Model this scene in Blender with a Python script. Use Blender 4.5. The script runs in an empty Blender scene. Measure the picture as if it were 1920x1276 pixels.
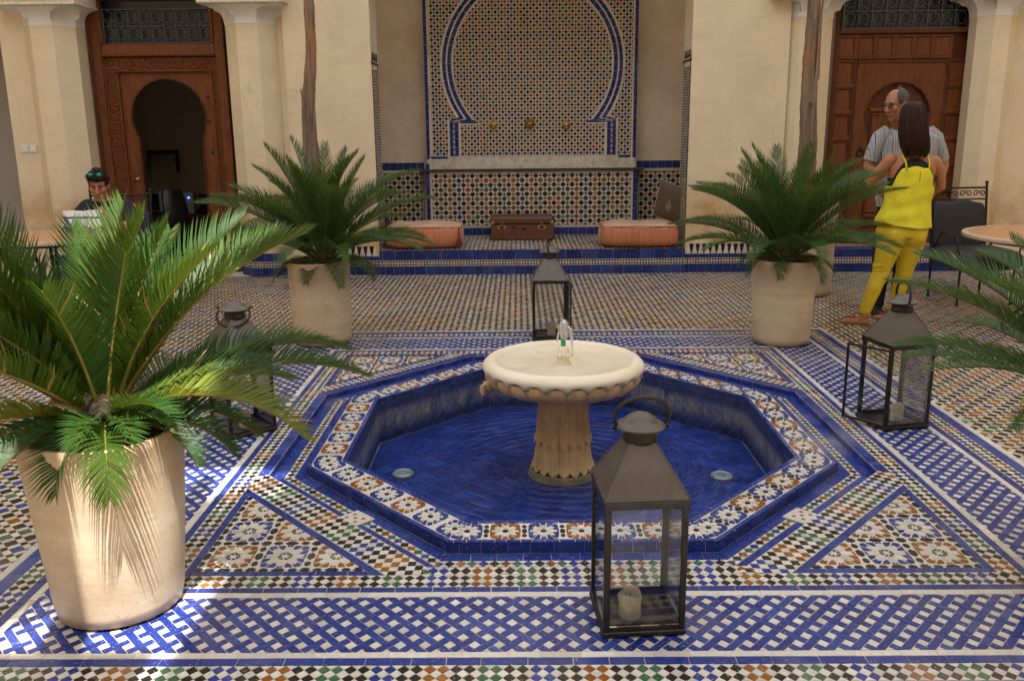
import bpy, bmesh, math, random
from math import sin, cos, pi, sqrt, radians, atan2, hypot, exp
from mathutils import Vector, Matrix

R = random.Random(11)
sc = bpy.context.scene
COL = sc.collection

# ------------------------------------------------------------------ camera
CAM = Vector((-0.2348, -4.4886, 1.55))
PITCH, YAW, ROLL, FPX = 0.2355, 0.0093, -0.0098, 1676.9
cam_d = bpy.data.cameras.new("camera")
cam_d.sensor_fit = 'HORIZONTAL'
cam_d.sensor_width = 36.0
cam_d.lens = 36.0 * FPX / 1920.0
cam_d.clip_start = 0.05
cam_d.clip_end = 400.0
cam = bpy.data.objects.new("camera", cam_d)
COL.objects.link(cam)


def cam_axis(u, v, d):
    u, v = cos(ROLL) * u - sin(ROLL) * v, sin(ROLL) * u + cos(ROLL) * v
    y = cos(PITCH) * d + sin(PITCH) * v
    z = -sin(PITCH) * d + cos(PITCH) * v
    return Vector((cos(YAW) * u - sin(YAW) * y, sin(YAW) * u + cos(YAW) * y, z))


rx, ry, rz = cam_axis(1, 0, 0), cam_axis(0, 1, 0), cam_axis(0, 0, -1)
cam.matrix_world = Matrix(((rx.x, ry.x, rz.x, CAM.x), (rx.y, ry.y, rz.y, CAM.y), (rx.z, ry.z, rz.z, CAM.z), (0, 0, 0, 1)))
sc.camera = cam

# ------------------------------------------------------------------ world, sun, exposure
SUN_EL = radians(66.0)
TRAVEL = Vector((-0.26, 0.966))           # horizontal direction in which the sunlight travels
world = bpy.data.worlds.new("World")
sc.world = world
world.use_nodes = True
wn, wl = world.node_tree.nodes, world.node_tree.links
sky = wn.new("ShaderNodeTexSky")
sky.sky_type = 'NISHITA'
sky.sun_disc = False
sky.sun_elevation = SUN_EL
# the sky's sun azimuth is measured clockwise from +Y
sky.sun_rotation = atan2(-TRAVEL.x, -TRAVEL.y)
wn["Background"].inputs[1].default_value = 0.15
wl.new(sky.outputs[0], wn["Background"].inputs[0])
sun_d = bpy.data.lights.new("sun", 'SUN')
sun_d.energy = 3.4
sun_d.angle = radians(0.5)
sun_d.color = (1.0, 0.955, 0.88)
sun = bpy.data.objects.new("sun", sun_d)
COL.objects.link(sun)
sd = Vector((TRAVEL.x * cos(SUN_EL), TRAVEL.y * cos(SUN_EL), -sin(SUN_EL)))
sun.rotation_euler = sd.to_track_quat('-Z', 'Y').to_euler()
sun.location = (0, -6, 14)
sc.view_settings.view_transform = 'Standard'
sc.view_settings.look = 'None'
sc.view_settings.gamma = 1.0
sc.view_settings.use_curve_mapping = False
sc.view_settings.exposure = 1.75
sc.render.engine = 'CYCLES'
sc.cycles.use_denoising = True
sc.cycles.max_bounces = 10
sc.cycles.diffuse_bounces = 5
sc.cycles.glossy_bounces = 4
sc.cycles.transmission_bounces = 6
sc.cycles.transparent_max_bounces = 24
sc.cycles.caustics_reflective = False
sc.cycles.caustics_refractive = False
sc.cycles.sample_clamp_indirect = 6.0


# ------------------------------------------------------------------ materials
def new_mat(name):
    m = bpy.data.materials.new(name)
    m.use_nodes = True
    nt = m.node_tree
    return m, nt, nt.nodes["Principled BSDF"], nt.nodes["Material Output"]


def nd(nt, typ, **kw):
    n = nt.nodes.new(typ)
    for k, v in kw.items():
        if k.startswith("i_"):
            key = k[2:]
            n.inputs[int(key) if key.isdigit() else key].default_value = v
        else:
            setattr(n, k, v)
    return n


def ramp(nt, src, stops):
    r = nt.nodes.new("ShaderNodeValToRGB")
    el = r.color_ramp.elements
    while len(el) < len(stops):
        el.new(0.5)
    for e, (p, c) in zip(el, stops):
        e.position = p
        e.color = (c, c, c, 1) if isinstance(c, (int, float)) else (*c, 1)
    nt.links.new(src, r.inputs[0])
    return r.outputs[0]


def mixc(nt, fac, a, b, blend='MIX'):
    m = nt.nodes.new("ShaderNodeMix")
    m.data_type = 'RGBA'
    m.blend_type = blend
    for sock, val in ((0, fac), (6, a), (7, b)):
        if hasattr(val, "is_linked"):
            nt.links.new(val, m.inputs[sock])
        elif sock == 0:
            m.inputs[0].default_value = val
        else:
            m.inputs[sock].default_value = (*val, 1)
    return m.outputs[2]


def noise(nt, scale, detail=4, rough=0.55, coord='Object', sx=(1, 1, 1), out=0):
    tc = nt.nodes.new("ShaderNodeTexCoord")
    mp = nt.nodes.new("ShaderNodeMapping")
    mp.inputs[3].default_value = sx
    n = nd(nt, "ShaderNodeTexNoise", i_Scale=scale, i_Detail=detail, i_Roughness=rough)
    nt.links.new(tc.outputs[coord], mp.inputs[0])
    nt.links.new(mp.outputs[0], n.inputs[0])
    return n.outputs[out]


def geo_pos_noise(nt, scale, detail=4, rough=0.55, sx=(1, 1, 1)):
    g = nt.nodes.new("ShaderNodeNewGeometry")
    mp = nt.nodes.new("ShaderNodeMapping")
    mp.inputs[3].default_value = sx
    n = nd(nt, "ShaderNodeTexNoise", i_Scale=scale, i_Detail=detail, i_Roughness=rough)
    nt.links.new(g.outputs['Position'], mp.inputs[0])
    nt.links.new(mp.outputs[0], n.inputs[0])
    return n.outputs[0]


def bump(nt, bs, h, strength=0.2, dist=0.01):
    b = nd(nt, "ShaderNodeBump", i_Strength=strength, i_Distance=dist)
    nt.links.new(h, b.inputs['Height'])
    nt.links.new(b.outputs[0], bs.inputs['Normal'])


def sc3(c, k):
    return tuple(min(1.0, x * k) for x in c)


def island_rand(nt):
    g = nt.nodes.new("ShaderNodeNewGeometry")
    o = nt.nodes.new("ShaderNodeObjectInfo")
    a = nd(nt, "ShaderNodeMath", operation='ADD')
    nt.links.new(g.outputs['Random Per Island'], a.inputs[0])
    nt.links.new(o.outputs['Random'], a.inputs[1])
    f = nd(nt, "ShaderNodeMath", operation='FRACT')
    nt.links.new(a.outputs[0], f.inputs[0])
    return f.outputs[0]


def pm(name, base, rough=0.6, var=0.15, scale=8.0, bmp=0.15, bscale=60.0, metal=0.0, sx=(1, 1, 1), spec=0.5, isl=0.0, bdist=0.004):
    m, nt, bs, out = new_mat(name)
    n1 = noise(nt, scale, 5, 0.6, sx=sx)
    c = mixc(nt, ramp(nt, n1, [(0.3, 0.0), (0.7, 1.0)]), sc3(base, 1 - var), sc3(base, 1 + var))
    if isl:
        c = mixc(nt, island_rand(nt), c, c)
        r = island_rand(nt)
        v = ramp(nt, r, [(0, 1 - isl), (1, 1.0)])
        c = mixc(nt, 1.0, c, v, 'MULTIPLY')
    nt.links.new(c, bs.inputs['Base Color'])
    bs.inputs['Roughness'].default_value = rough
    bs.inputs['Metallic'].default_value = metal
    bs.inputs['Specular IOR Level'].default_value = spec
    if bmp:
        bump(nt, bs, noise(nt, bscale, 4, 0.6, sx=sx), bmp, bdist)
    return m


BISCUIT = (0.60, 0.46, 0.34)


def glaze(name, base, hi=None, rough=0.22, chip=0.66, dusty=True):
    """hand-made glazed zellige: every piece its own tone, worn edges, a few chips down to the biscuit"""
    m, nt, bs, out = new_mat(name)
    r = island_rand(nt)
    hi = hi or sc3(base, 1.45)
    c = mixc(nt, ramp(nt, r, [(0, 0.0), (0.75, 0.35), (1, 1.0)]), base, hi)
    hm = nd(nt, "ShaderNodeMath", operation='MULTIPLY')
    hm.inputs[1].default_value = 7.31
    nt.links.new(r, hm.inputs[0])
    hf = nd(nt, "ShaderNodeMath", operation='FRACT')
    nt.links.new(hm.outputs[0], hf.inputs[0])
    c = mixc(nt, 1.0, c, ramp(nt, hf.outputs[0], [(0.0, 0.72), (0.35, 0.95), (1.0, 1.0)]), 'MULTIPLY')
    n = geo_pos_noise(nt, 55, 3)
    c = mixc(nt, ramp(nt, n, [(0.35, 0.0), (0.75, 0.45)]), c, sc3(base, 0.62))
    rough_src = None
    if dusty:
        # paths worn dull by feet: patches of dust on the floor
        nz = geo_pos_noise(nt, 1.15, 4, 0.6)
        d = ramp(nt, nz, [(0.55, 0.0), (0.74, 0.34)])
        c = mixc(nt, d, c, (0.50, 0.44, 0.37))
        rough_src = ramp(nt, nz, [(0.45, rough), (0.7, 0.5)])
    ch = geo_pos_noise(nt, 130, 2, 0.7)
    chips = ramp(nt, ch, [(chip, 0.0), (chip + 0.03, 1.0)])
    c = mixc(nt, chips, c, BISCUIT)
    nt.links.new(c, bs.inputs['Base Color'])
    if rough_src is not None:
        nt.links.new(rough_src, bs.inputs['Roughness'])
    else:
        bs.inputs['Roughness'].default_value = rough
    bs.inputs['Specular IOR Level'].default_value = 0.2
    bump(nt, bs, geo_pos_noise(nt, 26, 3), 0.12, 0.004)
    return m


G = {
    'blue': glaze("glaze_blue", (0.015, 0.036, 0.235), (0.045, 0.085, 0.34)),
    'white': glaze("glaze_white", (0.66, 0.63, 0.575), (0.78, 0.755, 0.71), chip=0.72),
    'black': glaze("glaze_black", (0.012, 0.011, 0.012), (0.035, 0.030, 0.030)),
    'ochre': glaze("glaze_ochre", (0.26, 0.088, 0.012), (0.37, 0.145, 0.024)),
    'cream': glaze("glaze_cream", (0.60, 0.525, 0.41), (0.72, 0.65, 0.53), chip=0.72),
    'green': glaze("glaze_green", (0.035, 0.115, 0.055), (0.09, 0.23, 0.13)),
    'wblue': glaze("wall_glaze_blue", (0.014, 0.030, 0.17), (0.04, 0.07, 0.26), dusty=False),
    'wwhite': glaze("wall_glaze_white", (0.74, 0.67, 0.555), (0.82, 0.77, 0.68), chip=0.74, dusty=False),
    'wblack': glaze("wall_glaze_black", (0.018, 0.016, 0.017), (0.04, 0.035, 0.034), dusty=False),
    'wochre': glaze("wall_glaze_ochre", (0.26, 0.090, 0.014), (0.37, 0.15, 0.03), dusty=False),
    'wgreen': glaze("wall_glaze_green", (0.03, 0.095, 0.05), (0.07, 0.19, 0.11), dusty=False),
}
GLIST = list(G.keys())
GIDX = {k: i for i, k in enumerate(GLIST)}
GMATS = [G[k] for k in GLIST]
M = {}
M['grout'] = pm("grout", (0.60, 0.52, 0.44), 0.9, 0.2, 12, 0.2, 150)
M['pool_grout'] = pm("pool_grout", (0.26, 0.28, 0.34), 0.9, 0.3, 12, 0.2, 150)
M['pooltile'] = glaze("pool_glaze", (0.011, 0.040, 0.25), (0.04, 0.095, 0.42), rough=0.25, dusty=False, chip=0.75)


def lime_glaze():
    m, nt, bs, out = new_mat("limescaled_glaze")
    r = island_rand(nt)
    c = mixc(nt, r, (0.012, 0.022, 0.105), (0.025, 0.05, 0.19))
    st = geo_pos_noise(nt, 9, 6, 0.75, (3, 3, 0.45))
    g = nt.nodes.new("ShaderNodeNewGeometry")
    sep = nt.nodes.new("ShaderNodeSeparateXYZ")
    nt.links.new(g.outputs['Position'], sep.inputs[0])
    mr = nd(nt, "ShaderNodeMapRange", i_1=-0.20, i_2=-0.06)
    nt.links.new(sep.outputs[2], mr.inputs[0])
    bell = ramp(nt, mr.outputs[0], [(0.0, 0.15), (0.45, 1.0), (0.75, 0.9), (1.0, 0.1)])
    s2 = ramp(nt, st, [(0.36, 0.05), (0.62, 0.85)])
    f = mixc(nt, 1.0, s2, bell, 'MULTIPLY')
    c = mixc(nt, f, c, (0.30, 0.29, 0.28))
    nt.links.new(c, bs.inputs['Base Color'])
    bs.inputs['Roughness'].default_value = 0.35
    bump(nt, bs, st, 0.2, 0.003)
    return m


M['lime'] = lime_glaze()


def plaster(name, base, stain=True, blot=0.12):
    m, nt, bs, out = new_mat(name)
    n1 = geo_pos_noise(nt, 2.2, 6, 0.6)
    c = mixc(nt, ramp(nt, n1, [(0.3, 0.0), (0.7, 1.0)]), sc3(base, 1 - blot), sc3(base, 1 + blot))
    n2 = geo_pos_noise(nt, 14, 5, 0.7, (1, 1, 0.35))
    c = mixc(nt, ramp(nt, n2, [(0.5, 0.0), (0.9, 0.30)]), c, sc3(base, 0.72))
    if stain:
        g = nt.nodes.new("ShaderNodeNewGeometry")
        sep = nt.nodes.new("ShaderNodeSeparateXYZ")
        nt.links.new(g.outputs['Position'], sep.inputs[0])
        wob = geo_pos_noise(nt, 3.0, 4)
        ad = nd(nt, "ShaderNodeMath", operation='MULTIPLY_ADD')
        nt.links.new(wob, ad.inputs[0])
        ad.inputs[1].default_value = 0.7
        nt.links.new(sep.outputs[2], ad.inputs[2])
        f = ramp(nt, ad.outputs[0], [(0.0, 0.25), (1.0, 0.0)])
        mr = nd(nt, "ShaderNodeMapRange", i_1=1.05, i_2=1.40, i_3=0.95, i_4=0.0)
        nt.links.new(ad.outputs[0], mr.inputs[0])
        sp = geo_pos_noise(nt, 2.4, 5, 0.65)
        f2 = mixc(nt, 1.0, ramp(nt, sp, [(0.4, 0.15), (0.65, 1.0)]), mr.outputs[0], 'MULTIPLY')
        c = mixc(nt, f2, c, (0.50, 0.29, 0.11))
    nt.links.new(c, bs.inputs['Base Color'])
    bs.inputs['Roughness'].default_value = 0.78
    bs.inputs['Specular IOR Level'].default_value = 0.3
    # hairline cracks and trowel sweeps
    vv = nd(nt, "ShaderNodeTexVoronoi", i_Scale=2.3, feature='DISTANCE_TO_EDGE')
    g2 = nt.nodes.new("ShaderNodeNewGeometry")
    wv = nd(nt, "ShaderNodeTexNoise", i_Scale=3.0, i_Detail=5.0)
    nt.links.new(g2.outputs['Position'], wv.inputs[0])
    av = nd(nt, "ShaderNodeVectorMath", operation='MULTIPLY_ADD')
    nt.links.new(wv.outputs[1], av.inputs[0])
    av.inputs[1].default_value = (0.5, 0.5, 0.5)
    nt.links.new(g2.outputs['Position'], av.inputs[2])
    nt.links.new(av.outputs[0], vv.inputs[0])
    ck = mixc(nt, 1.0, ramp(nt, vv.outputs[0], [(0.0, 0.55), (0.006, 0.0)]), ramp(nt, geo_pos_noise(nt, 1.3, 2), [(0.5, 0.0), (0.6, 1.0)]), 'MULTIPLY')
    c2 = mixc(nt, ck, c, sc3(base, 0.45))
    tw = geo_pos_noise(nt, 5.0, 4, 0.6, (1.0, 1.0, 4.0))
    c2 = mixc(nt, ramp(nt, tw, [(0.45, 0.0), (0.75, 0.16)]), c2, sc3(base, 1.25))
    nt.links.new(c2, bs.inputs['Base Color'])
    bump(nt, bs, geo_pos_noise(nt, 30, 5, 0.65), 0.12, 0.006)
    return m


M['plaster'] = plaster("plaster", (0.755, 0.64, 0.455), blot=0.07)
M['plaster_grey'] = plaster("niche_plaster", (0.70, 0.58, 0.44), stain=True, blot=0.16)
M['plaster_white'] = plaster("white_plaster", (0.80, 0.78, 0.75), stain=False, blot=0.05)
M['plaster_room'] = plaster("room_plaster", (0.66, 0.60, 0.53), stain=False, blot=0.08)
M['marble'] = pm("marble_slab", (0.62, 0.57, 0.50), 0.35, 0.08, 10, 0.05, 60)


def wood(name, base, dark):
    m, nt, bs, out = new_mat(name)
    n = noise(nt, 5.0, 6, 0.65, sx=(14, 14, 1.2))
    c = mixc(nt, ramp(nt, n, [(0.32, 0.0), (0.68, 1.0)]), dark, base)
    r = island_rand(nt)
    c = mixc(nt, 1.0, c, ramp(nt, r, [(0, 0.78), (1, 1.0)]), 'MULTIPLY')
    nt.links.new(c, bs.inputs['Base Color'])
    bs.inputs['Roughness'].default_value = 0.45
    bs.inputs['Specular IOR Level'].default_value = 0.22
    bump(nt, bs, n, 0.12, 0.003)
    return m


M['wood'] = wood("cedar", (0.235, 0.078, 0.027), (0.105, 0.032, 0.012))
M['wood_dark'] = wood("dark_cedar", (0.145, 0.045, 0.016), (0.062, 0.019, 0.009))


def carved_wood():
    m, nt, bs, out = new_mat("carved_cedar")
    n = noise(nt, 5.0, 6, 0.65, sx=(12, 12, 1.2))
    c = mixc(nt, ramp(nt, n, [(0.32, 0.0), (0.68, 1.0)]), (0.105, 0.031, 0.011), (0.225, 0.072, 0.024))
    tc = nt.nodes.new("ShaderNodeTexCoord")
    v = nd(nt, "ShaderNodeTexVoronoi", i_Scale=26.0, feature='DISTANCE_TO_EDGE')
    nt.links.new(tc.outputs['Object'], v.inputs[0])
    nt.links.new(c, bs.inputs['Base Color'])
    bs.inputs['Roughness'].default_value = 0.5
    bs.inputs['Specular IOR Level'].default_value = 0.22
    w = nd(nt, "ShaderNodeTexWave", wave_type='RINGS', i_Scale=9.0, i_Distortion=6.0)
    nt.links.new(tc.outputs['Object'], w.inputs[0])
    a = nd(nt, "ShaderNodeMath", operation='ADD')
    nt.links.new(ramp(nt, v.outputs[0], [(0.0, 0.0), (0.12, 1.0)]), a.inputs[0])
    nt.links.new(w.outputs[0], a.inputs[1])
    bump(nt, bs, a.outputs[0], 0.8, 0.008)
    return m


M['carved'] = carved_wood()
M['iron'] = pm("wrought_iron", (0.022, 0.021, 0.022), 0.45, 0.3, 30, 0.2, 120, metal=0.6)
M['grille_iron'] = pm("grille_iron", (0.10, 0.11, 0.12), 0.5, 0.3, 30, 0.2, 120, metal=0.3)
M['lantern'] = pm("lantern_iron", (0.105, 0.092, 0.082), 0.42, 0.28, 9, 0.12, 40, metal=0.35)
M['lantern_dark'] = pm("lantern_iron_edge", (0.030, 0.026, 0.024), 0.4, 0.35, 20, 0.15, 60, metal=0.5)
M['brass'] = pm("brass", (0.42, 0.27, 0.075), 0.38, 0.25, 40, 0.1, 80, metal=0.9)
M['wax'] = pm("wax", (0.84, 0.77, 0.60), 0.5, 0.06, 20, 0.1, 60)
M['leather'] = pm("suitcase_leather", (0.115, 0.042, 0.022), 0.42, 0.35, 20, 0.3, 160)
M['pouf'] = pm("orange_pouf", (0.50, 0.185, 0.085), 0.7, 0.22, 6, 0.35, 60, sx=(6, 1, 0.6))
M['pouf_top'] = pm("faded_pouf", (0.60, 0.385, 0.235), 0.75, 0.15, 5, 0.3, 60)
M['kilim'] = pm("brown_kilim", (0.115, 0.078, 0.050), 0.9, 0.2, 30, 0.4, 260)
M['kilim_dark'] = pm("dark_kilim", (0.035, 0.030, 0.030), 0.9, 0.2, 30, 0.4, 260)
M['cream_thread'] = pm("cream_thread", (0.62, 0.54, 0.42), 0.9, 0.1, 20, 0.2, 200)
M['maroon'] = pm("maroon_tassel", (0.16, 0.012, 0.016), 0.8, 0.2, 40, 0.3, 200)
M['black_cloth'] = pm("black_upholstery", (0.020, 0.020, 0.023), 0.62, 0.2, 12, 0.2, 200)
M['table_top'] = pm("terracotta_top", (0.52, 0.27, 0.13), 0.5, 0.15, 16, 0.15, 60)
M['table_rim'] = pm("pale_mosaic_rim", (0.60, 0.48, 0.36), 0.45, 0.15, 30, 0.15, 60)
M['plastic_white'] = pm("white_plastic", (0.74, 0.72, 0.67), 0.35, 0.03, 10, 0.0)
M['plastic_grey'] = pm("grey_plastic", (0.38, 0.40, 0.42), 0.4, 0.05, 10, 0.0)
M['plastic_black'] = pm("black_plastic", (0.012, 0.012, 0.014), 0.3, 0.2, 10, 0.0)
M['paper'] = pm("paper", (0.78, 0.78, 0.78), 0.7, 0.03, 10, 0.0)
M['soil'] = pm("soil", (0.05, 0.035, 0.022), 0.95, 0.4, 40, 0.6, 60, bdist=0.02)
M['skin_m'] = pm("skin_tanned", (0.36, 0.16, 0.085), 0.5, 0.12, 14, 0.06, 120)
M['skin_w'] = pm("skin_warm", (0.40, 0.165, 0.075), 0.45, 0.08, 14, 0.05, 120)
M['skin_s'] = pm("skin_ruddy", (0.40, 0.17, 0.105), 0.5, 0.14, 18, 0.06, 120)
M['hair_brown'] = pm("brown_hair", (0.034, 0.015, 0.009), 0.5, 0.6, 8, 0.5, 40, sx=(30, 30, 1.0))
M['hair_dark'] = pm("dark_hair", (0.012, 0.009, 0.008), 0.42, 0.4, 30, 0.5, 90)
M['hair_brown'].node_tree.nodes['Principled BSDF'].inputs['Specular IOR Level'].default_value = 0.18
M['hair_dark'].node_tree.nodes['Principled BSDF'].inputs['Specular IOR Level'].default_value = 0.15
M['hair_grey'] = pm("grey_hair", (0.055, 0.050, 0.047), 0.6, 0.4, 60, 0.5, 160)
M['yellow_top'] = pm("yellow_linen", (0.72, 0.64, 0.022), 0.8, 0.12, 24, 0.35, 70, sx=(1, 1, 5))
M['yellow_jeans'] = pm("yellow_denim", (0.66, 0.49, 0.020), 0.75, 0.10, 12, 0.25, 90)
M['black_fabric'] = pm("black_fabric", (0.010, 0.010, 0.011), 0.85, 0.2, 20, 0.2, 120)
M['navy_fabric'] = pm("navy_fabric", (0.010, 0.010, 0.020), 0.85, 0.2, 14, 0.25, 90)
M['sandal'] = pm("sandal_leather", (0.30, 0.14, 0.06), 0.5, 0.1, 20, 0.1, 80)
M['red_bead'] = pm("red_bead", (0.45, 0.02, 0.02), 0.3, 0.05, 10, 0.0)
M['lens_dark'] = pm("spectacle_frame", (0.01, 0.01, 0.01), 0.25, 0.0, 10, 0.0)


def mirror_lens():
    m, nt, bs, out = new_mat("mirrored_lens")
    n = noise(nt, 14, 2)
    c = mixc(nt, ramp(nt, n, [(0.35, 0.0), (0.65, 1.0)]), (0.02, 0.45, 0.35), (0.05, 0.35, 0.75))
    nt.links.new(c, bs.inputs['Base Color'])
    bs.inputs['Metallic'].default_value = 0.8
    bs.inputs['Roughness'].default_value = 0.12
    return m


M['mirror_lens'] = mirror_lens()


def striped_shirt():
    m, nt, bs, out = new_mat("striped_shirt")
    tc = nt.nodes.new("ShaderNodeTexCoord")
    sep = nt.nodes.new("ShaderNodeSeparateXYZ")
    nt.links.new(tc.outputs['Object'], sep.inputs[0])
    dis = noise(nt, 7, 2)
    a = nd(nt, "ShaderNodeMath", operation='MULTIPLY_ADD')
    nt.links.new(dis, a.inputs[0])
    a.inputs[1].default_value = 0.03
    nt.links.new(sep.outputs[0], a.inputs[2])
    mul = nd(nt, "ShaderNodeMath", operation='MULTIPLY')
    mul.inputs[1].default_value = 1 / 0.062
    nt.links.new(a.outputs[0], mul.inputs[0])
    fr = nd(nt, "ShaderNodeMath", operation='FRACT')
    nt.links.new(mul.outputs[0], fr.inputs[0])
    r = nt.nodes.new("ShaderNodeValToRGB")
    r.color_ramp.interpolation = 'CONSTANT'
    st = [(0, (0.36, 0.38, 0.41)), (0.20, (0.05, 0.07, 0.16)), (0.29, (0.36, 0.38, 0.41)), (0.48, (0.34, 0.21, 0.13)),
          (0.56, (0.36, 0.38, 0.41)), (0.73, (0.15, 0.20, 0.18)), (0.80, (0.36, 0.38, 0.41)), (0.94, (0.18, 0.22, 0.32))]
    el = r.color_ramp.elements
    while len(el) < len(st):
        el.new(0.5)
    for e, (p, c) in zip(el, st):
        e.position = p
        e.color = (*c, 1)
    nt.links.new(fr.outputs[0], r.inputs[0])
    nt.links.new(r.outputs[0], bs.inputs['Base Color'])
    bs.inputs['Roughness'].default_value = 0.85
    bump(nt, bs, noise(nt, 22, 3), 0.4, 0.01)
    return m


M['shirt'] = striped_shirt()


def brochure_mat():
    m, nt, bs, out = new_mat("brochure_print")
    tc = nt.nodes.new("ShaderNodeTexCoord")
    w = nd(nt, "ShaderNodeTexWave", wave_type='RINGS', i_Scale=4.0, i_Distortion=1.5)
    nt.links.new(tc.outputs['Object'], w.inputs[0])
    f = ramp(nt, w.outputs[0], [(0.86, 0.0), (0.90, 1.0)])
    c = mixc(nt, f, (0.80, 0.80, 0.80), (0.03, 0.05, 0.30))
    nt.links.new(c, bs.inputs['Base Color'])
    bs.inputs['Roughness'].default_value = 0.6
    return m


M['brochure'] = brochure_mat()


def glass_mat():
    """thin old window glass: mostly clear, dusty, mirror-like at grazing angles"""
    m, nt, bs, out = new_mat("lantern_glass")
    tr = nd(nt, "ShaderNodeBsdfTransparent")
    tr.inputs[0].default_value = (0.97, 0.98, 0.98, 1)
    gl = nd(nt, "ShaderNodeBsdfGlossy", i_Roughness=0.03)
    gl.inputs[0].default_value = (0.95, 0.97, 1.0, 1)
    fr = nd(nt, "ShaderNodeFresnel", i_IOR=1.5)
    ad = nd(nt, "ShaderNodeMath", operation='MULTIPLY_ADD')
    nt.links.new(fr.outputs[0], ad.inputs[0])
    ad.inputs[1].default_value = 0.9
    ad.inputs[2].default_value = 0.0
    mx = nt.nodes.new("ShaderNodeMixShader")
    nt.links.new(ad.outputs[0], mx.inputs[0])
    nt.links.new(tr.outputs[0], mx.inputs[1])
    nt.links.new(gl.outputs[0], mx.inputs[2])
    df = nd(nt, "ShaderNodeBsdfDiffuse")
    df.inputs[0].default_value = (0.55, 0.52, 0.46, 1)
    mx2 = nt.nodes.new("ShaderNodeMixShader")
    dust = ramp(nt, noise(nt, 9, 5, 0.7), [(0.5, 0.0), (0.85, 0.035)])
    nt.links.new(dust, mx2.inputs[0])
    nt.links.new(mx.outputs[0], mx2.inputs[1])
    nt.links.new(df.outputs[0], mx2.inputs[2])
    nt.links.new(mx2.outputs[0], out.inputs[0])
    return m


M['glass'] = glass_mat()


def water_mat(name, tint, ripple, rscale, refl=1.0):
    m, nt, bs, out = new_mat(name)
    tr = nd(nt, "ShaderNodeBsdfTransparent")
    tr.inputs[0].default_value = (*tint, 1)
    gl = nd(nt, "ShaderNodeBsdfGlossy", i_Roughness=0.02)
    fr = nd(nt, "ShaderNodeFresnel", i_IOR=1.33)
    mx = nt.nodes.new("ShaderNodeMixShader")
    b = nd(nt, "ShaderNodeBump", i_Strength=ripple, i_Distance=0.02)
    tc = nt.nodes.new("ShaderNodeTexCoord")
    w = nd(nt, "ShaderNodeTexWave", wave_type='RINGS', rings_direction='SPHERICAL', i_Scale=rscale, i_Distortion=5.0, i_Detail=3.0)
    w.inputs['Detail Scale'].default_value = 1.4
    nt.links.new(tc.outputs['Object'], w.inputs[0])
    a = nd(nt, "ShaderNodeMath", operation='ADD')
    nt.links.new(w.outputs[1], a.inputs[0])
    nt.links.new(noise(nt, 22, 4), a.inputs[1])
    nt.links.new(a.outputs[0], b.inputs['Height'])
    for n in (gl, fr):
        nt.links.new(b.outputs[0], n.inputs['Normal'])
    fm = nd(nt, "ShaderNodeMath", operation='MULTIPLY')
    fm.inputs[1].default_value = refl
    nt.links.new(fr.outputs[0], fm.inputs[0])
    nt.links.new(fm.outputs[0], mx.inputs[0])
    nt.links.new(tr.outputs[0], mx.inputs[1])
    nt.links.new(gl.outputs[0], mx.inputs[2])
    nt.links.new(mx.outputs[0], out.inputs[0])
    return m


M['water'] = water_mat("pool_water", (0.86, 0.92, 0.98), 0.28, 5.0)
M['bowl_water'] = water_mat("bowl_water", (1.0, 0.99, 0.96), 0.16, 9.0, 0.35)


def jet_mat():
    m, nt, bs, out = new_mat("water_jet")
    tr = nd(nt, "ShaderNodeBsdfTransparent")
    df = nd(nt, "ShaderNodeBsdfDiffuse")
    df.inputs[0].default_value = (0.85, 0.87, 0.9, 1)
    gl = nd(nt, "ShaderNodeBsdfGlossy", i_Roughness=0.08)
    m1 = nt.nodes.new("ShaderNodeMixShader")
    m1.inputs[0].default_value = 0.4
    nt.links.new(df.outputs[0], m1.inputs[1])
    nt.links.new(gl.outputs[0], m1.inputs[2])
    m2 = nt.nodes.new("ShaderNodeMixShader")
    nt.links.new(ramp(nt, noise(nt, 45, 4, 0.7, sx=(1, 1, 0.4)), [(0.35, 0.2), (0.65, 0.85)]), m2.inputs[0])
    nt.links.new(tr.outputs[0], m2.inputs[1])
    nt.links.new(m1.outputs[0], m2.inputs[2])
    nt.links.new(m2.outputs[0], out.inputs[0])
    return m


M['jet'] = jet_mat()


def stone_mat():
    """cream marble, browned and stained where the water runs: foot and underside"""
    m, nt, bs, out = new_mat("fountain_stone")
    n = noise(nt, 6, 6, 0.6)
    c = mixc(nt, ramp(nt, n, [(0.3, 0), (0.7, 1)]), (0.78, 0.69, 0.53), (0.84, 0.775, 0.65))
    v = noise(nt, 3.2, 6, 0.75, sx=(1, 1, 3))
    c = mixc(nt, ramp(nt, v, [(0.52, 0.0), (0.7, 0.35)]), c, (0.55, 0.38, 0.20))
    nt.links.new(c, bs.inputs['Base Color'])
    bs.inputs['Roughness'].default_value = 0.38
    bump(nt, bs, noise(nt, 50, 4), 0.08, 0.003)
    return m


M['stone'] = stone_mat()
M['stone_stained'] = pm("stained_stone", (0.55, 0.39, 0.215), 0.36, 0.26, 10, 0.15, 50, sx=(1, 1, 0.5))


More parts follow.
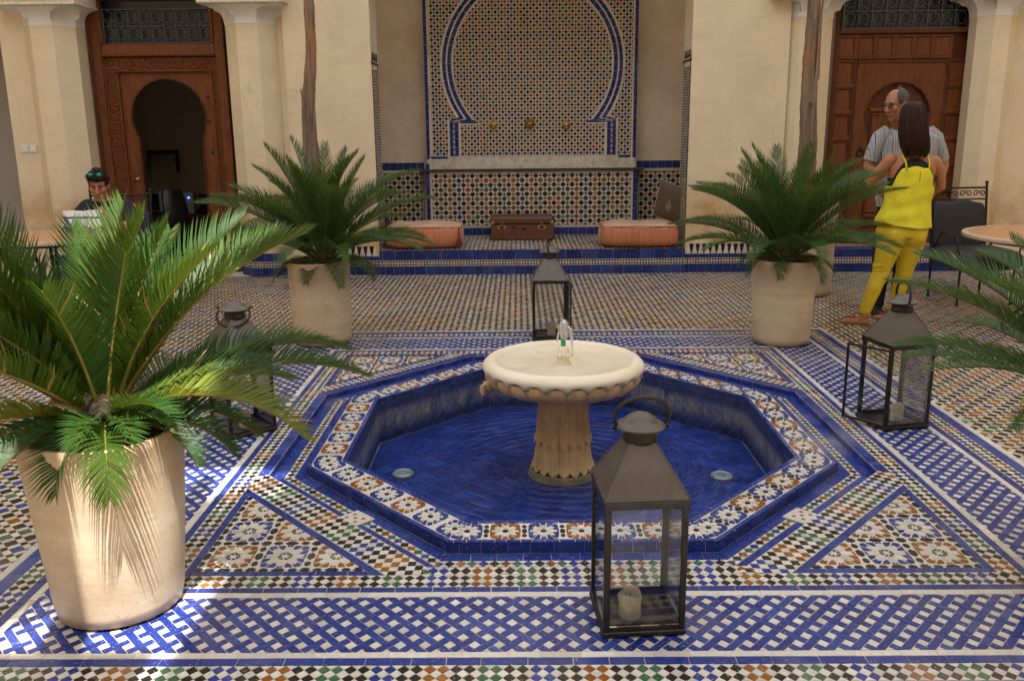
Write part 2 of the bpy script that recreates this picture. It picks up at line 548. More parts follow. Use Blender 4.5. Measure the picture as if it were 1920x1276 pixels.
def pot_mat():
    m, nt, bs, out = new_mat("pot_glaze")
    tc = nt.nodes.new("ShaderNodeTexCoord")
    band = noise(nt, 2.6, 3, 0.6, sx=(0.25, 0.25, 4.0))
    c = mixc(nt, ramp(nt, band, [(0.35, 0.0), (0.6, 1.0)]), (0.62, 0.495, 0.34), (0.70, 0.60, 0.45))
    blot = noise(nt, 5, 5, 0.65)
    c = mixc(nt, ramp(nt, blot, [(0.48, 0.0), (0.74, 0.5)]), c, (0.46, 0.31, 0.17))
    sep = nt.nodes.new("ShaderNodeSeparateXYZ")
    nt.links.new(tc.outputs['Object'], sep.inputs[0])
    top = nd(nt, "ShaderNodeMapRange", i_1=0.36, i_2=0.62, i_3=0.0, i_4=0.6)  # shade under the fronds painted in: upper pot browner towards the rim
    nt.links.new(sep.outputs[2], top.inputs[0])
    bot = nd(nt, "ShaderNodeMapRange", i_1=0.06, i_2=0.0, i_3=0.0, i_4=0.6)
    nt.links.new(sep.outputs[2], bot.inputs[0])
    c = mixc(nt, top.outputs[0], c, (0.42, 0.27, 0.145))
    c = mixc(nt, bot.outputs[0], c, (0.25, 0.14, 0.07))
    vor = nd(nt, "ShaderNodeTexVoronoi", i_Scale=26.0, feature='DISTANCE_TO_EDGE')
    mp = nt.nodes.new("ShaderNodeMapping")
    mp.inputs[3].default_value = (1, 1, 1.6)
    dist = noise(nt, 9, 3, out=1)
    addv = nd(nt, "ShaderNodeVectorMath", operation='MULTIPLY_ADD')
    nt.links.new(dist, addv.inputs[0])
    addv.inputs[1].default_value = (0.06, 0.06, 0.06)
    nt.links.new(tc.outputs['Object'], addv.inputs[2])
    nt.links.new(addv.outputs[0], mp.inputs[0])
    nt.links.new(mp.outputs[0], vor.inputs[0])
    crack = ramp(nt, vor.outputs[0], [(0.0, 0.42), (0.022, 0.0)])
    c = mixc(nt, crack, c, (0.30, 0.17, 0.08))
    nt.links.new(c, bs.inputs['Base Color'])
    bs.inputs['Roughness'].default_value = 0.42
    bump(nt, bs, noise(nt, 16, 4, sx=(1, 1, 3)), 0.15, 0.006)
    return m


M['pot'] = pot_mat()


def leaf_mat(name, base, trans, rough=0.45):
    m, nt, bs, out = new_mat(name)
    r = island_rand(nt)
    c = mixc(nt, r, sc3(base, 0.7), sc3(base, 1.35))
    nt.links.new(c, bs.inputs['Base Color'])
    bs.inputs['Roughness'].default_value = rough
    bs.inputs['Specular IOR Level'].default_value = 0.2
    t = nd(nt, "ShaderNodeBsdfTranslucent")
    t.inputs[0].default_value = (*trans, 1)
    mx = nt.nodes.new("ShaderNodeMixShader")
    mx.inputs[0].default_value = 0.24
    nt.links.new(bs.outputs[0], mx.inputs[1])
    nt.links.new(t.outputs[0], mx.inputs[2])
    nt.links.new(mx.outputs[0], out.inputs[0])
    return m


M['leaf'] = leaf_mat("cycad_leaf", (0.042, 0.096, 0.028), (0.13, 0.20, 0.02))
M['leaf_near'] = leaf_mat("cycad_leaf_near", (0.030, 0.078, 0.015), (0.12, 0.185, 0.012))
M['leaf_young'] = leaf_mat("cycad_leaf_young", (0.044, 0.092, 0.012), (0.17, 0.215, 0.012))
M['leaf_sunlit_yellow'] = leaf_mat("cycad_leaf_sunlit_yellow", (0.13, 0.17, 0.02), (0.34, 0.33, 0.02))  # yellow fronds, with sunlight also put into the lighter colour
M['rachis'] = pm("rachis", (0.20, 0.17, 0.03), 0.5, 0.2, 20, 0.0)
M['rachis_dark'] = pm("rachis_dark", (0.07, 0.085, 0.025), 0.5, 0.2, 20, 0.0)
M['caudex'] = pm("caudex", (0.060, 0.040, 0.024), 0.95, 0.5, 30, 0.8, 50, bdist=0.02)
M['dead_leaf'] = pm("dead_leaf", (0.30, 0.20, 0.075), 0.7, 0.2, 20, 0.2, 60)


def bark():
    m, nt, bs, out = new_mat("palm_bark")
    n = noise(nt, 4, 7, 0.7, sx=(9, 9, 0.7))
    c = mixc(nt, ramp(nt, n, [(0.3, 0), (0.62, 1)]), (0.075, 0.052, 0.035), (0.30, 0.21, 0.145))
    n2 = noise(nt, 2.4, 4, sx=(2, 2, 0.8))
    c = mixc(nt, ramp(nt, n2, [(0.50, 0), (0.62, 0.9)]), c, (0.36, 0.175, 0.080))
    nt.links.new(c, bs.inputs['Base Color'])
    bs.inputs['Roughness'].default_value = 0.9
    bump(nt, bs, n, 0.7, 0.02)
    return m


M['bark'] = bark()


def canvas_mat():  # translucent cloth of the added overhead sheets
    m, nt, bs, out = new_mat("added_awning_canvas")
    df = nd(nt, "ShaderNodeBsdfDiffuse")
    df.inputs[0].default_value = (0.72, 0.71, 0.69, 1)
    t = nd(nt, "ShaderNodeBsdfTranslucent")
    t.inputs[0].default_value = (0.70, 0.685, 0.66, 1)
    mx = nt.nodes.new("ShaderNodeMixShader")
    mx.inputs[0].default_value = 0.45
    nt.links.new(df.outputs[0], mx.inputs[1])
    nt.links.new(t.outputs[0], mx.inputs[2])
    nt.links.new(mx.outputs[0], out.inputs[0])
    return m


M['canvas'] = canvas_mat()
M['green_jet'] = pm("green_plastic", (0.02, 0.36, 0.14), 0.4, 0.05, 10, 0.0)
M['glass_dark'] = pm("dark_pane", (0.004, 0.006, 0.010), 0.12, 0.1, 4, 0.0)
M['led'] = pm("led", (0.05, 0.1, 0.9), 0.3, 0.0, 4, 0.0)
_b = M['led'].node_tree.nodes["Principled BSDF"]
_b.inputs['Emission Color'].default_value = (0.1, 0.2, 1.0, 1)
_b.inputs['Emission Strength'].default_value = 2.0


# ------------------------------------------------------------------ geometry helpers
class MB:
    """collects shapes; build() links them as ONE mesh object"""

    def __init__(s):
        s.v, s.f, s.m = [], [], []

    def add(s, vs, fs, m=0, M_=None):
        o = len(s.v)
        if M_ is not None:
            vs = [M_ @ Vector(v) for v in vs]
        s.v.extend(tuple(v) for v in vs)
        for i, f in enumerate(fs):
            s.f.append(tuple(o + k for k in f))
            s.m.append(m[i] if isinstance(m, (list, tuple)) else m)
        return s

    def box(s, x0, x1, y0, y1, z0, z1, m=0, bev=0.0, M_=None):
        if bev <= 0:
            vs = [(x0, y0, z0), (x1, y0, z0), (x1, y1, z0), (x0, y1, z0), (x0, y0, z1), (x1, y0, z1), (x1, y1, z1), (x0, y1, z1)]
            fs = [(0, 3, 2, 1), (4, 5, 6, 7), (0, 1, 5, 4), (1, 2, 6, 5), (2, 3, 7, 6), (3, 0, 4, 7)]
            return s.add(vs, fs, m, M_)
        b = min(bev, (x1 - x0) * 0.45, (y1 - y0) * 0.45, (z1 - z0) * 0.45)
        vs, idx = [], {}
        for ix, x in enumerate((x0, x1)):
            for iy, y in enumerate((y0, y1)):
                for iz, z in enumerate((z0, z1)):
                    px, py, pz = x + b * (1 - 2 * ix), y + b * (1 - 2 * iy), z + b * (1 - 2 * iz)
                    for ax, p in enumerate(((x, py, pz), (px, y, pz), (px, py, z))):
                        idx[(ix, iy, iz, ax)] = len(vs)
                        vs.append(p)
        fs = []
        for k in (0, 1):
            fs.append([idx[(k, a, c, 0)] for a, c in ((0, 0), (0, 1), (1, 1), (1, 0))][:: 1 if k == 0 else -1])
            fs.append([idx[(a, k, c, 1)] for a, c in ((0, 0), (1, 0), (1, 1), (0, 1))][:: 1 if k == 0 else -1])
            fs.append([idx[(a, c, k, 2)] for a, c in ((0, 0), (0, 1), (1, 1), (1, 0))][:: 1 if k == 0 else -1])
        for a in (0, 1):
            for c in (0, 1):
                fs.append((idx[(0, a, c, 1)], idx[(1, a, c, 1)], idx[(1, a, c, 2)], idx[(0, a, c, 2)]))
                fs.append((idx[(a, 0, c, 0)], idx[(a, 1, c, 0)], idx[(a, 1, c, 2)], idx[(a, 0, c, 2)]))
                fs.append((idx[(a, c, 0, 0)], idx[(a, c, 1, 0)], idx[(a, c, 1, 1)], idx[(a, c, 0, 1)]))
                for d in (0, 1):
                    fs.append((idx[(a, c, d, 0)], idx[(a, c, d, 1)], idx[(a, c, d, 2)]))
        return s.add(vs, fs, m, M_)

    def loft(s, rings, m=0, cap0=True, cap1=True, closed=True, M_=None):
        n = len(rings[0])
        vs = [p for r in rings for p in r]
        fs = []
        for i in range(len(rings) - 1):
            for j in range(n if closed else n - 1):
                k = (j + 1) % n
                fs.append((i * n + j, i * n + k, (i + 1) * n + k, (i + 1) * n + j))
        if cap0:
            fs.append(tuple(range(n - 1, -1, -1)))
        if cap1:
            fs.append(tuple((len(rings) - 1) * n + j for j in range(n)))
        return s.add(vs, fs, m, M_)

    def lathe(s, prof, n=32, c=(0, 0, 0), m=0, cap0=True, cap1=True, M_=None, fn=None):
        rings = []
        for r, z in prof:
            ring = []
            for j in range(n):
                a = 2 * pi * j / n
                rr, zz = fn(a, r, z) if fn else (r, z)
                ring.append((c[0] + rr * cos(a), c[1] + rr * sin(a), c[2] + zz))
            rings.append(ring)
        return s.loft(rings, m, cap0, cap1, M_=M_)

    def tube(s, pts, r, n=6, m=0, closed=False, M_=None, flat=1.0):
        pts = [Vector(p) for p in pts]
        N = len(pts)
        rings = []
        ref = None
        for i, p in enumerate(pts):
            a = pts[(i - 1) % N] if (closed or i > 0) else p
            b = pts[(i + 1) % N] if (closed or i < N - 1) else p
            t = (b - a).normalized() if (b - a).length > 1e-9 else Vector((0, 0, 1))
            if ref is None:
                ref = Vector((0, 0, 1)) if abs(t.z) < 0.9 else Vector((1, 0, 0))
            ref = (ref - t * ref.dot(t))
            ref = ref.normalized() if ref.length > 1e-6 else t.orthogonal().normalized()
            bn = t.cross(ref)
            rad = r[i] if isinstance(r, (list, tuple)) else r
            rings.append([p + ref * (rad * cos(2 * pi * j / n)) + bn * (rad * flat * sin(2 * pi * j / n)) for j in range(n)])
        if closed:
            rings.append(rings[0])
        return s.loft(rings, m, not closed, not closed, M_=M_)

    def prism(s, poly, p0, U, V, Nn, d0, d1, m=0):
        """polygon (u,v) extruded between depths d0 and d1 along Nn"""
        p0, U, V, Nn = Vector(p0), Vector(U), Vector(V), Vector(Nn)
        n = len(poly)
        vs = [p0 + U * u + V * v + Nn * d0 for u, v in poly] + [p0 + U * u + V * v + Nn * d1 for u, v in poly]
        fs = [tuple(range(n - 1, -1, -1)), tuple(range(n, 2 * n))]
        fs += [(j, (j + 1) % n, n + (j + 1) % n, n + j) for j in range(n)]
        return s.add(vs, fs, m)

    def strip(s, A, B, p0, U, V, Nn, d0, d1, m=0):
        """plate between two outlines of equal length (for arches): faces, both sides and rims"""
        p0, U, V, Nn = Vector(p0), Vector(U), Vector(V), Vector(Nn)
        n = len(A)
        P = lambda q, d: p0 + U * q[0] + V * q[1] + Nn * d
        vs = [P(q, d1) for q in A] + [P(q, d1) for q in B] + [P(q, d0) for q in A] + [P(q, d0) for q in B]
        fs = []
        for j in range(n - 1):
            fs.append((j, j + 1, n + j + 1, n + j))
            fs.append((2 * n + j, 3 * n + j, 3 * n + j + 1, 2 * n + j + 1))
            fs.append((j, 2 * n + j, 2 * n + j + 1, j + 1))
            fs.append((n + j, n + j + 1, 3 * n + j + 1, 3 * n + j))
        return s.add(vs, fs, m)

    def mesh(s, name, mats, smooth=None):
        me = bpy.data.meshes.new(name)
        me.from_pydata(s.v, [], s.f)
        for mm in (mats if isinstance(mats, (list, tuple)) else [mats]):
            me.materials.append(mm)
        if s.m and max(s.m) > 0:
            me.polygons.foreach_set("material_index", s.m)
        bm = bmesh.new()
        bm.from_mesh(me)
        bmesh.ops.recalc_face_normals(bm, faces=bm.faces)
        bm.to_mesh(me)
        bm.free()
        if smooth is not None:
            me.shade_smooth()
            if smooth < 180:
                me.set_sharp_from_angle(angle=radians(smooth))
        return me

    def build(s, name, mats, parent=None, smooth=None, loc=(0, 0, 0), rot=(0, 0, 0), up=False):
        if up:
            me = s.mesh(name, mats, smooth)
            if sum(p.normal.z for p in me.polygons) < 0:
                me.flip_normals()
            return link(name, me, parent, loc, rot)
        return link(name, s.mesh(name, mats, smooth), parent, loc, rot)


def link(name, me, parent=None, loc=(0, 0, 0), rot=(0, 0, 0)):
    o = bpy.data.objects.new(name, me)
    o.location = loc
    o.rotation_euler = rot
    o.parent = parent
    COL.objects.link(o)
    return o


def tag(o, label, cat, group=None):
    o['label'] = label
    o['category'] = cat
    if group:
        o['group'] = group
    return o


def thing(name, label, cat, loc=(0, 0, 0), rz=0.0, group=None):
    o = bpy.data.objects.new(name, None)
    o.empty_display_size = 0.1
    o.location = loc
    o.rotation_euler = (0, 0, rz)
    COL.objects.link(o)
    return tag(o, label, cat, group)


def kids(o):
    return [c for c in COL.objects if c.parent == o]


def dup(o, label, loc, rz, group=None, parent=None):
    c = o.copy()
    COL.objects.link(c)
    c.parent = parent
    if parent is None:
        c.location = loc
        c.rotation_euler = (0, 0, rz)
        c['label'] = label
    for k in kids(o):
        dup(k, None, None, None, None, c)
    return c


def structure(o):
    o['kind'] = 'structure'
    return o


# ------------------------------------------------------------------ mosaic engine
def clip_poly(poly, reg):
    """clip a polygon to a convex counter-clockwise region"""
    out = poly
    n = len(reg)
    for i in range(n):
        ax, ay = reg[i]
        bx, by = reg[(i + 1) % n]
        ex, ey = bx - ax, by - ay
        inp, out = out, []
        if not inp:
            return []
        px, py = inp[-1]
        pd = ex * (py - ay) - ey * (px - ax)
        for qx, qy in inp:
            qd = ex * (qy - ay) - ey * (qx - ax)
            if qd >= 0:
                if pd < 0:
                    t = pd / (pd - qd)
                    out.append((px + (qx - px) * t, py + (qy - py) * t))
                out.append((qx, qy))
            elif pd >= 0:
                t = pd / (pd - qd)
                out.append((px + (qx - px) * t, py + (qy - py) * t))
            px, py, pd = qx, qy, qd
    return out


def area(poly):
    return 0.5 * sum(poly[i - 1][0] * poly[i][1] - poly[i][0] * poly[i - 1][1] for i in range(len(poly)))


def clean(poly, eps=2e-4):
    out = []
    for p in poly:
        if not out or hypot(p[0] - out[-1][0], p[1] - out[-1][1]) > eps:
            out.append(p)
    while len(out) > 2 and hypot(out[0][0] - out[-1][0], out[0][1] - out[-1][1]) < eps:
        out.pop()
    return out


def shrink(poly, d):
    """inset a convex polygon; concave ones are scaled about their middle"""
    n = len(poly)
    conv = True
    for i in range(n):
        ax, ay = poly[i - 1]
        bx, by = poly[i]
        cx, cy = poly[(i + 1) % n]
        if (bx - ax) * (cy - by) - (by - ay) * (cx - bx) < -1e-9:
            conv = False
            break
    if conv:
        out = []
        for i in range(n):
            ax, ay = poly[i - 1]
            bx, by = poly[i]
            cx, cy = poly[(i + 1) % n]
            l1, l2 = hypot(bx - ax, by - ay), hypot(cx - bx, cy - by)
            n1 = (-(by - ay) / l1, (bx - ax) / l1)
            n2 = (-(cy - by) / l2, (cx - bx) / l2)
            k = 1 + n1[0] * n2[0] + n1[1] * n2[1]
            if k < 0.25:
                k = 0.25
            out.append((bx + d * (n1[0] + n2[0]) / k, by + d * (n1[1] + n2[1]) / k))
        if area(out) > 1e-7 and area(out) < area(poly):
            return out
    mx = sum(p[0] for p in poly) / n
    my = sum(p[1] for p in poly) / n
    rad = max(hypot(p[0] - mx, p[1] - my) for p in poly)
    k = max(0.5, 1 - 1.6 * d / rad)
    return [(mx + (x - mx) * k, my + (y - my) * k) for x, y in poly]


class Mosaic:
    """pieces given as 2-D polygons on a plane p0 + u U + v V, standing h proud along N"""

    def __init__(s, p0, U, V, N, joint=0.0013, h=0.004, jit=0.0007):
        s.p0, s.U, s.V, s.N = Vector(p0), Vector(U), Vector(V), Vector(N)
        s.joint, s.h, s.jit = joint, h, jit
        s.wob = 0.0006
        s.t = []

    def add(s, poly, mat, reg=None, xf=None, lift=0.0):
        # lift: extra height; negative numbers stand for a wider joint
        if area(poly) < 0:
            poly = poly[::-1]
        if xf:
            poly = [xf(*p) for p in poly]
            if area(poly) < 0:
                poly = poly[::-1]
        if reg is not None:
            poly = clip_poly(poly, reg)
        if len(poly) < 3:
            return
        poly = clean(poly)
        if len(poly) < 3 or area(poly) < 8e-6:
            return
        s.t.append((poly, mat, lift))

    def piece(s, poly, mat, lift):
        q = shrink(poly, s.joint if lift >= 0 else -lift)
        q = [(x + R.uniform(-1, 1) * s.wob, y + R.uniform(-1, 1) * s.wob) for x, y in q]
        lift = max(0.0, lift)
        n = len(q)
        mx = sum(p[0] for p in q) / n
        my = sum(p[1] for p in q) / n
        tx, ty = R.uniform(-1, 1), R.uniform(-1, 1)
        rad = max(hypot(p[0] - mx, p[1] - my) for p in q) or 1
        hh = s.h + lift + R.uniform(-1, 1) * s.jit * 0.6
        c = s.p0 + s.U * mx + s.V * my
        top = [s.U * (x - mx) + s.V * (y - my) + s.N * (hh + s.jit * (tx * (x - mx) + ty * (y - my)) / rad) for x, y in q]
        bot = [s.U * (x - mx) + s.V * (y - my) for x, y in q]
        return c, top, bot, n

    def build(s, parent, n_single=300, name="tile", rest_name=None, score=None):
        items = list(s.t)
        singles = []
        if n_single:
            def sco(it):
                mx = sum(p[0] for p in it[0]) / len(it[0])
                my = sum(p[1] for p in it[0]) / len(it[0])
                w = s.p0 + s.U * mx + s.V * my + parent.location
                if not in_view(w):
                    return 0
                d = w - CAM
                return abs(area(it[0])) * abs(d.normalized().dot(s.N)) / d.length_squared
            items.sort(key=sco, reverse=True)
            singles, items = items[:n_single], items[n_single:]
        for poly, mat, lift in singles:
            c, top, bot, n = s.piece(poly, mat, lift)
            me = bpy.data.meshes.new(name)
            me.from_pydata([tuple(p) for p in top + bot], [], [tuple(range(n))] + [(j, n + j, n + (j + 1) % n, (j + 1) % n) for j in range(n)])
            me.materials.append(G.get(mat) or M[mat])
            link(name, me, parent, c)
        if items:
            vs, fs, ms = [], [], []
            extra = {}
            for poly, mat, lift in items:
                c, top, bot, n = s.piece(poly, mat, lift)
                o = len(vs)
                vs.extend(tuple(c + p) for p in top)
                vs.extend(tuple(c + p) for p in bot)
                fs.append(tuple(range(o, o + n)))
                fs.extend((o + j, o + n + j, o + n + (j + 1) % n, o + (j + 1) % n) for j in range(n))
                k = GIDX.get(mat)
                if k is None:
                    k = extra.setdefault(mat, len(GMATS) + len(extra))
                ms.extend([k] * (n + 1))
            me = bpy.data.meshes.new(rest_name or "small_tiles")
            me.from_pydata(vs, [], fs)
            for mm in GMATS:
                me.materials.append(mm)
            for k in extra:
                me.materials.append(M[k])
            me.polygons.foreach_set("material_index", ms)
            me.update()
            o = link(rest_name or "small_tiles", me, parent)
            o['kind'] = 'stuff'
        return s


FWD = cam_axis(0, 0, 1)


def in_view(w, mar=1.03):
    d = w - CAM
    z = d.dot(FWD)
    if z < 0.05:
        return False
    return abs(d.dot(rx) / z) < mar * 960 / FPX and abs(d.dot(ry) / z) < mar * 638 / FPX


# --- patterns; each works in strip coordinates: s along, t across (0..w)
RUN = ['black', 'ochre', 'black', 'green', 'black', 'blue']


def pat_checker(mo, s0, s1, w, rows, xf, reg, d=None, ph=0, pre=''):
    """rows of lozenges standing on their points, white between, colours in runs of two"""
    d = d or w / rows
    i = int(s0 / d) - 1
    while i * d < s1 + d:
        for r in range(rows):
            cx, cy = i * d, (r + 0.5) * w / rows
            hx, hy = d / 2, w / rows / 2
            col = RUN[((i + ph) // 2) % 6]
            mo.add([(cx - hx, cy), (cx, cy - hy), (cx + hx, cy), (cx, cy + hy)], pre + col, reg, xf)
            if r > 0 or True:
                cy2 = r * w / rows
                wx = cx + hx
                lo, hi = (cy2 - hy if r > 0 else cy2), cy2 + hy
                if r == 0:
                    mo.add([(wx - hx, cy2), (wx + hx, cy2), (wx, hi)], pre + 'white', reg, xf)
                else:
                    mo.add([(wx - hx, cy2), (wx, lo), (wx + hx, cy2), (wx, hi)], pre + 'white', reg, xf)
        wx = i * d + d / 2
        mo.add([(wx - d / 2, w), (wx, w - w / rows / 2), (wx + d / 2, w)], pre + 'white', reg, xf)
        i += 1


def pat_line(mo, s0, s1, w, L, xf, reg, mat, off=0.0):
    x = s0 - L * R.random()
    while x < s1:
        l = L * R.uniform(0.8, 1.2)
        mo.add([(x, 0), (x + l, 0), (x + l, w), (x, w)], mat, reg, xf)
        x += l


def pat_weave(mo, s0, s1, w, p, b, xf, reg):
    """basket weave of blue bars laid on the diagonal with white square eyes"""
    q = sqrt(0.5)
    span = int((abs(s1 - s0) + w) / p) + 4
    c0 = (s0 + s1) / 2
    for i in range(-span, span + 1):
        for j in range(-span, span + 1):
            ca, cb = i * p, j * p
            X, Y = (ca + cb) * q, (ca - cb) * q + w / 2
            if abs(X) > (s1 - s0) / 2 + p * 1.5 or Y < -p * 1.5 or Y > w + p * 1.5:
                continue
            L = (2 * p - b) / 2
            if (i + j) % 2 == 0:
                rect = [(ca - L, cb - b / 2), (ca + L, cb - b / 2), (ca + L, cb + b / 2), (ca - L, cb + b / 2)]
            else:
                rect = [(ca - b / 2, cb - L), (ca + b / 2, cb - L), (ca + b / 2, cb + L), (ca - b / 2, cb + L)]
            mo.add([((a + c) * q + c0, (a - c) * q + w / 2) for a, c in rect], 'blue', reg, xf, -0.0015)
            h = (p - b) / 2
            ea, eb = ca + p / 2, cb + p / 2
            sq = [(ea - h, eb - h), (ea + h, eb - h), (ea + h, eb + h), (ea - h, eb + h)]
            mo.add([((a + c) * q + c0, (a - c) * q + w / 2) for a, c in sq], 'white', reg, xf, -0.0011)


def star_cell(mo, cx, cy, hx, hy, col, reg, xf=None, pre='', white=True, big=True):
    """one eight-pointed rosette: black eye, white petals, coloured ring, black lattice round it"""
    def P(pts, mat):
        mo.add([(cx + x * hx, cy + y * hy) for x, y in pts], mat, reg, xf)

    def rotp(pts, a):
        c, s_ = cos(a), sin(a)
        return [(x * c - y * s_, x * s_ + y * c) for x, y in pts]
    k8 = [i * pi / 4 for i in range(8)]
    if big:
        for a in k8:
            P(rotp([(0.09, 0.0), (0.30, -0.115), (0.24, 0.0), (0.30, 0.115)], a + pi / 8), pre + 'black')
    else:
        P([(0.20 * cos(i * pi / 8) * (1 if i % 2 == 0 else 0.74), 0.20 * sin(i * pi / 8) * (1 if i % 2 == 0 else 0.74)) for i in range(16)], pre + 'black')
    for a in k8:
        P(rotp([(0.21, 0.0), (0.34, -0.12), (0.50, -0.15), (0.73, 0.0), (0.50, 0.15), (0.34, 0.12)], a), pre + 'white')
    # coloured ring: sixteen kites out to the edge of the cell
    limx, limy = 0.83, (0.83 if big else 0.975)

    def edge(a):
        c, s_ = abs(cos(a)), abs(sin(a))
        return min(limx / c if c > 1e-6 else 9, limy / s_ if s_ > 1e-6 else 9, 1.12)
    for q in range(16):
        a = q * pi / 8
        h = pi / 16
        r0, rm = (0.77, 0.68) if q % 2 == 0 else (0.47, 0.66)
        e0, e1, e2 = edge(a - h), edge(a), edge(a + h)
        pts = [(r0, a), (rm, a - h), (e0, a - h), (e1 * (1.0 if q % 2 else 0.97), a), (e2, a + h), (rm, a + h)]
        if r0 > e1 - 0.05:
            continue
        mo.add([(cx + r_ * cos(t) * hx, cy + r_ * sin(t) * hy) for r_, t in pts], pre + col, reg, xf, -0.0033)
    seen = mo.__dict__.setdefault('seen', set())

    def once(x, y):
        key = (round((cx + x * hx) / hx * 4), round((cy + y * hy) / hy * 4), round(hx * 1e4), xf.__hash__() if xf and not big else 0)
        if key in seen:
            return False
        seen.add(key)
        return True
    for a in ((0, pi / 2, pi, 3 * pi / 2) if big else (0, pi)):
        if once(cos(a), sin(a)):
            for y0, l, wd in ((0.0, 0.29, 0.15), (0.54, 0.20, 0.13), (-0.54, 0.20, 0.13)):
                P(rotp([(1 - wd, y0 - l * 0.45), (1, y0 - l), (1 + wd, y0 - l * 0.45), (1 + wd, y0 + l * 0.45), (1, y0 + l), (1 - wd, y0 + l * 0.45)], a), pre + 'black')
    if big:
        for x, y in ((1, 1), (1, -1), (-1, 1), (-1, -1)):
            if once(x, y):
                P([(x + (0.24 if q % 2 == 0 else 0.16) * cos(q * pi / 8), y + (0.24 if q % 2 == 0 else 0.16) * sin(q * pi / 8)) for q in range(16)], pre + 'black')


def pat_field(mo, reg, x0, x1, y0, y1, w=0.0455, n=0.0265, xf=None):
    """diagonal net: big coloured squares, small dark ones, white bars between"""
    q = sqrt(0.5)
    P = w + n
    span = int((abs(x1 - x0) + abs(y1 - y0)) / P) + 4
    a0 = ((x0 + x1) / 2 + (y0 + y1) / 2) * q
    b0 = ((x0 + x1) / 2 - (y0 + y1) / 2) * q
    I0, J0 = int(a0 / P), int(b0 / P)
    pal = ['ochre', 'ochre', 'blue', 'ochre', 'green', 'ochre']
    for i in range(I0 - span, I0 + span):
        for j in range(J0 - span, J0 + span):
            a, b = i * P, j * P
            X, Y = (a + b) * q, (a - b) * q
            if X < x0 - P or X > x1 + P or Y < y0 - P or Y > y1 + P:
                continue
            m = max(abs((i % 14) - 7), abs((j % 14) - 7))
            if j % 2:
                big = 'black'
            else:
                big = pal[(m + (i // 14) + (j // 14) * 2) % 6]
            small = big if (j % 2 == 0 and m % 2 == 0) else 'black'
            for (u, v, du, dv, mat) in ((a, b, w, w, big), (a + w, b, n, w, 'cream'), (a, b + w, w, n, 'cream'), (a + w, b + w, n, n, small)):
                sq = [(u, v), (u + du, v), (u + du, v + dv), (u, v + dv)]
                mo.add([((s_ + t) * q, (s_ - t) * q) for s_, t in sq], mat, reg, xf)


def wall_field(mo, reg, x0, x1, z0, z1, d, motif, pre='w', ok=None):
    """wall zellige: upright net of coloured and black squares on their points, white lozenges between"""
    a = d * 0.645
    c = d * 0.345
    i0, i1 = int((x0) / d) - 2, int((x1) / d) + 2
    j0, j1 = int((z0) / d) - 2, int((z1) / d) + 2
    for i in range(i0, i1):
        for j in range(j0, j1):
            X, Z = i * d, j * d
            if X < x0 - d or X > x1 + d or Z < z0 - d or Z > z1 + d or (ok and not ok(X, Z)):
                continue
            if i % 2 == 0 and j % 2 == 0:
                col = motif(i // 2, j // 2)
                mo.add([(X - a, Z), (X, Z - a), (X + a, Z), (X, Z + a)], pre + col, reg)
            elif i % 2 and j % 2:
                mo.add([(X - a, Z), (X, Z - a), (X + a, Z), (X, Z + a)], pre + 'black', reg)
            else:
                col = 'black'
                if R.random() < 0.5:
                    col = 'ochre'
                mo.add([(X - c, Z), (X, Z - c), (X + c, Z), (X, Z + c)], pre + col, reg)
            # white bar on the way to the next black / coloured square
            if (i + j) % 2 == 0:
                for sx in (1, -1):
                    mx, mz = X + sx * d / 2, Z + d / 2
                    ux, uz = sx * sqrt(0.5), sqrt(0.5)
                    vx, vz = -uz * sx, ux * sx
                    hw, hl = d * 0.225, d * 0.42
                    pts = [(-hw, -hl), (hw, -hl), (hw, hl), (-hw, hl)]
                    poly = [(mx + ux * p_ + vx * q_, mz + uz * p_ + vz * q_) for p_, q_ in pts]
                    mo.add(poly, pre + 'white', reg)


# ------------------------------------------------------------------ the courtyard floor
SY, OY = 1.095, -0.005                    # the square round the pool is a little longer than wide
T8 = math.tan(pi / 8)


def sqw(u, v):
    return (u, v * SY + OY)


def ring_side(k):
    """frame of side k (0 front, 1 right, 2 back, 3 left) of the square: s along, t outward"""
    a = k * pi / 2
    c, s_ = cos(a), sin(a)
    return lambda s, t: sqw(s * c + t * s_, s * s_ - t * c)


def oct_side(k):
    a = k * pi / 4
    c, s_ = cos(a), sin(a)
    return lambda s, t: sqw(s * c + t * s_, s * s_ - t * c)


def ccw(poly):
    return poly if area(poly) > 0 else poly[::-1]


UX, UY, UZ = Vector((1, 0, 0)), Vector((0, 1, 0)), Vector((0, 0, 1))
SQ_IN, SQ_OUT = 1.43, 2.115               # apothem of the channel kerb, outer edge of the frame
TOP = 0.0
BED = -0.0020

# bedding sheets: the outer floor and the tiled frame round the pool
mb = MB()
o4 = [sqw(-SQ_OUT, -SQ_OUT), sqw(SQ_OUT, -SQ_OUT), sqw(SQ_OUT, SQ_OUT), sqw(-SQ_OUT, SQ_OUT)]
big = [(-7.5, -7.6), (7.5, -7.6), (7.5, 9.4), (-7.5, 9.4)]
mb.add([(*p, BED) for p in big + o4], [(i, (i + 1) % 4, 4 + (i + 1) % 4, 4 + i) for i in range(4)])
floor = structure(mb.build("floor", M['grout']))
OCT = lambda r: [sqw(r * cos(a), r * sin(a)) for a in [(-pi / 2 - pi / 8) + i * pi / 4 for i in range(8)]]


def octr(ap):
    return OCT(ap / cos(pi / 8))


mb = MB()
oo = octr(1.395)
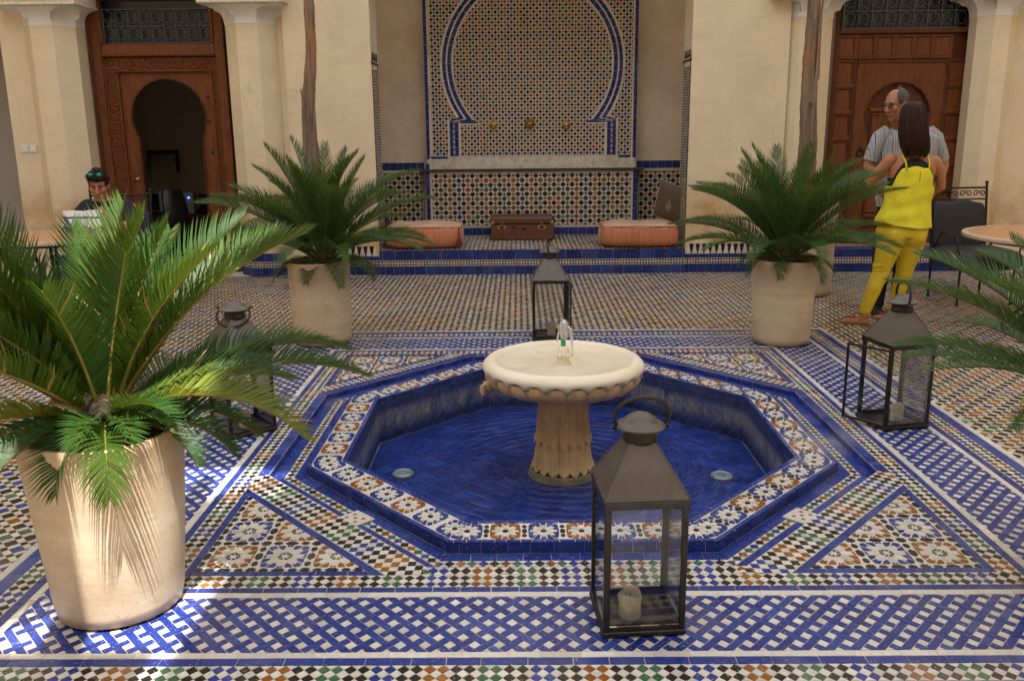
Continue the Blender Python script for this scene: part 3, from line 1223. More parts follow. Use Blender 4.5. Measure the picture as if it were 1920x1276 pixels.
# eight quads + four corner fans between the square and the octagon
for i in range(8):
    a, b = oo[i], oo[(i + 1) % 8]
    if i % 2 == 0:
        k = i // 2
        A, B = o4[k], o4[(k + 1) % 4]
        mb.add([(*a, BED), (*b, BED), (*B, BED), (*A, BED)], [(0, 3, 2, 1)])
    else:
        mb.add([(*a, BED), (*b, BED), (*o4[(i // 2 + 1) % 4], BED)], [(0, 2, 1)])
frame_bed = structure(mb.build("paved_frame", M['grout']))

mo = Mosaic((0, 0, BED), UX, UY, UZ, h=0.0020)
for k in range(4):
    xf = ring_side(k)

    def band(t0, t1, fn):
        reg = ccw([xf(-t0, t0), xf(t0, t0), xf(t1, t1), xf(-t1, t1)])
        fn(lambda s, t, t0=t0: xf(s, t0 + t), reg, t1 - t0, t1)
    band(1.448, 1.527, lambda f, rg, w, e: pat_checker(mo, -e, e, w, 2, f, rg, d=0.0395, ph=k * 2))
    band(1.527, 1.557, lambda f, rg, w, e: pat_line(mo, -e, e, w, 0.115, f, rg, 'blue'))
    band(1.557, 1.588, lambda f, rg, w, e: pat_line(mo, -e, e, w, 0.12, f, rg, 'white'))
    band(1.588, 1.885, lambda f, rg, w, e: pat_weave(mo, -e, e, w, 0.0540, 0.0262, f, rg))
    band(1.885, 1.913, lambda f, rg, w, e: pat_line(mo, -e, e, w, 0.12, f, rg, 'white'))
    band(1.913, 1.948, lambda f, rg, w, e: pat_line(mo, -e, e, w, 0.12, f, rg, 'blue'))
    band(1.948, 2.026, lambda f, rg, w, e: pat_checker(mo, -e, e, w, 2, f, rg, d=0.039, ph=3 + k))
    band(2.026, 2.082, lambda f, rg, w, e: pat_line(mo, -e, e, w, 0.14, f, rg, 'blue'))
    band(2.082, 2.115, lambda f, rg, w, e: pat_line(mo, -e, e, w, 0.14, f, rg, 'white'))
    # corner triangle between the square and the octagon
    a = -pi / 4 + k * pi / 2
    c, s_ = cos(a), sin(a)
    S = 1.448                              # square legs
    H = 1.446                              # kerb line of the channel

    def tri(leg, hyp):
        x0 = hyp * sqrt(2) - leg
        pts = [(leg, -leg), (leg, -x0), (x0, -leg)]
        cc, ss = cos(k * pi / 2), sin(k * pi / 2)
        return ccw([sqw(x * cc - y * ss, x * ss + y * cc) for x, y in pts])
    mid_h = H + 0.088
    # hypotenuse checker band
    xo = oct_side(2 * k + 1)
    R0, R1 = tri(S, H if k in (1, 2) else 1.395), tri(S, mid_h)
    f = lambda s, t, t0=(H if k in (1, 2) else 1.395): xo(s, t0 + t)
    t0 = H if k in (1, 2) else 1.395
    wid = mid_h - t0
    rg = clip_poly(R0, ccw([xo(-2, t0), xo(2, t0), xo(2, mid_h), xo(-2, mid_h)]))
    pat_checker(mo, -1.1, 1.1, wid, 3, f, rg, d=0.040, ph=k)
    # blue border of the triangle
    bw = 0.031
    R2 = tri(S - bw, mid_h + bw)
    rg = clip_poly(R1, ccw([xo(-2, mid_h), xo(2, mid_h), xo(2, mid_h + bw), xo(-2, mid_h + bw)]))
    pat_line(mo, -1.0, 1.0, bw, 0.12, lambda s, t: xo(s, mid_h + t), rg, 'blue')
    for kk in (k, (k + 1) % 4):
        xs = ring_side(kk)
        rg2 = ccw([xs(-2, S - bw), xs(2, S - bw), xs(2, S), xs(-2, S)])
        rg = clip_poly(R1, rg2)
        # mitre: the second leg and the hypotenuse stop at the first
        if kk != k:
            x1 = ring_side(k)
            rg = clip_poly(rg, ccw([x1(-3, -3), x1(3, -3), x1(3, S - bw), x1(-3, S - bw)]))
        rg = clip_poly(rg, ccw([xo(-3, mid_h + bw), xo(3, mid_h + bw), xo(3, 4), xo(-3, 4)])) if rg else rg
        if rg:
            pat_line(mo, -1.5, 1.5, bw, 0.12, lambda s, t, xs=xs: xs(s, S - bw + t), rg, 'blue')
    # rosettes
    hx = 0.0975
    leg = S - bw
    cc, ss = cos(k * pi / 2), sin(k * pi / 2)
    for i in range(0, 5):
        for j in range(0, 5):
            cx, cy = leg - 0.008 - hx * (2 * i + 1), -(leg - 0.008) + hx * (2 * j + 1)
            if cx - hx + (-(cy + hx)) < (mid_h + bw) * sqrt(2) - 4 * hx:
                continue
            X, Y = cx * cc - cy * ss, cx * ss + cy * cc
            star_cell(mo, X, Y, hx, hx, 'ochre' if (i + j) % 2 == 0 else 'blue', R2, sqw)
    # white ground under the rosettes
    q = [Vector((*p, BED + 0.0006)) for p in R2]
    g = MB().add([tuple(p) for p in q], [tuple(range(len(q)))])
    go = g.build("white_ground", G['white'], frame_bed)
# clip the square's inner checker away from the channel is not needed: it lies outside the kerb
xo = oct_side(0)
rg = ccw([xo(-1.396 * T8, 1.396), xo(1.396 * T8, 1.396), xo(1.447 * T8 + 0.03, 1.447), xo(-1.447 * T8 - 0.03, 1.447)])
pat_checker(mo, -0.65, 0.65, 0.051, 1, lambda s, t: xo(s, 1.396 + t), rg, d=0.0395)
mo.build(frame_bed, 300)

mo = Mosaic((0, 0, BED), UX, UY, UZ, h=0.0020)
yF, yB, xL = SQ_OUT * SY - OY, SQ_OUT * SY + OY, SQ_OUT
for reg in ([(-5.6, yB), (4.95, yB), (4.95, 5.02), (-5.6, 5.02)],
            [(-4.4, -2.6), (-xL, -2.6), (-xL, yB), (-4.4, yB)],
            [(xL, -1.6), (4.6, -1.6), (4.6, yB), (xL, yB)]):
    pat_field(mo, reg, min(p[0] for p in reg), max(p[0] for p in reg), min(p[1] for p in reg), max(p[1] for p in reg))
mo.build(floor, 300)

# ------------------------------------------------------------------ the sunken pool
RIM_Z, CH_Z, POOL_Z, WATER_Z = 0.014, -0.034, -0.255, -0.212
R_K, R_CH, R_RIM, R_IN = 1.446, 1.395, 1.240, 1.063
pool = thing("octagonal_pool", "sunken octagonal pool lined in blue tiles with a star mosaic rim", "pool")
mb = MB()
mb.loft([[(*p, BED) for p in octr(R_CH)], [(*p, CH_Z - 0.004) for p in octr(R_CH)], [(*p, CH_Z - 0.004) for p in octr(R_RIM - 0.004)],
         [(*p, RIM_Z - 0.004) for p in octr(R_RIM - 0.004)], [(*p, RIM_Z - 0.004) for p in octr(R_IN + 0.004)],
         [(*p, POOL_Z - 0.004) for p in octr(R_IN + 0.004)]], cap0=False, cap1=False)
mb.add([(*p, POOL_Z - 0.004) for p in octr(R_IN + 0.004)], [tuple(range(8))], 1)
mb.build("shell", [M['grout'], M['pool_grout']], pool)

mo = Mosaic((0, 0, RIM_Z - 0.004), UX, UY, UZ, h=0.004)
mc = Mosaic((0, 0, CH_Z - 0.004), UX, UY, UZ, h=0.004)
mk = Mosaic((0, 0, BED), UX, UY, UZ, h=0.0035)
mf = Mosaic((0, 0, POOL_Z - 0.004), UX, UY, UZ, h=0.002, joint=0.0022)


def oreg(xo, t0, t1):
    return ccw([xo(-t0 * T8, t0), xo(t0 * T8, t0), xo(t1 * T8, t1), xo(-t1 * T8, t1)])


walls = []
for k in range(8):
    xo = oct_side(k)
    # rim: trim, rosettes, trim
    pat_line(mo, -0.6, 0.6, 0.021, 0.05, lambda s, t: xo(s, R_RIM - 0.021 + t), oreg(xo, R_RIM - 0.021, R_RIM), 'blue')
    pat_line(mo, -0.6, 0.6, 0.022, 0.05, lambda s, t: xo(s, R_IN + t), oreg(xo, R_IN, R_IN + 0.022), 'blue')
    rg = oreg(xo, R_IN + 0.0225, R_RIM - 0.0215)
    mid, hy = (R_IN + R_RIM) / 2, (R_RIM - R_IN - 0.044) / 2
    hx = 0.0745
    for i in range(-4, 5):
        col = 'ochre' if (i + k) % 2 == 0 else 'blue'
        if abs(i) > 2:
            col = 'blue'
        star_cell(mo, i * 2 * hx, mid, hx, hy, col, rg, xo, big=False)
    q = [(*p, RIM_Z - 0.0032) for p in oreg(xo, R_IN + 0.021, R_RIM - 0.020)]
    MB().add(q, [(0, 1, 2, 3)]).build("white_ground", G['white'], pool)
    # channel floor
    rg = oreg(xo, R_RIM + 0.001, R_CH - 0.001)
    pat_line(mc, -0.7, 0.7, 0.052, 0.11, lambda s, t: xo(s, R_RIM + t), clip_poly(rg, ccw([xo(-2, R_RIM), xo(2, R_RIM), xo(2, R_RIM + 0.052), xo(-2, R_RIM + 0.052)])), 'blue')
    d = 0.042
    i = -18
    rg1 = clip_poly(rg, ccw([xo(-2, R_RIM + 0.053), xo(2, R_RIM + 0.053), xo(2, R_RIM + 0.053 + d), xo(-2, R_RIM + 0.053 + d)]))
    cols = ['black', 'ochre', 'green', 'blue']
    for i in range(-18, 19):
        cx, cy = i * d, R_RIM + 0.053 + d / 2
        mc.add([(cx - d / 2, cy), (cx, cy - d / 2), (cx + d / 2, cy), (cx, cy + d / 2)], cols[i % 4], rg1, xo)
        for sy in (-1, 1):
            mc.add([(cx, cy + sy * d / 2), (cx + d, cy + sy * d / 2), (cx + d / 2, cy)], 'white', rg1, xo)
    pat_line(mc, -0.7, 0.7, R_CH - R_RIM - 0.054 - d, 0.12, lambda s, t: xo(s, R_RIM + 0.054 + d + t),
             clip_poly(rg, ccw([xo(-2, R_RIM + 0.054 + d), xo(2, R_RIM + 0.054 + d), xo(2, 2), xo(-2, 2)])), 'blue')
    # kerb on the five far sides
    if k not in (7, 0, 1):
        pat_line(mk, -0.7, 0.7, R_K - R_CH, 0.056, lambda s, t: xo(s, R_CH + t), oreg(xo, R_CH, R_K), 'blue')
    # upright faces
    A, B = Vector((*xo(-R_RIM * T8, R_RIM - 0.004), CH_Z)), Vector((*xo(R_RIM * T8, R_RIM - 0.004), CH_Z))
    U = (B - A).normalized()
    Nn = Vector((U.y, -U.x, 0))
    m1 = Mosaic(A, U, UZ, Nn, h=0.004)
    Ld = (B - A).length
    pat_line(m1, 0, Ld, RIM_Z - CH_Z - 0.003, 0.10, None, [(0, 0), (Ld, 0), (Ld, RIM_Z - CH_Z), (0, RIM_Z - CH_Z)], 'blue')
    walls.append((m1, 12))
    A, B = Vector((*xo(R_CH * T8, R_CH), CH_Z)), Vector((*xo(-R_CH * T8, R_CH), CH_Z))
    U = (B - A).normalized()
    m2 = Mosaic(A, U, UZ, Vector((U.y, -U.x, 0)), h=0.003)
    Ld = (B - A).length
    pat_line(m2, 0, Ld, -CH_Z + BED, 0.09, None, [(0, 0), (Ld, 0), (Ld, -CH_Z + BED), (0, -CH_Z + BED)], 'blue')
    walls.append((m2, 6))
    A, B = Vector((*xo(R_IN * T8, R_IN + 0.004), POOL_Z)), Vector((*xo(-R_IN * T8, R_IN + 0.004), POOL_Z))
    U = (B - A).normalized()
    m3 = Mosaic(A, U, UZ, Vector((U.y, -U.x, 0)), h=0.004, jit=0.0007)
    Ld = (B - A).length
    H = RIM_Z - POOL_Z - 0.001
    full = [(0, 0), (Ld, 0), (Ld, H), (0, H)]
    for row in range(3):
        z1 = H - row * 0.036
        pat_line(m3, 0, Ld, 0.036, 0.05, lambda s, t, z=z1 - 0.036: (s, z + t), full, 'lime', 0)
    low = [(0, 0), (Ld, 0), (Ld, H - 3 * 0.036), (0, H - 3 * 0.036)]
    q = 0.052
    for i in range(-3, int(Ld / q) * 2 + 6):
        for j in range(-14, 14):
            a, b = i * q, j * q
            sqr = [(a, b), (a + q, b), (a + q, b + q), (a, b + q)]
            m3.add([((s_ + t) * 0.7071, (s_ - t) * 0.7071) for s_, t in sqr], 'lime', low)
    walls.append((m3, 14))
# pool floor of diagonal square tiles
rgf = octr(R_IN - 0.004)
q = 0.086
for i in range(-22, 23):
    for j in range(-22, 23):
        a, b = i * q, j * q + (q / 2 if i % 2 else 0)
        sqr = [(a, b), (a + q, b), (a + q, b + q), (a, b + q)]
        mf.add([((s_ + t) * 0.7071, (s_ - t) * 0.7071) for s_, t in sqr], 'pooltile', rgf)
mo.build(pool, 300, "rim_tile", "rim_mosaic")
mc.build(pool, 120, "channel_tile", "channel_mosaic")
mk.build(pool, 80, "kerb_tile", "kerb_tiles")
mf.build(pool, 150, "pool_tile", "pool_floor_tiles")
for mw, n in walls:
    mw.build(pool, n, "face_tile", "face_tiles")
# white marble drains let into the channel on the front diagonals
for k, nm in ((7, -1), (1, 1)):
    xo = oct_side(k)
    cx, cy = xo(-0.02 * nm, (R_RIM + R_CH) / 2 + 0.012)
    a = k * pi / 4
    mb = MB()
    g = []
    s = 0.06
    mb.box(-s, s, -s * 0.95, s * 0.95, -0.01, 0.006, bev=0.003)
    for hx, hy in ((-0.03, 0.02), (0.03, 0.02), (0.0, 0.0), (-0.03, -0.022), (0.03, -0.022)):
        mb.lathe([(0.009, 0.0), (0.009, 0.0068)], 12, (hx, hy, 0), 1)
    o = mb.build("drain_plate", [M['marble'], pm("drain_hole", (0.22, 0.15, 0.09), 0.9)], pool, loc=(cx, cy, CH_Z), rot=(0, 0, a))
# round pool lights
for x, y, lab in ((-0.862, -0.03, ""), (0.815, -0.09, "")):
    mb = MB()
    mb.lathe([(0.058, 0.0), (0.058, 0.016), (0.05, 0.022), (0.044, 0.018), (0.03, 0.018)], 24)
    mb.lathe([(0.028, 0.017), (0.02, 0.023), (0.0005, 0.025)], 16, m=1)
    lt = thing("pool_light", ("round steel pool light under water left of the fountain foot" if x < 0 else
                              "round steel pool light under water right of the fountain foot"), "pool light", (x, y, POOL_Z), 0, "lights sunk in the pool")
    mb.build("light_ring", [pm("steel", (0.42, 0.42, 0.38), 0.35, metal=0.4), pm("light_lens", (0.22, 0.27, 0.22), 0.3)], lt, smooth=40)
# water
n = 96
mb = MB()
ow = octr(R_IN - 0.001)
mb.add([(*p, WATER_Z) for p in ow], [tuple(range(8))])
wtr = mb.build("water", M['water'], up=True)
structure(wtr)

# ------------------------------------------------------------------ the fountain
ft = thing("fountain", "cream stone fountain with scalloped bowl on a fluted foot in the pool", "fountain", (-0.012, 0.0, POOL_Z))
Z = lambda z: z - POOL_Z


def lobes(n, amp, z_lo, z_hi, zpoint=0.0):
    return n, amp


mb = MB()
mb.lathe([(0.185, 0.0), (0.178, 0.030), (0.165, 0.034), (0.0, 0.034)], 40)
mb.lathe([(0.138, 0.0245), (0.128, 0.12), (0.108, 0.30), (0.105, 0.44)], 32)
mb.build("foot_slab", M['stone_stained'], ft, smooth=50)


def petal_tier(z_top, z_bot, r_top, r_bot, n, name):
    """a skirt of rounded petals; each ends in a point at the bottom"""
    mb = MB()
    seg = n * 14
    rings = []
    for i in range(15):
        t = i / 14
        ring = []
        for j in range(seg):
            ph = (j % 14) / 14.0
            x = abs(ph - 0.5) * 2           # 0 middle of petal, 1 seam
            ridge = 0.011 * (1 - x ** 5) - 0.0045 * exp(-((x - 0.42) / 0.10) ** 2) - 0.002 * exp(-(x / 0.12) ** 2)
            zb = z_bot + 0.030 * x ** 1.7
            z = z_top + (zb - z_top) * t
            r = r_top + (r_bot - r_top) * t ** 1.3 + 0.008 * max(0, t - 0.80) / 0.20 + ridge * (0.75 + 0.35 * t)
            a = 2 * pi * j / seg
            ring.append((r * cos(a), r * sin(a), z))
        rings.append(ring)
    inner = [(x * 0.90, y * 0.90, z + 0.008) for x, y, z in rings[-1]]
    inner2 = [(x * 0.75, y * 0.75, z + 0.05) for x, y, z in rings[-1]]
    mb.loft(rings + [inner, inner2], 0, True, True)
    return mb.build(name, M['stone_stained'], ft, smooth=45)


petal_tier(Z(0.20), Z(-0.072), 0.120, 0.136, 18, "upper_petals")
petal_tier(Z(-0.045), Z(-0.222), 0.132, 0.152, 18, "lower_petals")
mb = MB()
# underside gadroons
nl = 24
seg = nl * 8
rings = []
prof = [(0.11, 0.180), (0.20, 0.196), (0.285, 0.214), (0.345, 0.236), (0.384, 0.262), (0.400, 0.290), (0.396, 0.322)]
for r, z in prof:
    ring = []
    for j in range(seg):
        x = abs((j % 8) / 8.0 - 0.5) * 2
        w = (r - 0.11) / 0.28
        ring.append(((r + 0.020 * w * (1 - x * x) - 0.010 * w) * cos(2 * pi * j / seg), (r + 0.020 * w * (1 - x * x) - 0.010 * w) * sin(2 * pi * j / seg), Z(z)))
    rings.append(ring)
mb.loft(rings, 0, False, False)
mb.build("gadroons", M['stone_stained'], ft, smooth=60)
mb = MB()
rings = []
prof = [(0.370, 0.322), (0.400, 0.316), (0.415, 0.328), (0.421, 0.342), (0.414, 0.358), (0.398, 0.374), (0.382, 0.381), (0.374, 0.384), (0.369, 0.383), (0.364, 0.378), (0.345, 0.366),
        (0.30, 0.352), (0.2, 0.345), (0.08, 0.343), (0.0, 0.343)]
for i, (r, z) in enumerate(prof):
    ring = []
    for j in range(seg):
        x = abs((j % 8) / 8.0 - 0.5) * 2
        dz = 0.0
        if i <= 2:
            dz = (-0.030 * x ** 2.0 + 0.010) * (1.0, 1.0, 0.45)[i]
        ring.append((r * cos(2 * pi * j / seg), r * sin(2 * pi * j / seg), Z(z) + dz))
    rings.append(ring)
mb.loft(rings, 0, False, False)
mb.build("bowl", M['stone'], ft, smooth=60)
# little carved spout at the left edge
mb = MB()
mb.lathe([(0.0, -0.03), (0.024, -0.022), (0.032, 0.0), (0.026, 0.02), (0.0, 0.03)], 14, M_=Matrix.Translation((-0.385, -0.10, Z(0.262))))
mb.lathe([(0.012, -0.028), (0.02, 0.0), (0.016, 0.022), (0.0, 0.026)], 12, M_=Matrix.Translation((-0.412, -0.115, Z(0.245))))
for dx in (-0.018, 0.018):
    mb.lathe([(0.0, -0.008), (0.008, 0.0), (0.0, 0.008)], 8, M_=Matrix.Translation((-0.395 + dx * 0.5, -0.128 + dx * 0.3, Z(0.275))))
mb.build("spout", M['stone_stained'], ft, smooth=60)
# nozzle with beads
mb = MB()
mb.lathe([(0.05, 0.335), (0.034, 0.365), (0.030, 0.385), (0.036, 0.392), (0.036, 0.402), (0.031, 0.412), (0.029, 0.430), (0.020, 0.442), (0.0, 0.444)], 24, m=0, M_=Matrix.Translation((0, 0, -POOL_Z)))
for j in range(12):
    a = 2 * pi * j / 12
    mb.lathe([(0.0, -0.010), (0.008, -0.005), (0.0095, 0.0), (0.008, 0.005), (0.0, 0.010)], 8, (0.036 * cos(a), 0.036 * sin(a), Z(0.397)))
mb.build("nozzle", M['stone'], ft, smooth=50)
mb = MB()
mb.lathe([(0.0125, 0.44), (0.0125, 0.476), (0.0, 0.476)], 14, M_=Matrix.Translation((0, 0, -POOL_Z)))
mb.build("pipe", M['green_jet'], ft, smooth=40)
mb = MB()
mb.lathe([(0.362, 0.0), (0.0, 0.0)], 48, (0, 0, Z(0.3715)), cap0=False, cap1=False)
mb.build("bowl_water", M['bowl_water'], ft, up=True)
mb = MB()


def wob(a, r, z):
    t = (z - 0.47) / 0.10
    return (r * (1 + 0.28 * sin(3 * a + z * 90) + 0.18 * sin(5 * a - z * 140)), z)


mb.lathe([(0.012, 0.474), (0.018, 0.49), (0.024, 0.515), (0.026, 0.54), (0.020, 0.562), (0.010, 0.576), (0.0, 0.582)], 20, (0.004, 0, -POOL_Z), fn=wob)
mb.tube([(0.022, 0, Z(0.545)), (0.034, -0.004, Z(0.53)), (0.042, -0.006, Z(0.49)), (0.046, -0.008, Z(0.44)), (0.048, -0.008, Z(0.385))], [0.010, 0.010, 0.009, 0.007, 0.006], 8)
mb.tube([(-0.008, 0.006, Z(0.56)), (-0.02, 0.01, Z(0.53)), (-0.027, 0.012, Z(0.49)), (-0.03, 0.013, Z(0.46))], [0.006, 0.007, 0.006, 0.004], 8)
jet = mb.build("water_jet", M['jet'], smooth=180, loc=(-0.012, 0, POOL_Z))
jet['kind'] = 'stuff'
mb = MB()
for _ in range(150):
    a, rr = R.uniform(2.4, 4.6), R.uniform(0.2, 0.5)
    if R.random() < 0.3:
        a = R.uniform(0, 2 * pi)
    z = R.uniform(WATER_Z, 0.22) if rr < 0.42 else R.uniform(WATER_Z, WATER_Z + 0.06)
    s = R.uniform(0.0008, 0.0022)
    mb.lathe([(0.0, -s * 1.3), (s, 0.0), (0.0, s * 1.3)], 5, (rr * cos(a), rr * sin(a), z))
dr = mb.build("water_drops", M['jet'], smooth=180)
dr['kind'] = 'stuff'
# ------------------------------------------------------------------ the back of the courtyard
YP = 5.045                                 # face of the plaster piers
NB = 6.62                                  # back wall of the niche
STEP_Z = 0.258


def face_mosaic(x0, x1, y, z, rot=None):
    return Mosaic((x0, y, z), UX, UZ, -UY, h=0.005)


def base_course(mo, x0, x1, top_blue, frieze):
    """tiled base: blue course, checker band, blue course (and a baluster frieze on the piers)"""
    W = x1 - x0
    full = [(0, 0), (W, 0), (W, 2), (0, 2)]
    pat_line(mo, 0, W, 0.094, 0.105, None, full, 'wblue')
    pat_checker(mo, 0, W, 0.060, 2, lambda s, t: (s, 0.096 + t), full, d=0.030, pre='w')
    z = 0.158
    pat_line(mo, 0, W, top_blue, 0.165 if top_blue > 0.06 else 0.105, lambda s, t: (s, z + t), full, 'wblue')
    if frieze:
        z0, h = z + top_blue + 0.003, 0.108
        p = 0.067
        i = 0
        while (i + 1) * p < W:
            cx = (i + 0.5) * p
            prof = [(0.024, 0.0), (0.026, 0.02), (0.015, 0.045), (0.021, 0.058), (0.012, 0.07), (0.013, 0.082), (0.005, 0.09), (0.0, h)]
            poly = [(cx + a, z0 + b) for a, b in prof] + [(cx - a, z0 + b) for a, b in prof[-2::-1]]
            mo.add(poly, 'wwhite')
            gap = [(cx + 0.0285, z0), (cx + p - 0.0285, z0), (cx + p - 0.0275, z0 + 0.02), (cx + p - 0.018, z0 + 0.045), (cx + p - 0.008, z0 + h), (cx + 0.008, z0 + h), (cx + 0.018, z0 + 0.045), (cx + 0.0275, z0 + 0.02)]
            if (i + 2) * p < W:
                mo.add(gap, 'wblack')
            i += 1


GP = "plaster piers either side of the niche"
for x0, x1, lab in ((-2.62, -1.735, "beige plaster pier between the left palm trunk and the tiled niche"),
                    (1.535, 2.52, "beige plaster pier between the tiled niche and the right palm trunk, damp stain low down")):
    w = thing("plaster_pier", lab, "wall", (x0, YP, 0), 0, GP)
    W = x1 - x0
    mb = MB()
    mb.box(0, W, 0, 0.46, 0, 8.4)
    mb.build("pier_body", M['plaster'], w)
    mo = Mosaic((0, -0.001, 0), UX, UZ, -UY, h=0.006)
    base_course(mo, 0, W, 0.042, True)
    mo.p0 = Vector((x0, YP - 0.001, 0))
    # tiles are built in world space and hung under the pier
    mo.p0 = Vector((0, -0.001, 0))
    mo.build(w, 60, "base_tile", "base_mosaic")
    # slim tiled strip up the inner edge of the opening
    sx = W if x0 < 0 else 0.0
    nx = 1 if x0 < 0 else -1
    ms = Mosaic((sx, 0.03, 0.27), UY, UZ, Vector((nx, 0, 0)), h=0.004)
    reg = [(0.03, 0), (0.36, 0), (0.36, 1.86), (0.03, 1.86)]
    wall_field(ms, reg, 0, 0.4, 0, 1.86, 0.028, lambda a, b: 'ochre' if (a + b) % 3 == 0 else 'black')
    for a, b in ((0.0, 0.026), (0.364, 0.39)):
        pat_line(ms, 0, 1.9, b - a, 0.1, lambda s, t, a=a: (a + t, s), None, 'wblack')
    pat_line(ms, 0, 0.39, 0.03, 0.1, lambda s, t: (s, 1.905 + t), None, 'wblack')
    for q in range(9):
        ms.add([(q * 0.043 + 0.004, 1.945), (q * 0.043 + 0.032, 1.945), (q * 0.043 + 0.018, 2.03)], 'wblack')
    ms.build(w, 0, "strip_tile", "strip_mosaic")

# niche: back wall with tiled dado, end walls, lintel
ni = thing("niche_wall", "stained plaster back wall of the niche above dark tiled dado", "wall", (0, NB, 0))
mb = MB()
mb.box(-2.75, 2.65, 0, 0.3, 0, 4.6)
mb.box(-2.75, -2.6, -1.10, 0, 0, 4.6)
mb.box(2.5, 2.65, -1.10, 0, 0, 4.6)
mb.build("wall_body", M['plaster_grey'], ni)
mb = MB()
mb.box(-1.75, 1.55, -1.574, -1.12, 3.08, 8.4)
mb.build("lintel", M['plaster'], ni)


def dado_motif(a, b):
    return ['blue', 'ochre', 'black', 'green'][abs(b) % 4] if (a % 2 or b % 3 == 0) else 'black'


for x0, x1 in ((-2.0, -1.39), (1.20, 1.80)):
    mo = Mosaic((0, -0.001, 0), UX, UZ, -UY, h=0.006)
    reg = [(x0, STEP_Z), (x1, STEP_Z), (x1, 1.0), (x0, 1.0)]
    wall_field(mo, reg, x0, x1, STEP_Z, 1.0, 0.055, dado_motif)
    pat_line(mo, x0, x1, 0.022, 0.2, lambda s, t: (s, 1.004 + t), [(x0, 0), (x1, 0), (x1, 2), (x0, 2)], 'wwhite')
    pat_line(mo, x0, x1, 0.092, 0.085, lambda s, t: (s, 1.03 + t), [(x0, 0), (x1, 0), (x1, 2), (x0, 2)], 'wblue')
    mo.build(ni, 60, "dado_tile", "dado_mosaic")
    xe = x1 - 0.045 if x0 < 0 else x0
    mo = Mosaic((0, -0.0075, 0), UX, UZ, -UY, h=0.004)
    pat_checker(mo, STEP_Z, 0.99, 0.045, 2, lambda s, t: (xe + t, s), [(xe, STEP_Z), (xe + 0.045, STEP_Z), (xe + 0.045, 0.99), (xe, 0.99)], d=0.024, pre='w')
    mo.build(ni, 0, "edge_tile", "edge_mosaic")

# raised step in front of the niche
st = thing("tiled_step", "low tiled step in the niche carrying the suitcase and orange poufs", "step", (0, 5.02, 0))
mb = MB()
mb.box(-1.732, 1.532, 0.005, 1.60, 0, STEP_Z - 0.005)
mb.build("step_body", M['grout'], st)
mo = Mosaic((-1.732, 0.005, 0), UX, UZ, -UY, h=0.006)
base_course(mo, 0, 3.264, 0.098, False)
mo.build(st, 140, "riser_tile", "riser_mosaic")
mo = Mosaic((0, 0.004, STEP_Z - 0.005), UX, UY, UZ, h=0.005)
pat_line(mo, -1.732, 1.532, 0.045, 0.16, lambda s, t: (s, t), [(-1.732, 0), (1.532, 0), (1.532, 1), (-1.732, 1)], 'wblue')
pat_field(mo, [(-1.732, 0.047), (1.532, 0.047), (1.532, 0.60), (-1.732, 0.60)], -1.73, 1.53, 0.047, 0.60)
pat_line(mo, -1.732, 1.532, 0.02, 0.16, lambda s, t: (s, 0.602 + t), [(-1.732, 0), (1.532, 0), (1.532, 1), (-1.732, 1)], 'black')
pat_field(mo, [(-1.732, 0.624), (1.532, 0.624), (1.532, 1.38), (-1.732, 1.38)], -1.73, 1.53, 0.624, 1.38)
mo.build(st, 150, "tread_tile", "tread_mosaic")

# tiled fountain wall
fw = thing("tiled_wall_fountain", "wall fountain of coloured zellige with a blue horseshoe arch", "wall fountain", (-0.085, 6.41, STEP_Z))
OX, OZ = -0.085, STEP_Z
mb = MB()
mb.box(-1.265, 1.265, 0.0, 0.209, 0, 0.762)
mb.box(-1.25, 1.25, 0.03, 0.209, 0.79, 3.4)
mb.build("wall_core", M['grout'], fw)
mb = MB()
mb.box(-1.345, 1.345, -0.05, 0.209, 0.764, 0.788, bev=0.006)
mb.build("ledge", pm("slate_ledge", (0.035, 0.034, 0.034), 0.55, 0.2, 10, 0.1), fw)
mo = Mosaic((0, 0, 0), UX, UZ, -UY, h=0.006)
pat_line(mo, -1.265, 1.265, 0.085, 0.115, lambda s, t: (s, 0.003 + t), [(-1.265, 0), (1.265, 0), (1.265, 1), (-1.265, 1)], 'wblue')
for sx in (-1, 1):
    pat_line(mo, 0.09, 0.76, 0.045, 0.1, lambda s, t, sx=sx: (sx * 1.265 - sx * t, s), None, 'wblue')
    pat_line(mo, 0.09, 0.76, 0.022, 0.2, lambda s, t, sx=sx: (sx * 1.218 - sx * t, s), None, 'wwhite')
for z in (0.09, 0.738):
    pat_line(mo, -1.195, 1.195, 0.022, 0.2, lambda s, t, z=z: (s, z + t), [(-1.195, 0), (1.195, 0), (1.195, 1), (-1.195, 1)], 'wwhite')


def low_motif(a, b):
    a, b = (a + 35) % 7, b
    if a == 6:
        return 'blue'
    ring = min(a, 5 - a, max(0, b - 1), max(0, 6 - b))
    return ['ochre', 'green', 'ochre'][min(2, ring)]


wall_field(mo, [(-1.194, 0.114), (1.194, 0.114), (1.194, 0.736), (-1.194, 0.736)], -1.194, 1.194, 0.114, 0.736, 0.0545, low_motif)
mo.build(fw, 300, "tile", "lower_mosaic")

# upper panel with the arch
RI = 0.93
AC = (0.02, 2.25 - OZ)                    # centre of the arch in local x, z
mo = Mosaic((0, 0.03, 0), UX, UZ, -UY, h=0.005)
mA = Mosaic((0, 0.03, 0), UX, UZ, -UY, h=0.009)


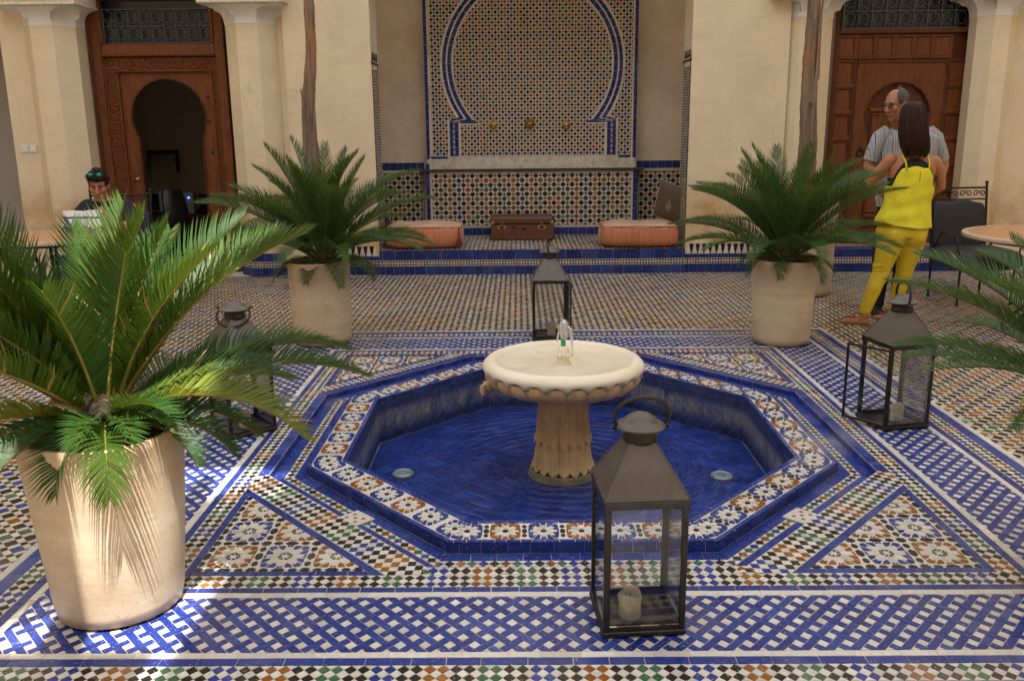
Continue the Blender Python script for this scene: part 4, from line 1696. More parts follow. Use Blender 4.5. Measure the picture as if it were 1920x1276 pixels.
def up_motif(a, b):
    aa, bb = (a + 60 + 2) % 6, (b + 4) % 6
    if aa == 5 or bb == 5:
        return 'blue'
    r = min(aa, 4 - aa, bb, 4 - bb)
    if r == 0 or (r == 1 and (aa + bb) % 2 == 0 and (a // 6 + b // 6) % 3 == 0):
        return 'ochre'
    if r == 1:
        return 'green' if ((a + 62) // 6 + (b + 4) // 6) % 2 else 'black'
    return 'ochre'


LZ0, LZ1 = 1.20 - OZ, 1.60 - OZ
BANDS = [(0.0, 0.022, 'wwhite', 0.3), (0.023, 0.068, 'wblue', 0.10), (0.069, 0.086, 'wwhite', 0.14), (0.087, 0.128, 'wblue', 0.10), (0.129, 0.155, 'wwhite', 0.3)]


def inside_arch(x, z):
    x, z = x - AC[0], z - AC[1]
    if hypot(x, z) < RI + 0.02:
        return z > LZ1 - AC[1] - 0.02 or abs(x) < 0.86
    return LZ0 - AC[1] - 0.02 < z < LZ1 - AC[1] + 0.01 and abs(x) < 0.86


def outside_arch(x, z):
    ax = abs(x - AC[0])
    if ax < 0.99 and z < LZ1:
        return False
    return hypot(x - AC[0], z - AC[1]) > RI + 0.14 and ax < 1.19 and z > LZ0


reg = [(-1.2, LZ0), (1.2, LZ0), (1.2, 3.3), (-1.2, 3.3)]
wall_field(mo, reg, -1.2, 1.2, LZ0, 3.3, 0.0372, up_motif, ok=lambda x, z: inside_arch(x, z) or outside_arch(x, z))
mo.build(fw, 0, "tile", "upper_mosaic")
a_end = math.asin((LZ1 + 0.02 - AC[1]) / RI)
for r0, r1, mat, L in BANDS:
    ra, rb = RI + r0, RI + r1
    n = int((pi - 2 * a_end) * ra / L)
    ae = math.asin(max(-1, (LZ1 + 0.02 + (r0 * 0.25) - AC[1]) / (RI + r0)))
    for i in range(n):
        b0, b1 = ae + (pi - 2 * ae) * i / n, ae + (pi - 2 * ae) * (i + 1) / n
        k = 4
        poly = [(AC[0] + rb * cos(b0 + (b1 - b0) * j / k), AC[1] + rb * sin(b0 + (b1 - b0) * j / k)) for j in range(k + 1)]
        poly += [(AC[0] + ra * cos(b1 - (b1 - b0) * j / k), AC[1] + ra * sin(b1 - (b1 - b0) * j / k)) for j in range(k + 1)]
        mA.add(poly, mat)
    # straight legs below the pinch
    for sx in (-1, 1):
        x0, x1 = 0.86 + r0, 0.86 + r1
        zt = LZ1 - 0.015 + r0 * 0.3
        xin = RI * cos(a_end)
        mA.add([(AC[0] + sx * x0, zt), (AC[0] + sx * x1, zt), (AC[0] + sx * (RI + r1) * cos(ae), LZ1 + 0.02 + r1 * 0.25), (AC[0] + sx * (RI + r0) * cos(ae), LZ1 + 0.02 + r0 * 0.25)], mat)
        z = LZ0 + 0.002
        while z < zt - 0.005:
            zz = min(zt, z + (L if mat == 'wblue' else (0.03 if r0 == 0.069 else L)))
            m2 = mat if r0 != 0.069 or int(z * 100) % 2 else 'wblue'
            mA.add([(AC[0] + sx * x0, z), (AC[0] + sx * x1, z), (AC[0] + sx * x1, zz), (AC[0] + sx * x0, zz)], m2)
            z = zz
for sx in (-1, 1):
    xi = RI * cos(a_end)
    # blue shelf pieces at the foot of the arch and the white line under them
    mA.add([(AC[0] + sx * (xi + 0.02), LZ1 + 0.018), (AC[0] + sx * 0.862, LZ1 + 0.018), (AC[0] + sx * 0.862, LZ1 - 0.022), (AC[0] + sx * (xi - 0.05), LZ1 - 0.022)], 'wblue')
    mA.add([(AC[0] + sx * 0.862, LZ1 - 0.023), (AC[0] + sx * (xi - 0.06), LZ1 - 0.023), (AC[0] + sx * (xi - 0.06), LZ1 - 0.042), (AC[0] + sx * 0.862, LZ1 - 0.042)], 'wwhite')
    pat_line(mA, LZ0 - 0.03, 3.3, 0.04, 0.11, lambda s, t, sx=sx: (sx * 1.25 - sx * t, s), None, 'wblue')
    pat_line(mA, LZ0 - 0.03, 3.3, 0.022, 0.25, lambda s, t, sx=sx: (sx * 1.209 - sx * t, s), None, 'wwhite')
    # white plinth blocks with a blue course on top
    xa, xb = sx * 1.25, AC[0] + sx * 1.02
    lo, hi = min(xa, xb), max(xa, xb)
    rgp = [(lo, 0.79), (hi, 0.79), (hi, LZ0 - 0.032), (lo, LZ0 - 0.032)]
    q = 0.046
    for i in range(-30, 60):
        for j in range(-40, 40):
            a, b = i * q, j * q
            mA.add([((s_ + t) * 0.7071, (s_ - t) * 0.7071) for s_, t in [(a, b), (a + q, b), (a + q, b + q), (a, b + q)]], 'wwhite', rgp)
    pat_line(mA, lo, hi, 0.03, 0.1, lambda s, t: (s, LZ0 - 0.031 + t), [(lo, 0), (hi, 0), (hi, 2), (lo, 2)], 'wblue')
lo, hi = AC[0] - 0.86, AC[0] + 0.86
rgp = [(lo, 0.79), (hi, 0.79), (hi, LZ0 - 0.012), (lo, LZ0 - 0.012)]
q = 0.046
for i in range(-30, 60):
    for j in range(-40, 40):
        a, b = i * q, j * q
        mA.add([((s_ + t) * 0.7071, (s_ - t) * 0.7071) for s_, t in [(a, b), (a + q, b), (a + q, b + q), (a, b + q)]], 'wwhite', rgp)
mA.build(fw, 260, "arch_tile", "arch_tiles")
# brass taps and the lion head
for x, z in ((-0.532 - OX, 1.55 - OZ), (0.333 - OX, 1.542 - OZ)):
    mb = MB()
    T = Matrix.Translation((x, 0.024, z)) @ Matrix.Rotation(pi / 2, 4, 'X')
    mb.lathe([(0.044, 0.0), (0.046, 0.006), (0.038, 0.014), (0.026, 0.018), (0.020, 0.030), (0.014, 0.034), (0.0, 0.034)], 24, M_=T, fn=lambda a, r, zz: (r * (1 + 0.05 * cos(12 * a)), zz))
    mb.tube([(x, -0.005, z), (x, -0.04, z - 0.002), (x, -0.052, z - 0.016), (x, -0.054, z - 0.034)], [0.014, 0.014, 0.013, 0.012], 10)
    mb.build("tap", M['brass'], fw, smooth=40)
mb = MB()
lx, lz = -0.103 - OX, 1.565 - OZ
mb.lathe([(0.0, -0.02), (0.042, -0.012), (0.052, 0.0), (0.044, 0.022), (0.03, 0.036), (0.0, 0.042)], 20, M_=Matrix.Translation((lx, 0.02, lz)) @ Matrix.Rotation(pi / 2, 4, 'X'),
         fn=lambda a, r, zz: (r * (1 + 0.12 * cos(7 * a)), zz))
for dx, dz, r in ((-0.022, 0.018, 0.012), (0.022, 0.018, 0.012), (0, -0.006, 0.017), (-0.04, 0.052, 0.014), (0.04, 0.052, 0.014), (0, 0.045, 0.022), (-0.02, -0.03, 0.016), (0.02, -0.03, 0.016)):
    mb.lathe([(0.0, -r), (r * 0.8, -r * 0.5), (r, 0), (r * 0.8, r * 0.5), (0.0, r)], 10, (lx + dx, -0.018, lz + dz))
mb.tube([(lx - 0.03, -0.026, lz - 0.05), (lx - 0.018, -0.034, lz - 0.085), (lx + 0.018, -0.034, lz - 0.085), (lx + 0.03, -0.026, lz - 0.05)], 0.007, 8)
mb.build("lion_head", M['brass'], fw, smooth=60)


# ------------------------------------------------------------------ columns
def octo(ap, c=(0, 0), n=8):
    r = ap / cos(pi / 8)
    return [(c[0] + r * cos(-pi / 2 - pi / 8 + i * pi / 4), c[1] + r * sin(-pi / 2 - pi / 8 + i * pi / 4)) for i in range(8)]


GC = "octagonal plaster columns"


def column(x, y, ap, lab, base=True):
    c = thing("octagonal_column", lab, "column", (x, y, 0), 0, GC)
    mb = MB()
    zs = [0.0, 0.6, 1.4, 2.2, 2.58]
    rings = []
    for z in zs:
        rings.append([(px, py, z) for px, py in octo(ap * (1.0 if z > 0.01 else 1.0))])
    mb.loft(rings)
    mb.build("shaft", M['plaster'], c)
    # white capital: flares from the octagon to a square slab, hollowed on the corners
    mb = MB()
    rings = []
    for i in range(17):
        t = i / 16
        fl = 1 - sqrt(max(0, 1 - t * t))
        ring = []
        for k in range(128):
            a = 2 * pi * k / 128
            m8 = cos((a + pi / 8) % (pi / 4) - pi / 8)
            ro = ap * 1.02 / m8
            ms = max(abs(cos(a)), abs(sin(a)))
            rs = (ap + 0.14) / ms
            # the diagonal facets end in a hollow arch under the square of the capital
            dg = abs((a % (pi / 2)) - pi / 4) / (pi / 8)
            if dg < 1:
                hh = 0.35 + 0.55 * sqrt(1 - dg * dg)
                w = min(1.0, max(0.0, (t - hh) / 0.10)) if t < 1 else 1.0
                w = w * (0.35 + 0.65 * fl) if t < 0.95 else 1.0
                r = ro * (1 - 0.05 * (1 - dg)) + (rs - ro) * w
            else:
                r = ro + (rs - ro) * fl
            ring.append((r * cos(a), r * sin(a), 2.578 + 0.175 * t))
        rings.append(ring)
    mb.loft(rings)
    mb.build("capital", M['plaster_white'], c, smooth=30)
    mb = MB()
    s = ap + 0.17
    mb.box(-s, s, -s, s, 2.755, 2.785, bev=0.006)
    mb.box(-s + 0.015, s - 0.015, -s + 0.015, s - 0.015, 2.787, 3.02)
    for i in range(14):
        x0 = -s + 0.03 + i * (2 * s - 0.06) / 14
        w = (2 * s - 0.06) / 14
        mb.lathe([(w * 0.42, 0), (w * 0.30, 0.012), (w * 0.12, 0.004), (0.0, 0.014)], 8, M_=Matrix.Translation((x0 + w / 2, -s + 0.0155, 2.84)) @ Matrix.Rotation(pi / 2, 4, 'X'))
        mb.box(x0 + 0.004, x0 + w - 0.004, -s + 0.006, -s + 0.0152, 2.80, 2.812)
    mb.build("abacus", pm("carved_stucco", (0.66, 0.58, 0.45), 0.7, 0.2, 30, 0.3, 80), c, smooth=30)
    if base:
        mb = MB()
        rings = [[(px, py, z) for px, py in octo(ap + 0.012)] for z in (0.0, 0.252)]
        mb.loft(rings)
        mb.build("base_block", M['grout'], c)
        oo = octo(ap + 0.012)
        mo_all = []
        for i in (7, 0, 1, 6, 2):
            a, b = oo[i], oo[(i + 1) % 8]
            A, B = Vector((*a, 0)), Vector((*b, 0))
            U = (B - A).normalized()
            mo = Mosaic(A, U, UZ, Vector((U.y, -U.x, 0)), h=0.005)
            W = (B - A).length
            full = [(0, 0), (W, 0), (W, 1), (0, 1)]
            pat_line(mo, 0, W, 0.094, 0.1, None, full, 'wblue')
            pat_checker(mo, 0, W, 0.06, 2, lambda s, t: (s, 0.096 + t), full, d=0.030, pre='w')
            pat_line(mo, 0, W, 0.092, 0.1, lambda s, t: (s, 0.158 + t), full, 'wblue')
            mo.build(c, 10, "base_tile", "base_mosaic")
    return c


column(-5.06, 5.29, 0.275, "octagonal plaster column behind the seated man, light switches to its left")
column(-2.975, 5.27, 0.262, "octagonal plaster column right of the open carved doorway")
column(2.72, 5.28, 0.262, "octagonal plaster column behind the right palm trunk, left of the closed door")
column(4.625, 5.20, 0.20, "octagonal plaster column right of the closed door, behind the iron chair")

# walls over and beside the columns
ww = thing("gallery_wall", "beige plaster wall above and beside the columns", "wall", (0, 5.05, 0))
mb = MB()
mb.box(-7.0, -1.737, 0.02, 0.46, 3.02, 8.4)
mb.box(1.537, 7.0, 0.02, 0.46, 3.02, 8.4)
mb.box(-5.56, -5.0, 0.09, 0.40, 0, 3.02)
mb.box(-2.95, -2.63, 0.12, 0.44, 0, 3.02)
mb.box(2.525, 2.75, 0.10, 0.44, 0, 3.02)
mb.box(4.64, 6.6, 0.16, 0.5, 0, 3.02)
mb.build("wall_body", M['plaster'], ww)
for x in (-5.49, -5.40):
    s = thing("light_switch", "white light switch, %s of the pair on the plaster wall" % ("left" if x < -5.45 else "right"), "light switch", (x + 0.04, 5.139, 1.36), 0, "light switches by the column")
    MB().box(-0.041, 0.041, -0.010, 0, -0.041, 0.041, bev=0.003).build("plate", M['plastic_white'], s)
    MB().box(-0.032, 0.032, -0.0165, -0.0105, -0.030, 0.030, bev=0.003).build("rocker", M['plastic_white'], s)

# office behind the left doorway, and the dark passage at the far left
rm = structure(MB().box(-5.9, -2.78, 8.5, 8.6, 0, 3.0).box(-5.6, -5.5, 5.55, 8.5, 0, 3.0).box(-2.88, -2.78, 5.62, 8.5, 0, 3.0).box(-7.0, -2.78, 5.5, 8.6, 3.005, 3.1)
               .box(-7.0, -5.6, 7.0, 7.1, 0, 3.0).box(-6.99, -6.9, 5.5, 7.0, 0, 3.0).build("office_wall", M['plaster_room']))


# ------------------------------------------------------------------ doors
def rope(mb, p0, p1, r, n):
    p0, p1 = Vector(p0), Vector(p1)
    L = (p1 - p0).length
    d = (p1 - p0) / L
    k = int(L / (r * 1.6))
    for i in range(k):
        c = p0 + d * ((i + 0.5) * L / k)
        ax = d
        side = d.cross(Vector((0, 1, 0))).normalized()
        q = [c + d * (r * 0.9) + side * r, c + d * (r * 0.2) + side * r, c - d * (r * 0.9) - side * r, c - d * (r * 0.2) - side * r]
        f = Vector((0, -r * 0.9, 0))
        mid = [c + d * (r * 0.75) + f * 1.0, c - d * (r * 0.35) + f]
        mb.add([q[0], q[1], q[2], q[3], mid[0], mid[1]], [(0, 1, 5, 4), (2, 3, 4, 5), (0, 4, 3), (1, 2, 5)])


def scroll_mesh():
    """one module of the wrought iron grille: post, ring arch, pair of curls"""
    mb = MB()
    mb.tube([(-0.055, 0, 0.0), (-0.055, 0, 0.165)], 0.0035, 5)
    mb.tube([(-0.068, -0.004, 0.060), (-0.042, -0.004, 0.060)], 0.004, 5)
    pts = [(0.042 * cos(a), 0, 0.108 + 0.046 * sin(a)) for a in [(-0.9 + i * (pi + 1.8) / 12) for i in range(13)]]
    mb.tube(pts, 0.0032, 5)
    mb.tube([(-0.030, 0, 0.073), (-0.044, 0, 0.05)], 0.003, 5)
    mb.tube([(0.030, 0, 0.073), (0.044, 0, 0.05)], 0.003, 5)
    for sx in (-1, 1):
        pts = []
        for i in range(12):
            a = i / 11 * 4.6
            r = 0.020 * (1 - i / 11 * 0.72)
            pts.append((sx * (0.022 - r * cos(a)), 0, 0.030 + r * sin(a)))
        mb.tube(pts, 0.0028, 5)
    return mb.mesh("scroll", M['grille_iron'], 60)


SCROLL = scroll_mesh()


def grille(parent, x0, x1, z0, rows, cols, y):
    dx = (x1 - x0) / cols
    g = MB()
    for r in range(rows + 1):
        g.box(x0, x1, y - 0.004, y + 0.004, z0 + r * 0.168 - 0.0035, z0 + r * 0.168 + 0.0035)
    for xx in (x0, x1):
        g.box(xx - 0.005, xx + 0.005, y - 0.0045, y + 0.0045, z0, z0 + rows * 0.168)
    gp = g.build("grille", M['grille_iron'], parent)
    for r in range(rows):
        for c in range(cols):
            o = link("scroll", SCROLL, gp, (x0 + (c + 0.5) * dx, y, z0 + r * 0.168))
            o.scale = (dx / 0.125, 1, 1)


def horseshoe(cx, cz, rad, z0, half, n=40):
    """outline from bottom left, over the arch, to bottom right"""
    a0 = -math.acos(min(1, half / rad))
    pts = [(cx - half, z0)]
    for i in range(n + 1):
        a = pi - a0 + (2 * a0 - pi) * i / n
        pts.append((cx + rad * cos(a), cz + rad * sin(a)))
    pts.append((cx + half, z0))
    return pts


# left: open carved doorway
dl = thing("carved_doorway", "carved cedar doorway with open horseshoe arch into the dark office", "doorway", (-4.04, 5.40, 0))
X0, X1 = -0.73, 0.71                      # outer frame, local
mb = MB()
for sx, xa, xb in ((0, X0, X0 + 0.13), (1, X1 - 0.10, X1)):
    mb.box(xa, xb, -0.03, 0.13, 0, 3.0, bev=0.006)
mb.box(X0 + 0.131, X1 - 0.101, -0.02, 0.12, 2.86, 3.0, bev=0.006)
mb.box(X0 + 0.131, X1 - 0.101, -0.025, 0.12, 2.295, 2.425, bev=0.012)
mb.box(X0 + 0.131, X0 + 0.165, -0.04, 0.10, 2.426, 2.859, bev=0.008)
mb.box(X1 - 0.135, X1 - 0.101, -0.04, 0.10, 2.426, 2.859, bev=0.008)
mb.box(X0 + 0.131, X1 - 0.101, -0.045, -0.026, 2.302, 2.33, bev=0.006)
mb.build("frame", M['wood'], dl)
mb = MB()
rope(mb, (X0 + 0.035, -0.032, 0.0), (X0 + 0.035, -0.032, 3.0), 0.016, 0)
mb.build("rope_moulding", M['wood_dark'], dl)
MB().box(X0 + 0.166, X1 - 0.136, 0.05, 0.06, 2.427, 2.858).build("pane", M['glass_dark'], dl)
grille(dl, X0 + 0.17, X1 - 0.14, 2.435, 2, 9, 0.01)
# the leaf with its horseshoe opening
cx, cz, rad, half = 0.040, 1.665, 0.405, 0.345
inn = horseshoe(cx, cz, rad, 0.0, half)
L0, L1, LT = X0 + 0.135, X1 - 0.105, 2.285


def outer_for(inner, x0, x1, zt):
    out = []
    for x, z in inner:
        dx, dz = x - cx, z - 1.2
        if z <= 0.001:
            out.append((x0 if x < cx else x1, 0.0))
            continue
        k = min((x0 - cx) / dx if dx < 0 else 1e9, (x1 - cx) / dx if dx > 0 else 1e9, (zt - 1.2) / dz if dz > 0 else 1e9, (0.0 - 1.2) / dz if dz < 0 else 1e9)
        out.append((cx + dx * k, 1.2 + dz * k))
    return out


D0 = (0, 0, 0)
mb = MB()
mb.strip(inn, outer_for(inn, cx - 0.49, cx + 0.49, 2.13), D0, UX, UZ, -UY, -0.07, -0.02)
mb.build("leaf", M['wood'], dl)
mb = MB()
o1 = outer_for(inn, cx - 0.49, cx + 0.49, 2.13)
mb.strip(outer_for(inn, cx - 0.4899, cx + 0.4899, 2.1299), outer_for(inn, L0, L1, LT), D0, UX, UZ, -UY, -0.08, 0.0)
mb.build("carved_border", M['carved'], dl)
mb = MB()
arc = [p for p in inn]
for i in range(len(arc) - 1):
    a, b = Vector((arc[i][0], -0.0, arc[i][1])), Vector((arc[i + 1][0], -0.0, arc[i + 1][1]))
    k = max(1, int((b - a).length / 0.028))
    for j in range(k):
        c = a + (b - a) * ((j + 0.5) / k)
        mb.lathe([(0.015, 0.0), (0.012, 0.012), (0.0, 0.016)], 8, M_=Matrix.Translation((c.x, 0.02, c.z)) @ Matrix.Rotation(pi / 2, 4, 'X'))
mb.build("beaded_edge", M['wood_dark'], dl, smooth=50)
# mouldings framing the leaf, carved rosettes up the border
mb = MB()
for xx in (cx - 0.505, cx + 0.49):
    mb.box(xx, xx + 0.018, -0.022, 0.0, 0, 2.14, bev=0.005)
mb.box(cx - 0.505, cx + 0.508, -0.022, 0.0, 2.141, 2.158, bev=0.005)
for xx in (L0, L1 - 0.014):
    mb.box(xx, xx + 0.014, -0.018, 0.0, 0, LT, bev=0.004)
mb.build("moulding", M['wood'], dl)
ros = MB().lathe([(0.040, 0.0), (0.034, 0.008), (0.018, 0.004), (0.010, 0.010), (0.0, 0.011)], 16, fn=lambda a, r, z: (r * (1 + 0.16 * cos(6 * a)), z)).mesh("rosette", M['carved'], 40)
for k in range(24):
    for xx in ((L0 + cx - 0.505) / 2 + 0.006, (L1 + cx + 0.508) / 2 - 0.004):
        link("rosette", ros, dl, (xx, -0.001, 0.08 + k * 0.094), (pi / 2, 0, 0))
for k in range(11):
    link("rosette", ros, dl, (cx - 0.45 + k * 0.09, -0.001, 2.222), (pi / 2, 0, 0))
stud = MB().lathe([(0.016, 0.0), (0.013, 0.007), (0.0, 0.010)], 12).mesh("stud", M['iron'], 60)
for zz in (0.35, 0.85, 1.3, 1.62, 1.88):
    link("stud", stud, dl, (cx + 0.435, -0.021 + 0.041, zz), (pi / 2, 0, 0))
for zz in (0.5, 1.0):
    link("stud", stud, dl, (cx - 0.435, -0.021 + 0.041, zz), (pi / 2, 0, 0))
mb = MB()
mb.lathe([(0.020, 0.0), (0.022, 0.006), (0.012, 0.02), (0.02, 0.034), (0.0, 0.045)], 14, M_=Matrix.Translation((cx - 0.40, 0.02, 1.02)) @ Matrix.Rotation(pi / 2, 4, 'X'))
mb.build("door_knob", M['brass'], dl, smooth=50)
MB().box(X0, X1, -0.045, 0.14, -0.003, 0.02, bev=0.006).build("threshold", M['wood_dark'], dl)

# right: closed coffered door on its own tiled step
rs = thing("door_step", "tiled step under the closed wooden door", "step", (3.78, 4.985, 0))
MB().box(-0.86, 0.66, 0.005, 0.50, 0, 0.253).build("step_body", M['grout'], rs)
mo = Mosaic((-0.86, 0.005, 0), UX, UZ, -UY, h=0.006)
base_course(mo, 0, 1.52, 0.094, False)
mo.build(rs, 60, "riser_tile", "riser_mosaic")
mo = Mosaic((0, 0.004, 0.253), UX, UY, UZ, h=0.005)
pat_line(mo, -0.86, 0.66, 0.10, 0.14, None, [(-0.86, 0), (0.66, 0), (0.66, 0.1), (-0.86, 0.1)], 'wblue')
pat_field(mo, [(-0.86, 0.102), (0.66, 0.102), (0.66, 0.36), (-0.86, 0.36)], -0.86, 0.66, 0.102, 0.36)
mo.build(rs, 12, "tread_tile", "tread_mosaic")

dr_ = thing("coffered_door", "closed cedar door of square panels around a blind horseshoe arch", "door", (3.795, 5.34, 0.258))
W = 0.735
mb = MB()
mb.box(-W, -W + 0.05, -0.03, 0.12, 0, 2.78, bev=0.005)
mb.box(W - 0.05, W, -0.03, 0.12, 0, 2.78, bev=0.005)
mb.box(-W + 0.0505, W - 0.0505, -0.025, 0.12, 2.185, 2.235, bev=0.008)
mb.box(-W + 0.0505, W - 0.0505, -0.025, 0.12, 2.70, 2.78, bev=0.008)
mb.build("frame", M['wood_dark'], dr_)
MB().box(-W + 0.051, W - 0.051, 0.05, 0.06, 2.236, 2.70).build("pane", M['glass_dark'], dr_)
grille(dr_, -W + 0.09, W - 0.09, 2.24, 2, 9, 0.0)
MB().box(-W + 0.051, W - 0.051, 0.03, 0.10, 0.0, 2.184).build("leaf", M['wood_dark'], dr_)
mb = MB()
rope(mb, (W - 0.012, -0.034, 0), (W - 0.012, -0.034, 2.78), 0.012, 0)
mb.build("rope_moulding", M['wood_dark'], dr_)


def coffer(w, h):
    mb = MB()
    mb.loft([[(-w / 2, 0.0, -h / 2), (w / 2, 0.0, -h / 2), (w / 2, 0.0, h / 2), (-w / 2, 0.0, h / 2)],
             [(-w / 2, -0.026, -h / 2), (w / 2, -0.026, -h / 2), (w / 2, -0.026, h / 2), (-w / 2, -0.026, h / 2)],
             [(-w / 2 + 0.016, -0.026, -h / 2 + 0.016), (w / 2 - 0.016, -0.026, -h / 2 + 0.016), (w / 2 - 0.016, -0.026, h / 2 - 0.016), (-w / 2 + 0.016, -0.026, h / 2 - 0.016)],
             [(-w / 2 + 0.03, -0.006, -h / 2 + 0.03), (w / 2 - 0.03, -0.006, -h / 2 + 0.03), (w / 2 - 0.03, -0.006, h / 2 - 0.03), (-w / 2 + 0.03, -0.006, h / 2 - 0.03)]], cap0=False)
    return mb.mesh("panel", M['wood'], None)


cA = coffer(0.196, 0.235)
for i in range(6):
    link("panel", cA, dr_, (-W + 0.05 + 0.10 + i * 0.20, 0.0295, 2.055))
cB = coffer(0.196, 0.25)
rail = MB().box(-0.098, 0.098, -0.034, 0.0, -0.018, 0.018, bev=0.006).mesh("rail", M['wood'], None)
for i in range(7):
    zc = 1.80 - i * 0.272
    for sx in (-1, 1):
        link("panel", cB, dr_, (sx * (W - 0.15), 0.0295, zc))
        if i < 7:
            link("rail", rail, dr_, (sx * (W - 0.15), 0.029, zc - 0.136))
mb = MB()
for xx in (-W + 0.25, W - 0.25):
    mb.box(xx - 0.018, xx + 0.018, -0.006, 0.0295, 0, 1.925, bev=0.006)
mb.box(-W + 0.27, W - 0.27, -0.006, 0.0295, 1.89, 1.925, bev=0.006)
mb.build("stile", M['wood_dark'], dr_)
cx, cz, rad, half = 0.0, 1.36, 0.335, 0.285
inn = horseshoe(cx, cz, rad, 0.0, half)
mb = MB()
mb.strip(inn, outer_for(inn, -W + 0.27, W - 0.27, 1.888), D0, UX, UZ, -UY, -0.029, 0.004)
mb.build("arch_surround", M['wood'], dr_)
mb = MB()
for i in range(len(inn) - 1):
    a, b = Vector((inn[i][0], 0, inn[i][1])), Vector((inn[i + 1][0], 0, inn[i + 1][1]))
    k = max(1, int((b - a).length / 0.024))
    for j in range(k):
        c = a + (b - a) * ((j + 0.5) / k)
        mb.lathe([(0.016, 0.0), (0.012, 0.014), (0.0, 0.018)], 7, M_=Matrix.Translation((c.x, -0.003, c.z)) @ Matrix.Rotation(pi / 2, 4, 'X'))
mb.build("beaded_edge", M['wood_dark'], dr_, smooth=50)
mb = MB()
mb.box(-0.028, 0.028, 0.004, 0.0295, 0, 1.69, bev=0.005)
for zz in (1.42, 0.78, 0.30):
    mb.box(-0.30, -0.0285, 0.006, 0.0295, zz - 0.02, zz + 0.02, bev=0.005)
    mb.box(0.0285, 0.30, 0.006, 0.0295, zz - 0.02, zz + 0.02, bev=0.005)
mb.build("centre_stile", M['wood'], dr_)
inner_panel = coffer(0.22, 0.54)
for sx in (-1, 1):
    for zz in (1.10, 0.54):
        link("panel", inner_panel, dr_, (sx * 0.15, 0.0295, zz), (0, 0, 0)).scale = (1, 0.5, 1.05 if zz > 1 else 0.75)
mb = MB()
mb.tube([(0.036 * cos(a) - 0.37, -0.014, 0.97 + 0.036 * sin(a)) for a in [i * 2 * pi / 14 for i in range(14)]], 0.007, 6, closed=True)
mb.lathe([(0.022, 0.0), (0.016, 0.016), (0.0, 0.022)], 12, M_=Matrix.Translation((-0.37, -0.003, 1.006)) @ Matrix.Rotation(pi / 2, 4, 'X'))
mb.build("knocker", M['iron'], dr_, smooth=60)

# ------------------------------------------------------------------ courtyard walls round the view; canvases and pole added for shade
wl_ = structure(MB().box(-7.3, -7.0, -7.6, 9.0, 0, 8.4).box(7.0, 7.3, -7.6, 9.0, 0, 8.4).box(-7.0, 7.0, -7.6, -7.3, 0, 8.4).box(-7.0, 7.0, 8.65, 8.9, 0, 8.4).build("courtyard_wall", M['plaster']))


def added_awning(x0, x1, y0, y1, z, sag, lab):  # added sheet out of view: blocks the sun except over the near-left gap
    nx, ny = 16, 16
    vs, fs = [], []
    for j in range(ny + 1):
        for i in range(nx + 1):
            u, v = i / nx, j / ny
            vs.append((x0 + (x1 - x0) * u, y0 + (y1 - y0) * v, z - sag * sin(pi * u) * sin(pi * v) - 0.05 * sin(v * 14) * sin(pi * u)))
    for j in range(ny):
        for i in range(nx):
            a = j * (nx + 1) + i
            fs.append((a, a + 1, a + nx + 2, a + nx + 1))
    o = MB().add(vs, fs).build("added_awning", M['canvas'], smooth=180)
    return tag(o, lab, "added_awning", "canvas sheets added out of view for shade")


added_awning(-6.95, 6.95, -4.0, 3.3, 8.0, 0.35, "wide canvas sheet added out of view to shade the back of the courtyard")
added_awning(-0.40, 6.95, -6.30, -3.8, 7.8, 0.15, "small canvas sheet added out of view to shade the front right of the courtyard")

added_awning(-6.95, -0.45, -6.30, -5.36, 7.7, 0.12, "narrow canvas strip added out of view to shade the front left floor")
added_awning(-6.95, -0.98, -5.40, -3.9, 7.85, 0.12, "small canvas sheet added out of view to keep sun off the front left")
pl = thing("added_pole", "unseen wooden pole added to cast a shadow band on the nearest pot", "pole", (-1.30, -3.36, 0))
MB().lathe([(0.085, 0.0), (0.075, 0.3), (0.068, 4.0), (0.06, 7.7), (0.0, 7.7)], 14).build("shaft", M['bark'], pl, smooth=50)  # added unseen post, stands where its shadow crosses the nearest pot
MB().lathe([(0.13, 0.0), (0.13, 0.04), (0.09, 0.05), (0.087, 0.12)], 16, cap1=False).build("foot", M['iron'], pl, smooth=40)
# ------------------------------------------------------------------ pots
def pot_mesh(r0, r1, h, name="pot_body"):
    mb = MB()
    prof = [(0.0, 0.006), (r0 - 0.03, 0.0), (r0 - 0.008, 0.012), (r0, 0.05), (r0 + (r1 - r0) * 0.5, h * 0.5), (r1, h - 0.03), (r1 + 0.002, h - 0.008), (r1 - 0.004, h), (r1 - 0.018, h - 0.002), (r1 - 0.024, h - 0.02), (r1 - 0.03, h - 0.10)]

    def wob(a, r, z):
        return (r * (1 + 0.006 * sin(2 * a + z * 3) + 0.004 * sin(3 * a - z * 7)), z + (0.004 * sin(2 * a + 1) if z > h * 0.8 else 0))
    mb.lathe(prof, 56, cap1=False, fn=wob)
    return mb


def make_pot(lab, x, y, r0, r1, h, group):
    p = thing("plant_pot", lab, "pot", (x, y, 0), R.uniform(0, 6), group)
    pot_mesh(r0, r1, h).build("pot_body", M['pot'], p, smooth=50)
    mb = MB()
    mb.lathe([(r1 - 0.02, h - 0.035), (r1 - 0.08, h - 0.02), (0.0, h + 0.01)], 24, cap0=False)
    mb.build("soil", M['soil'], p, smooth=60)
    return p


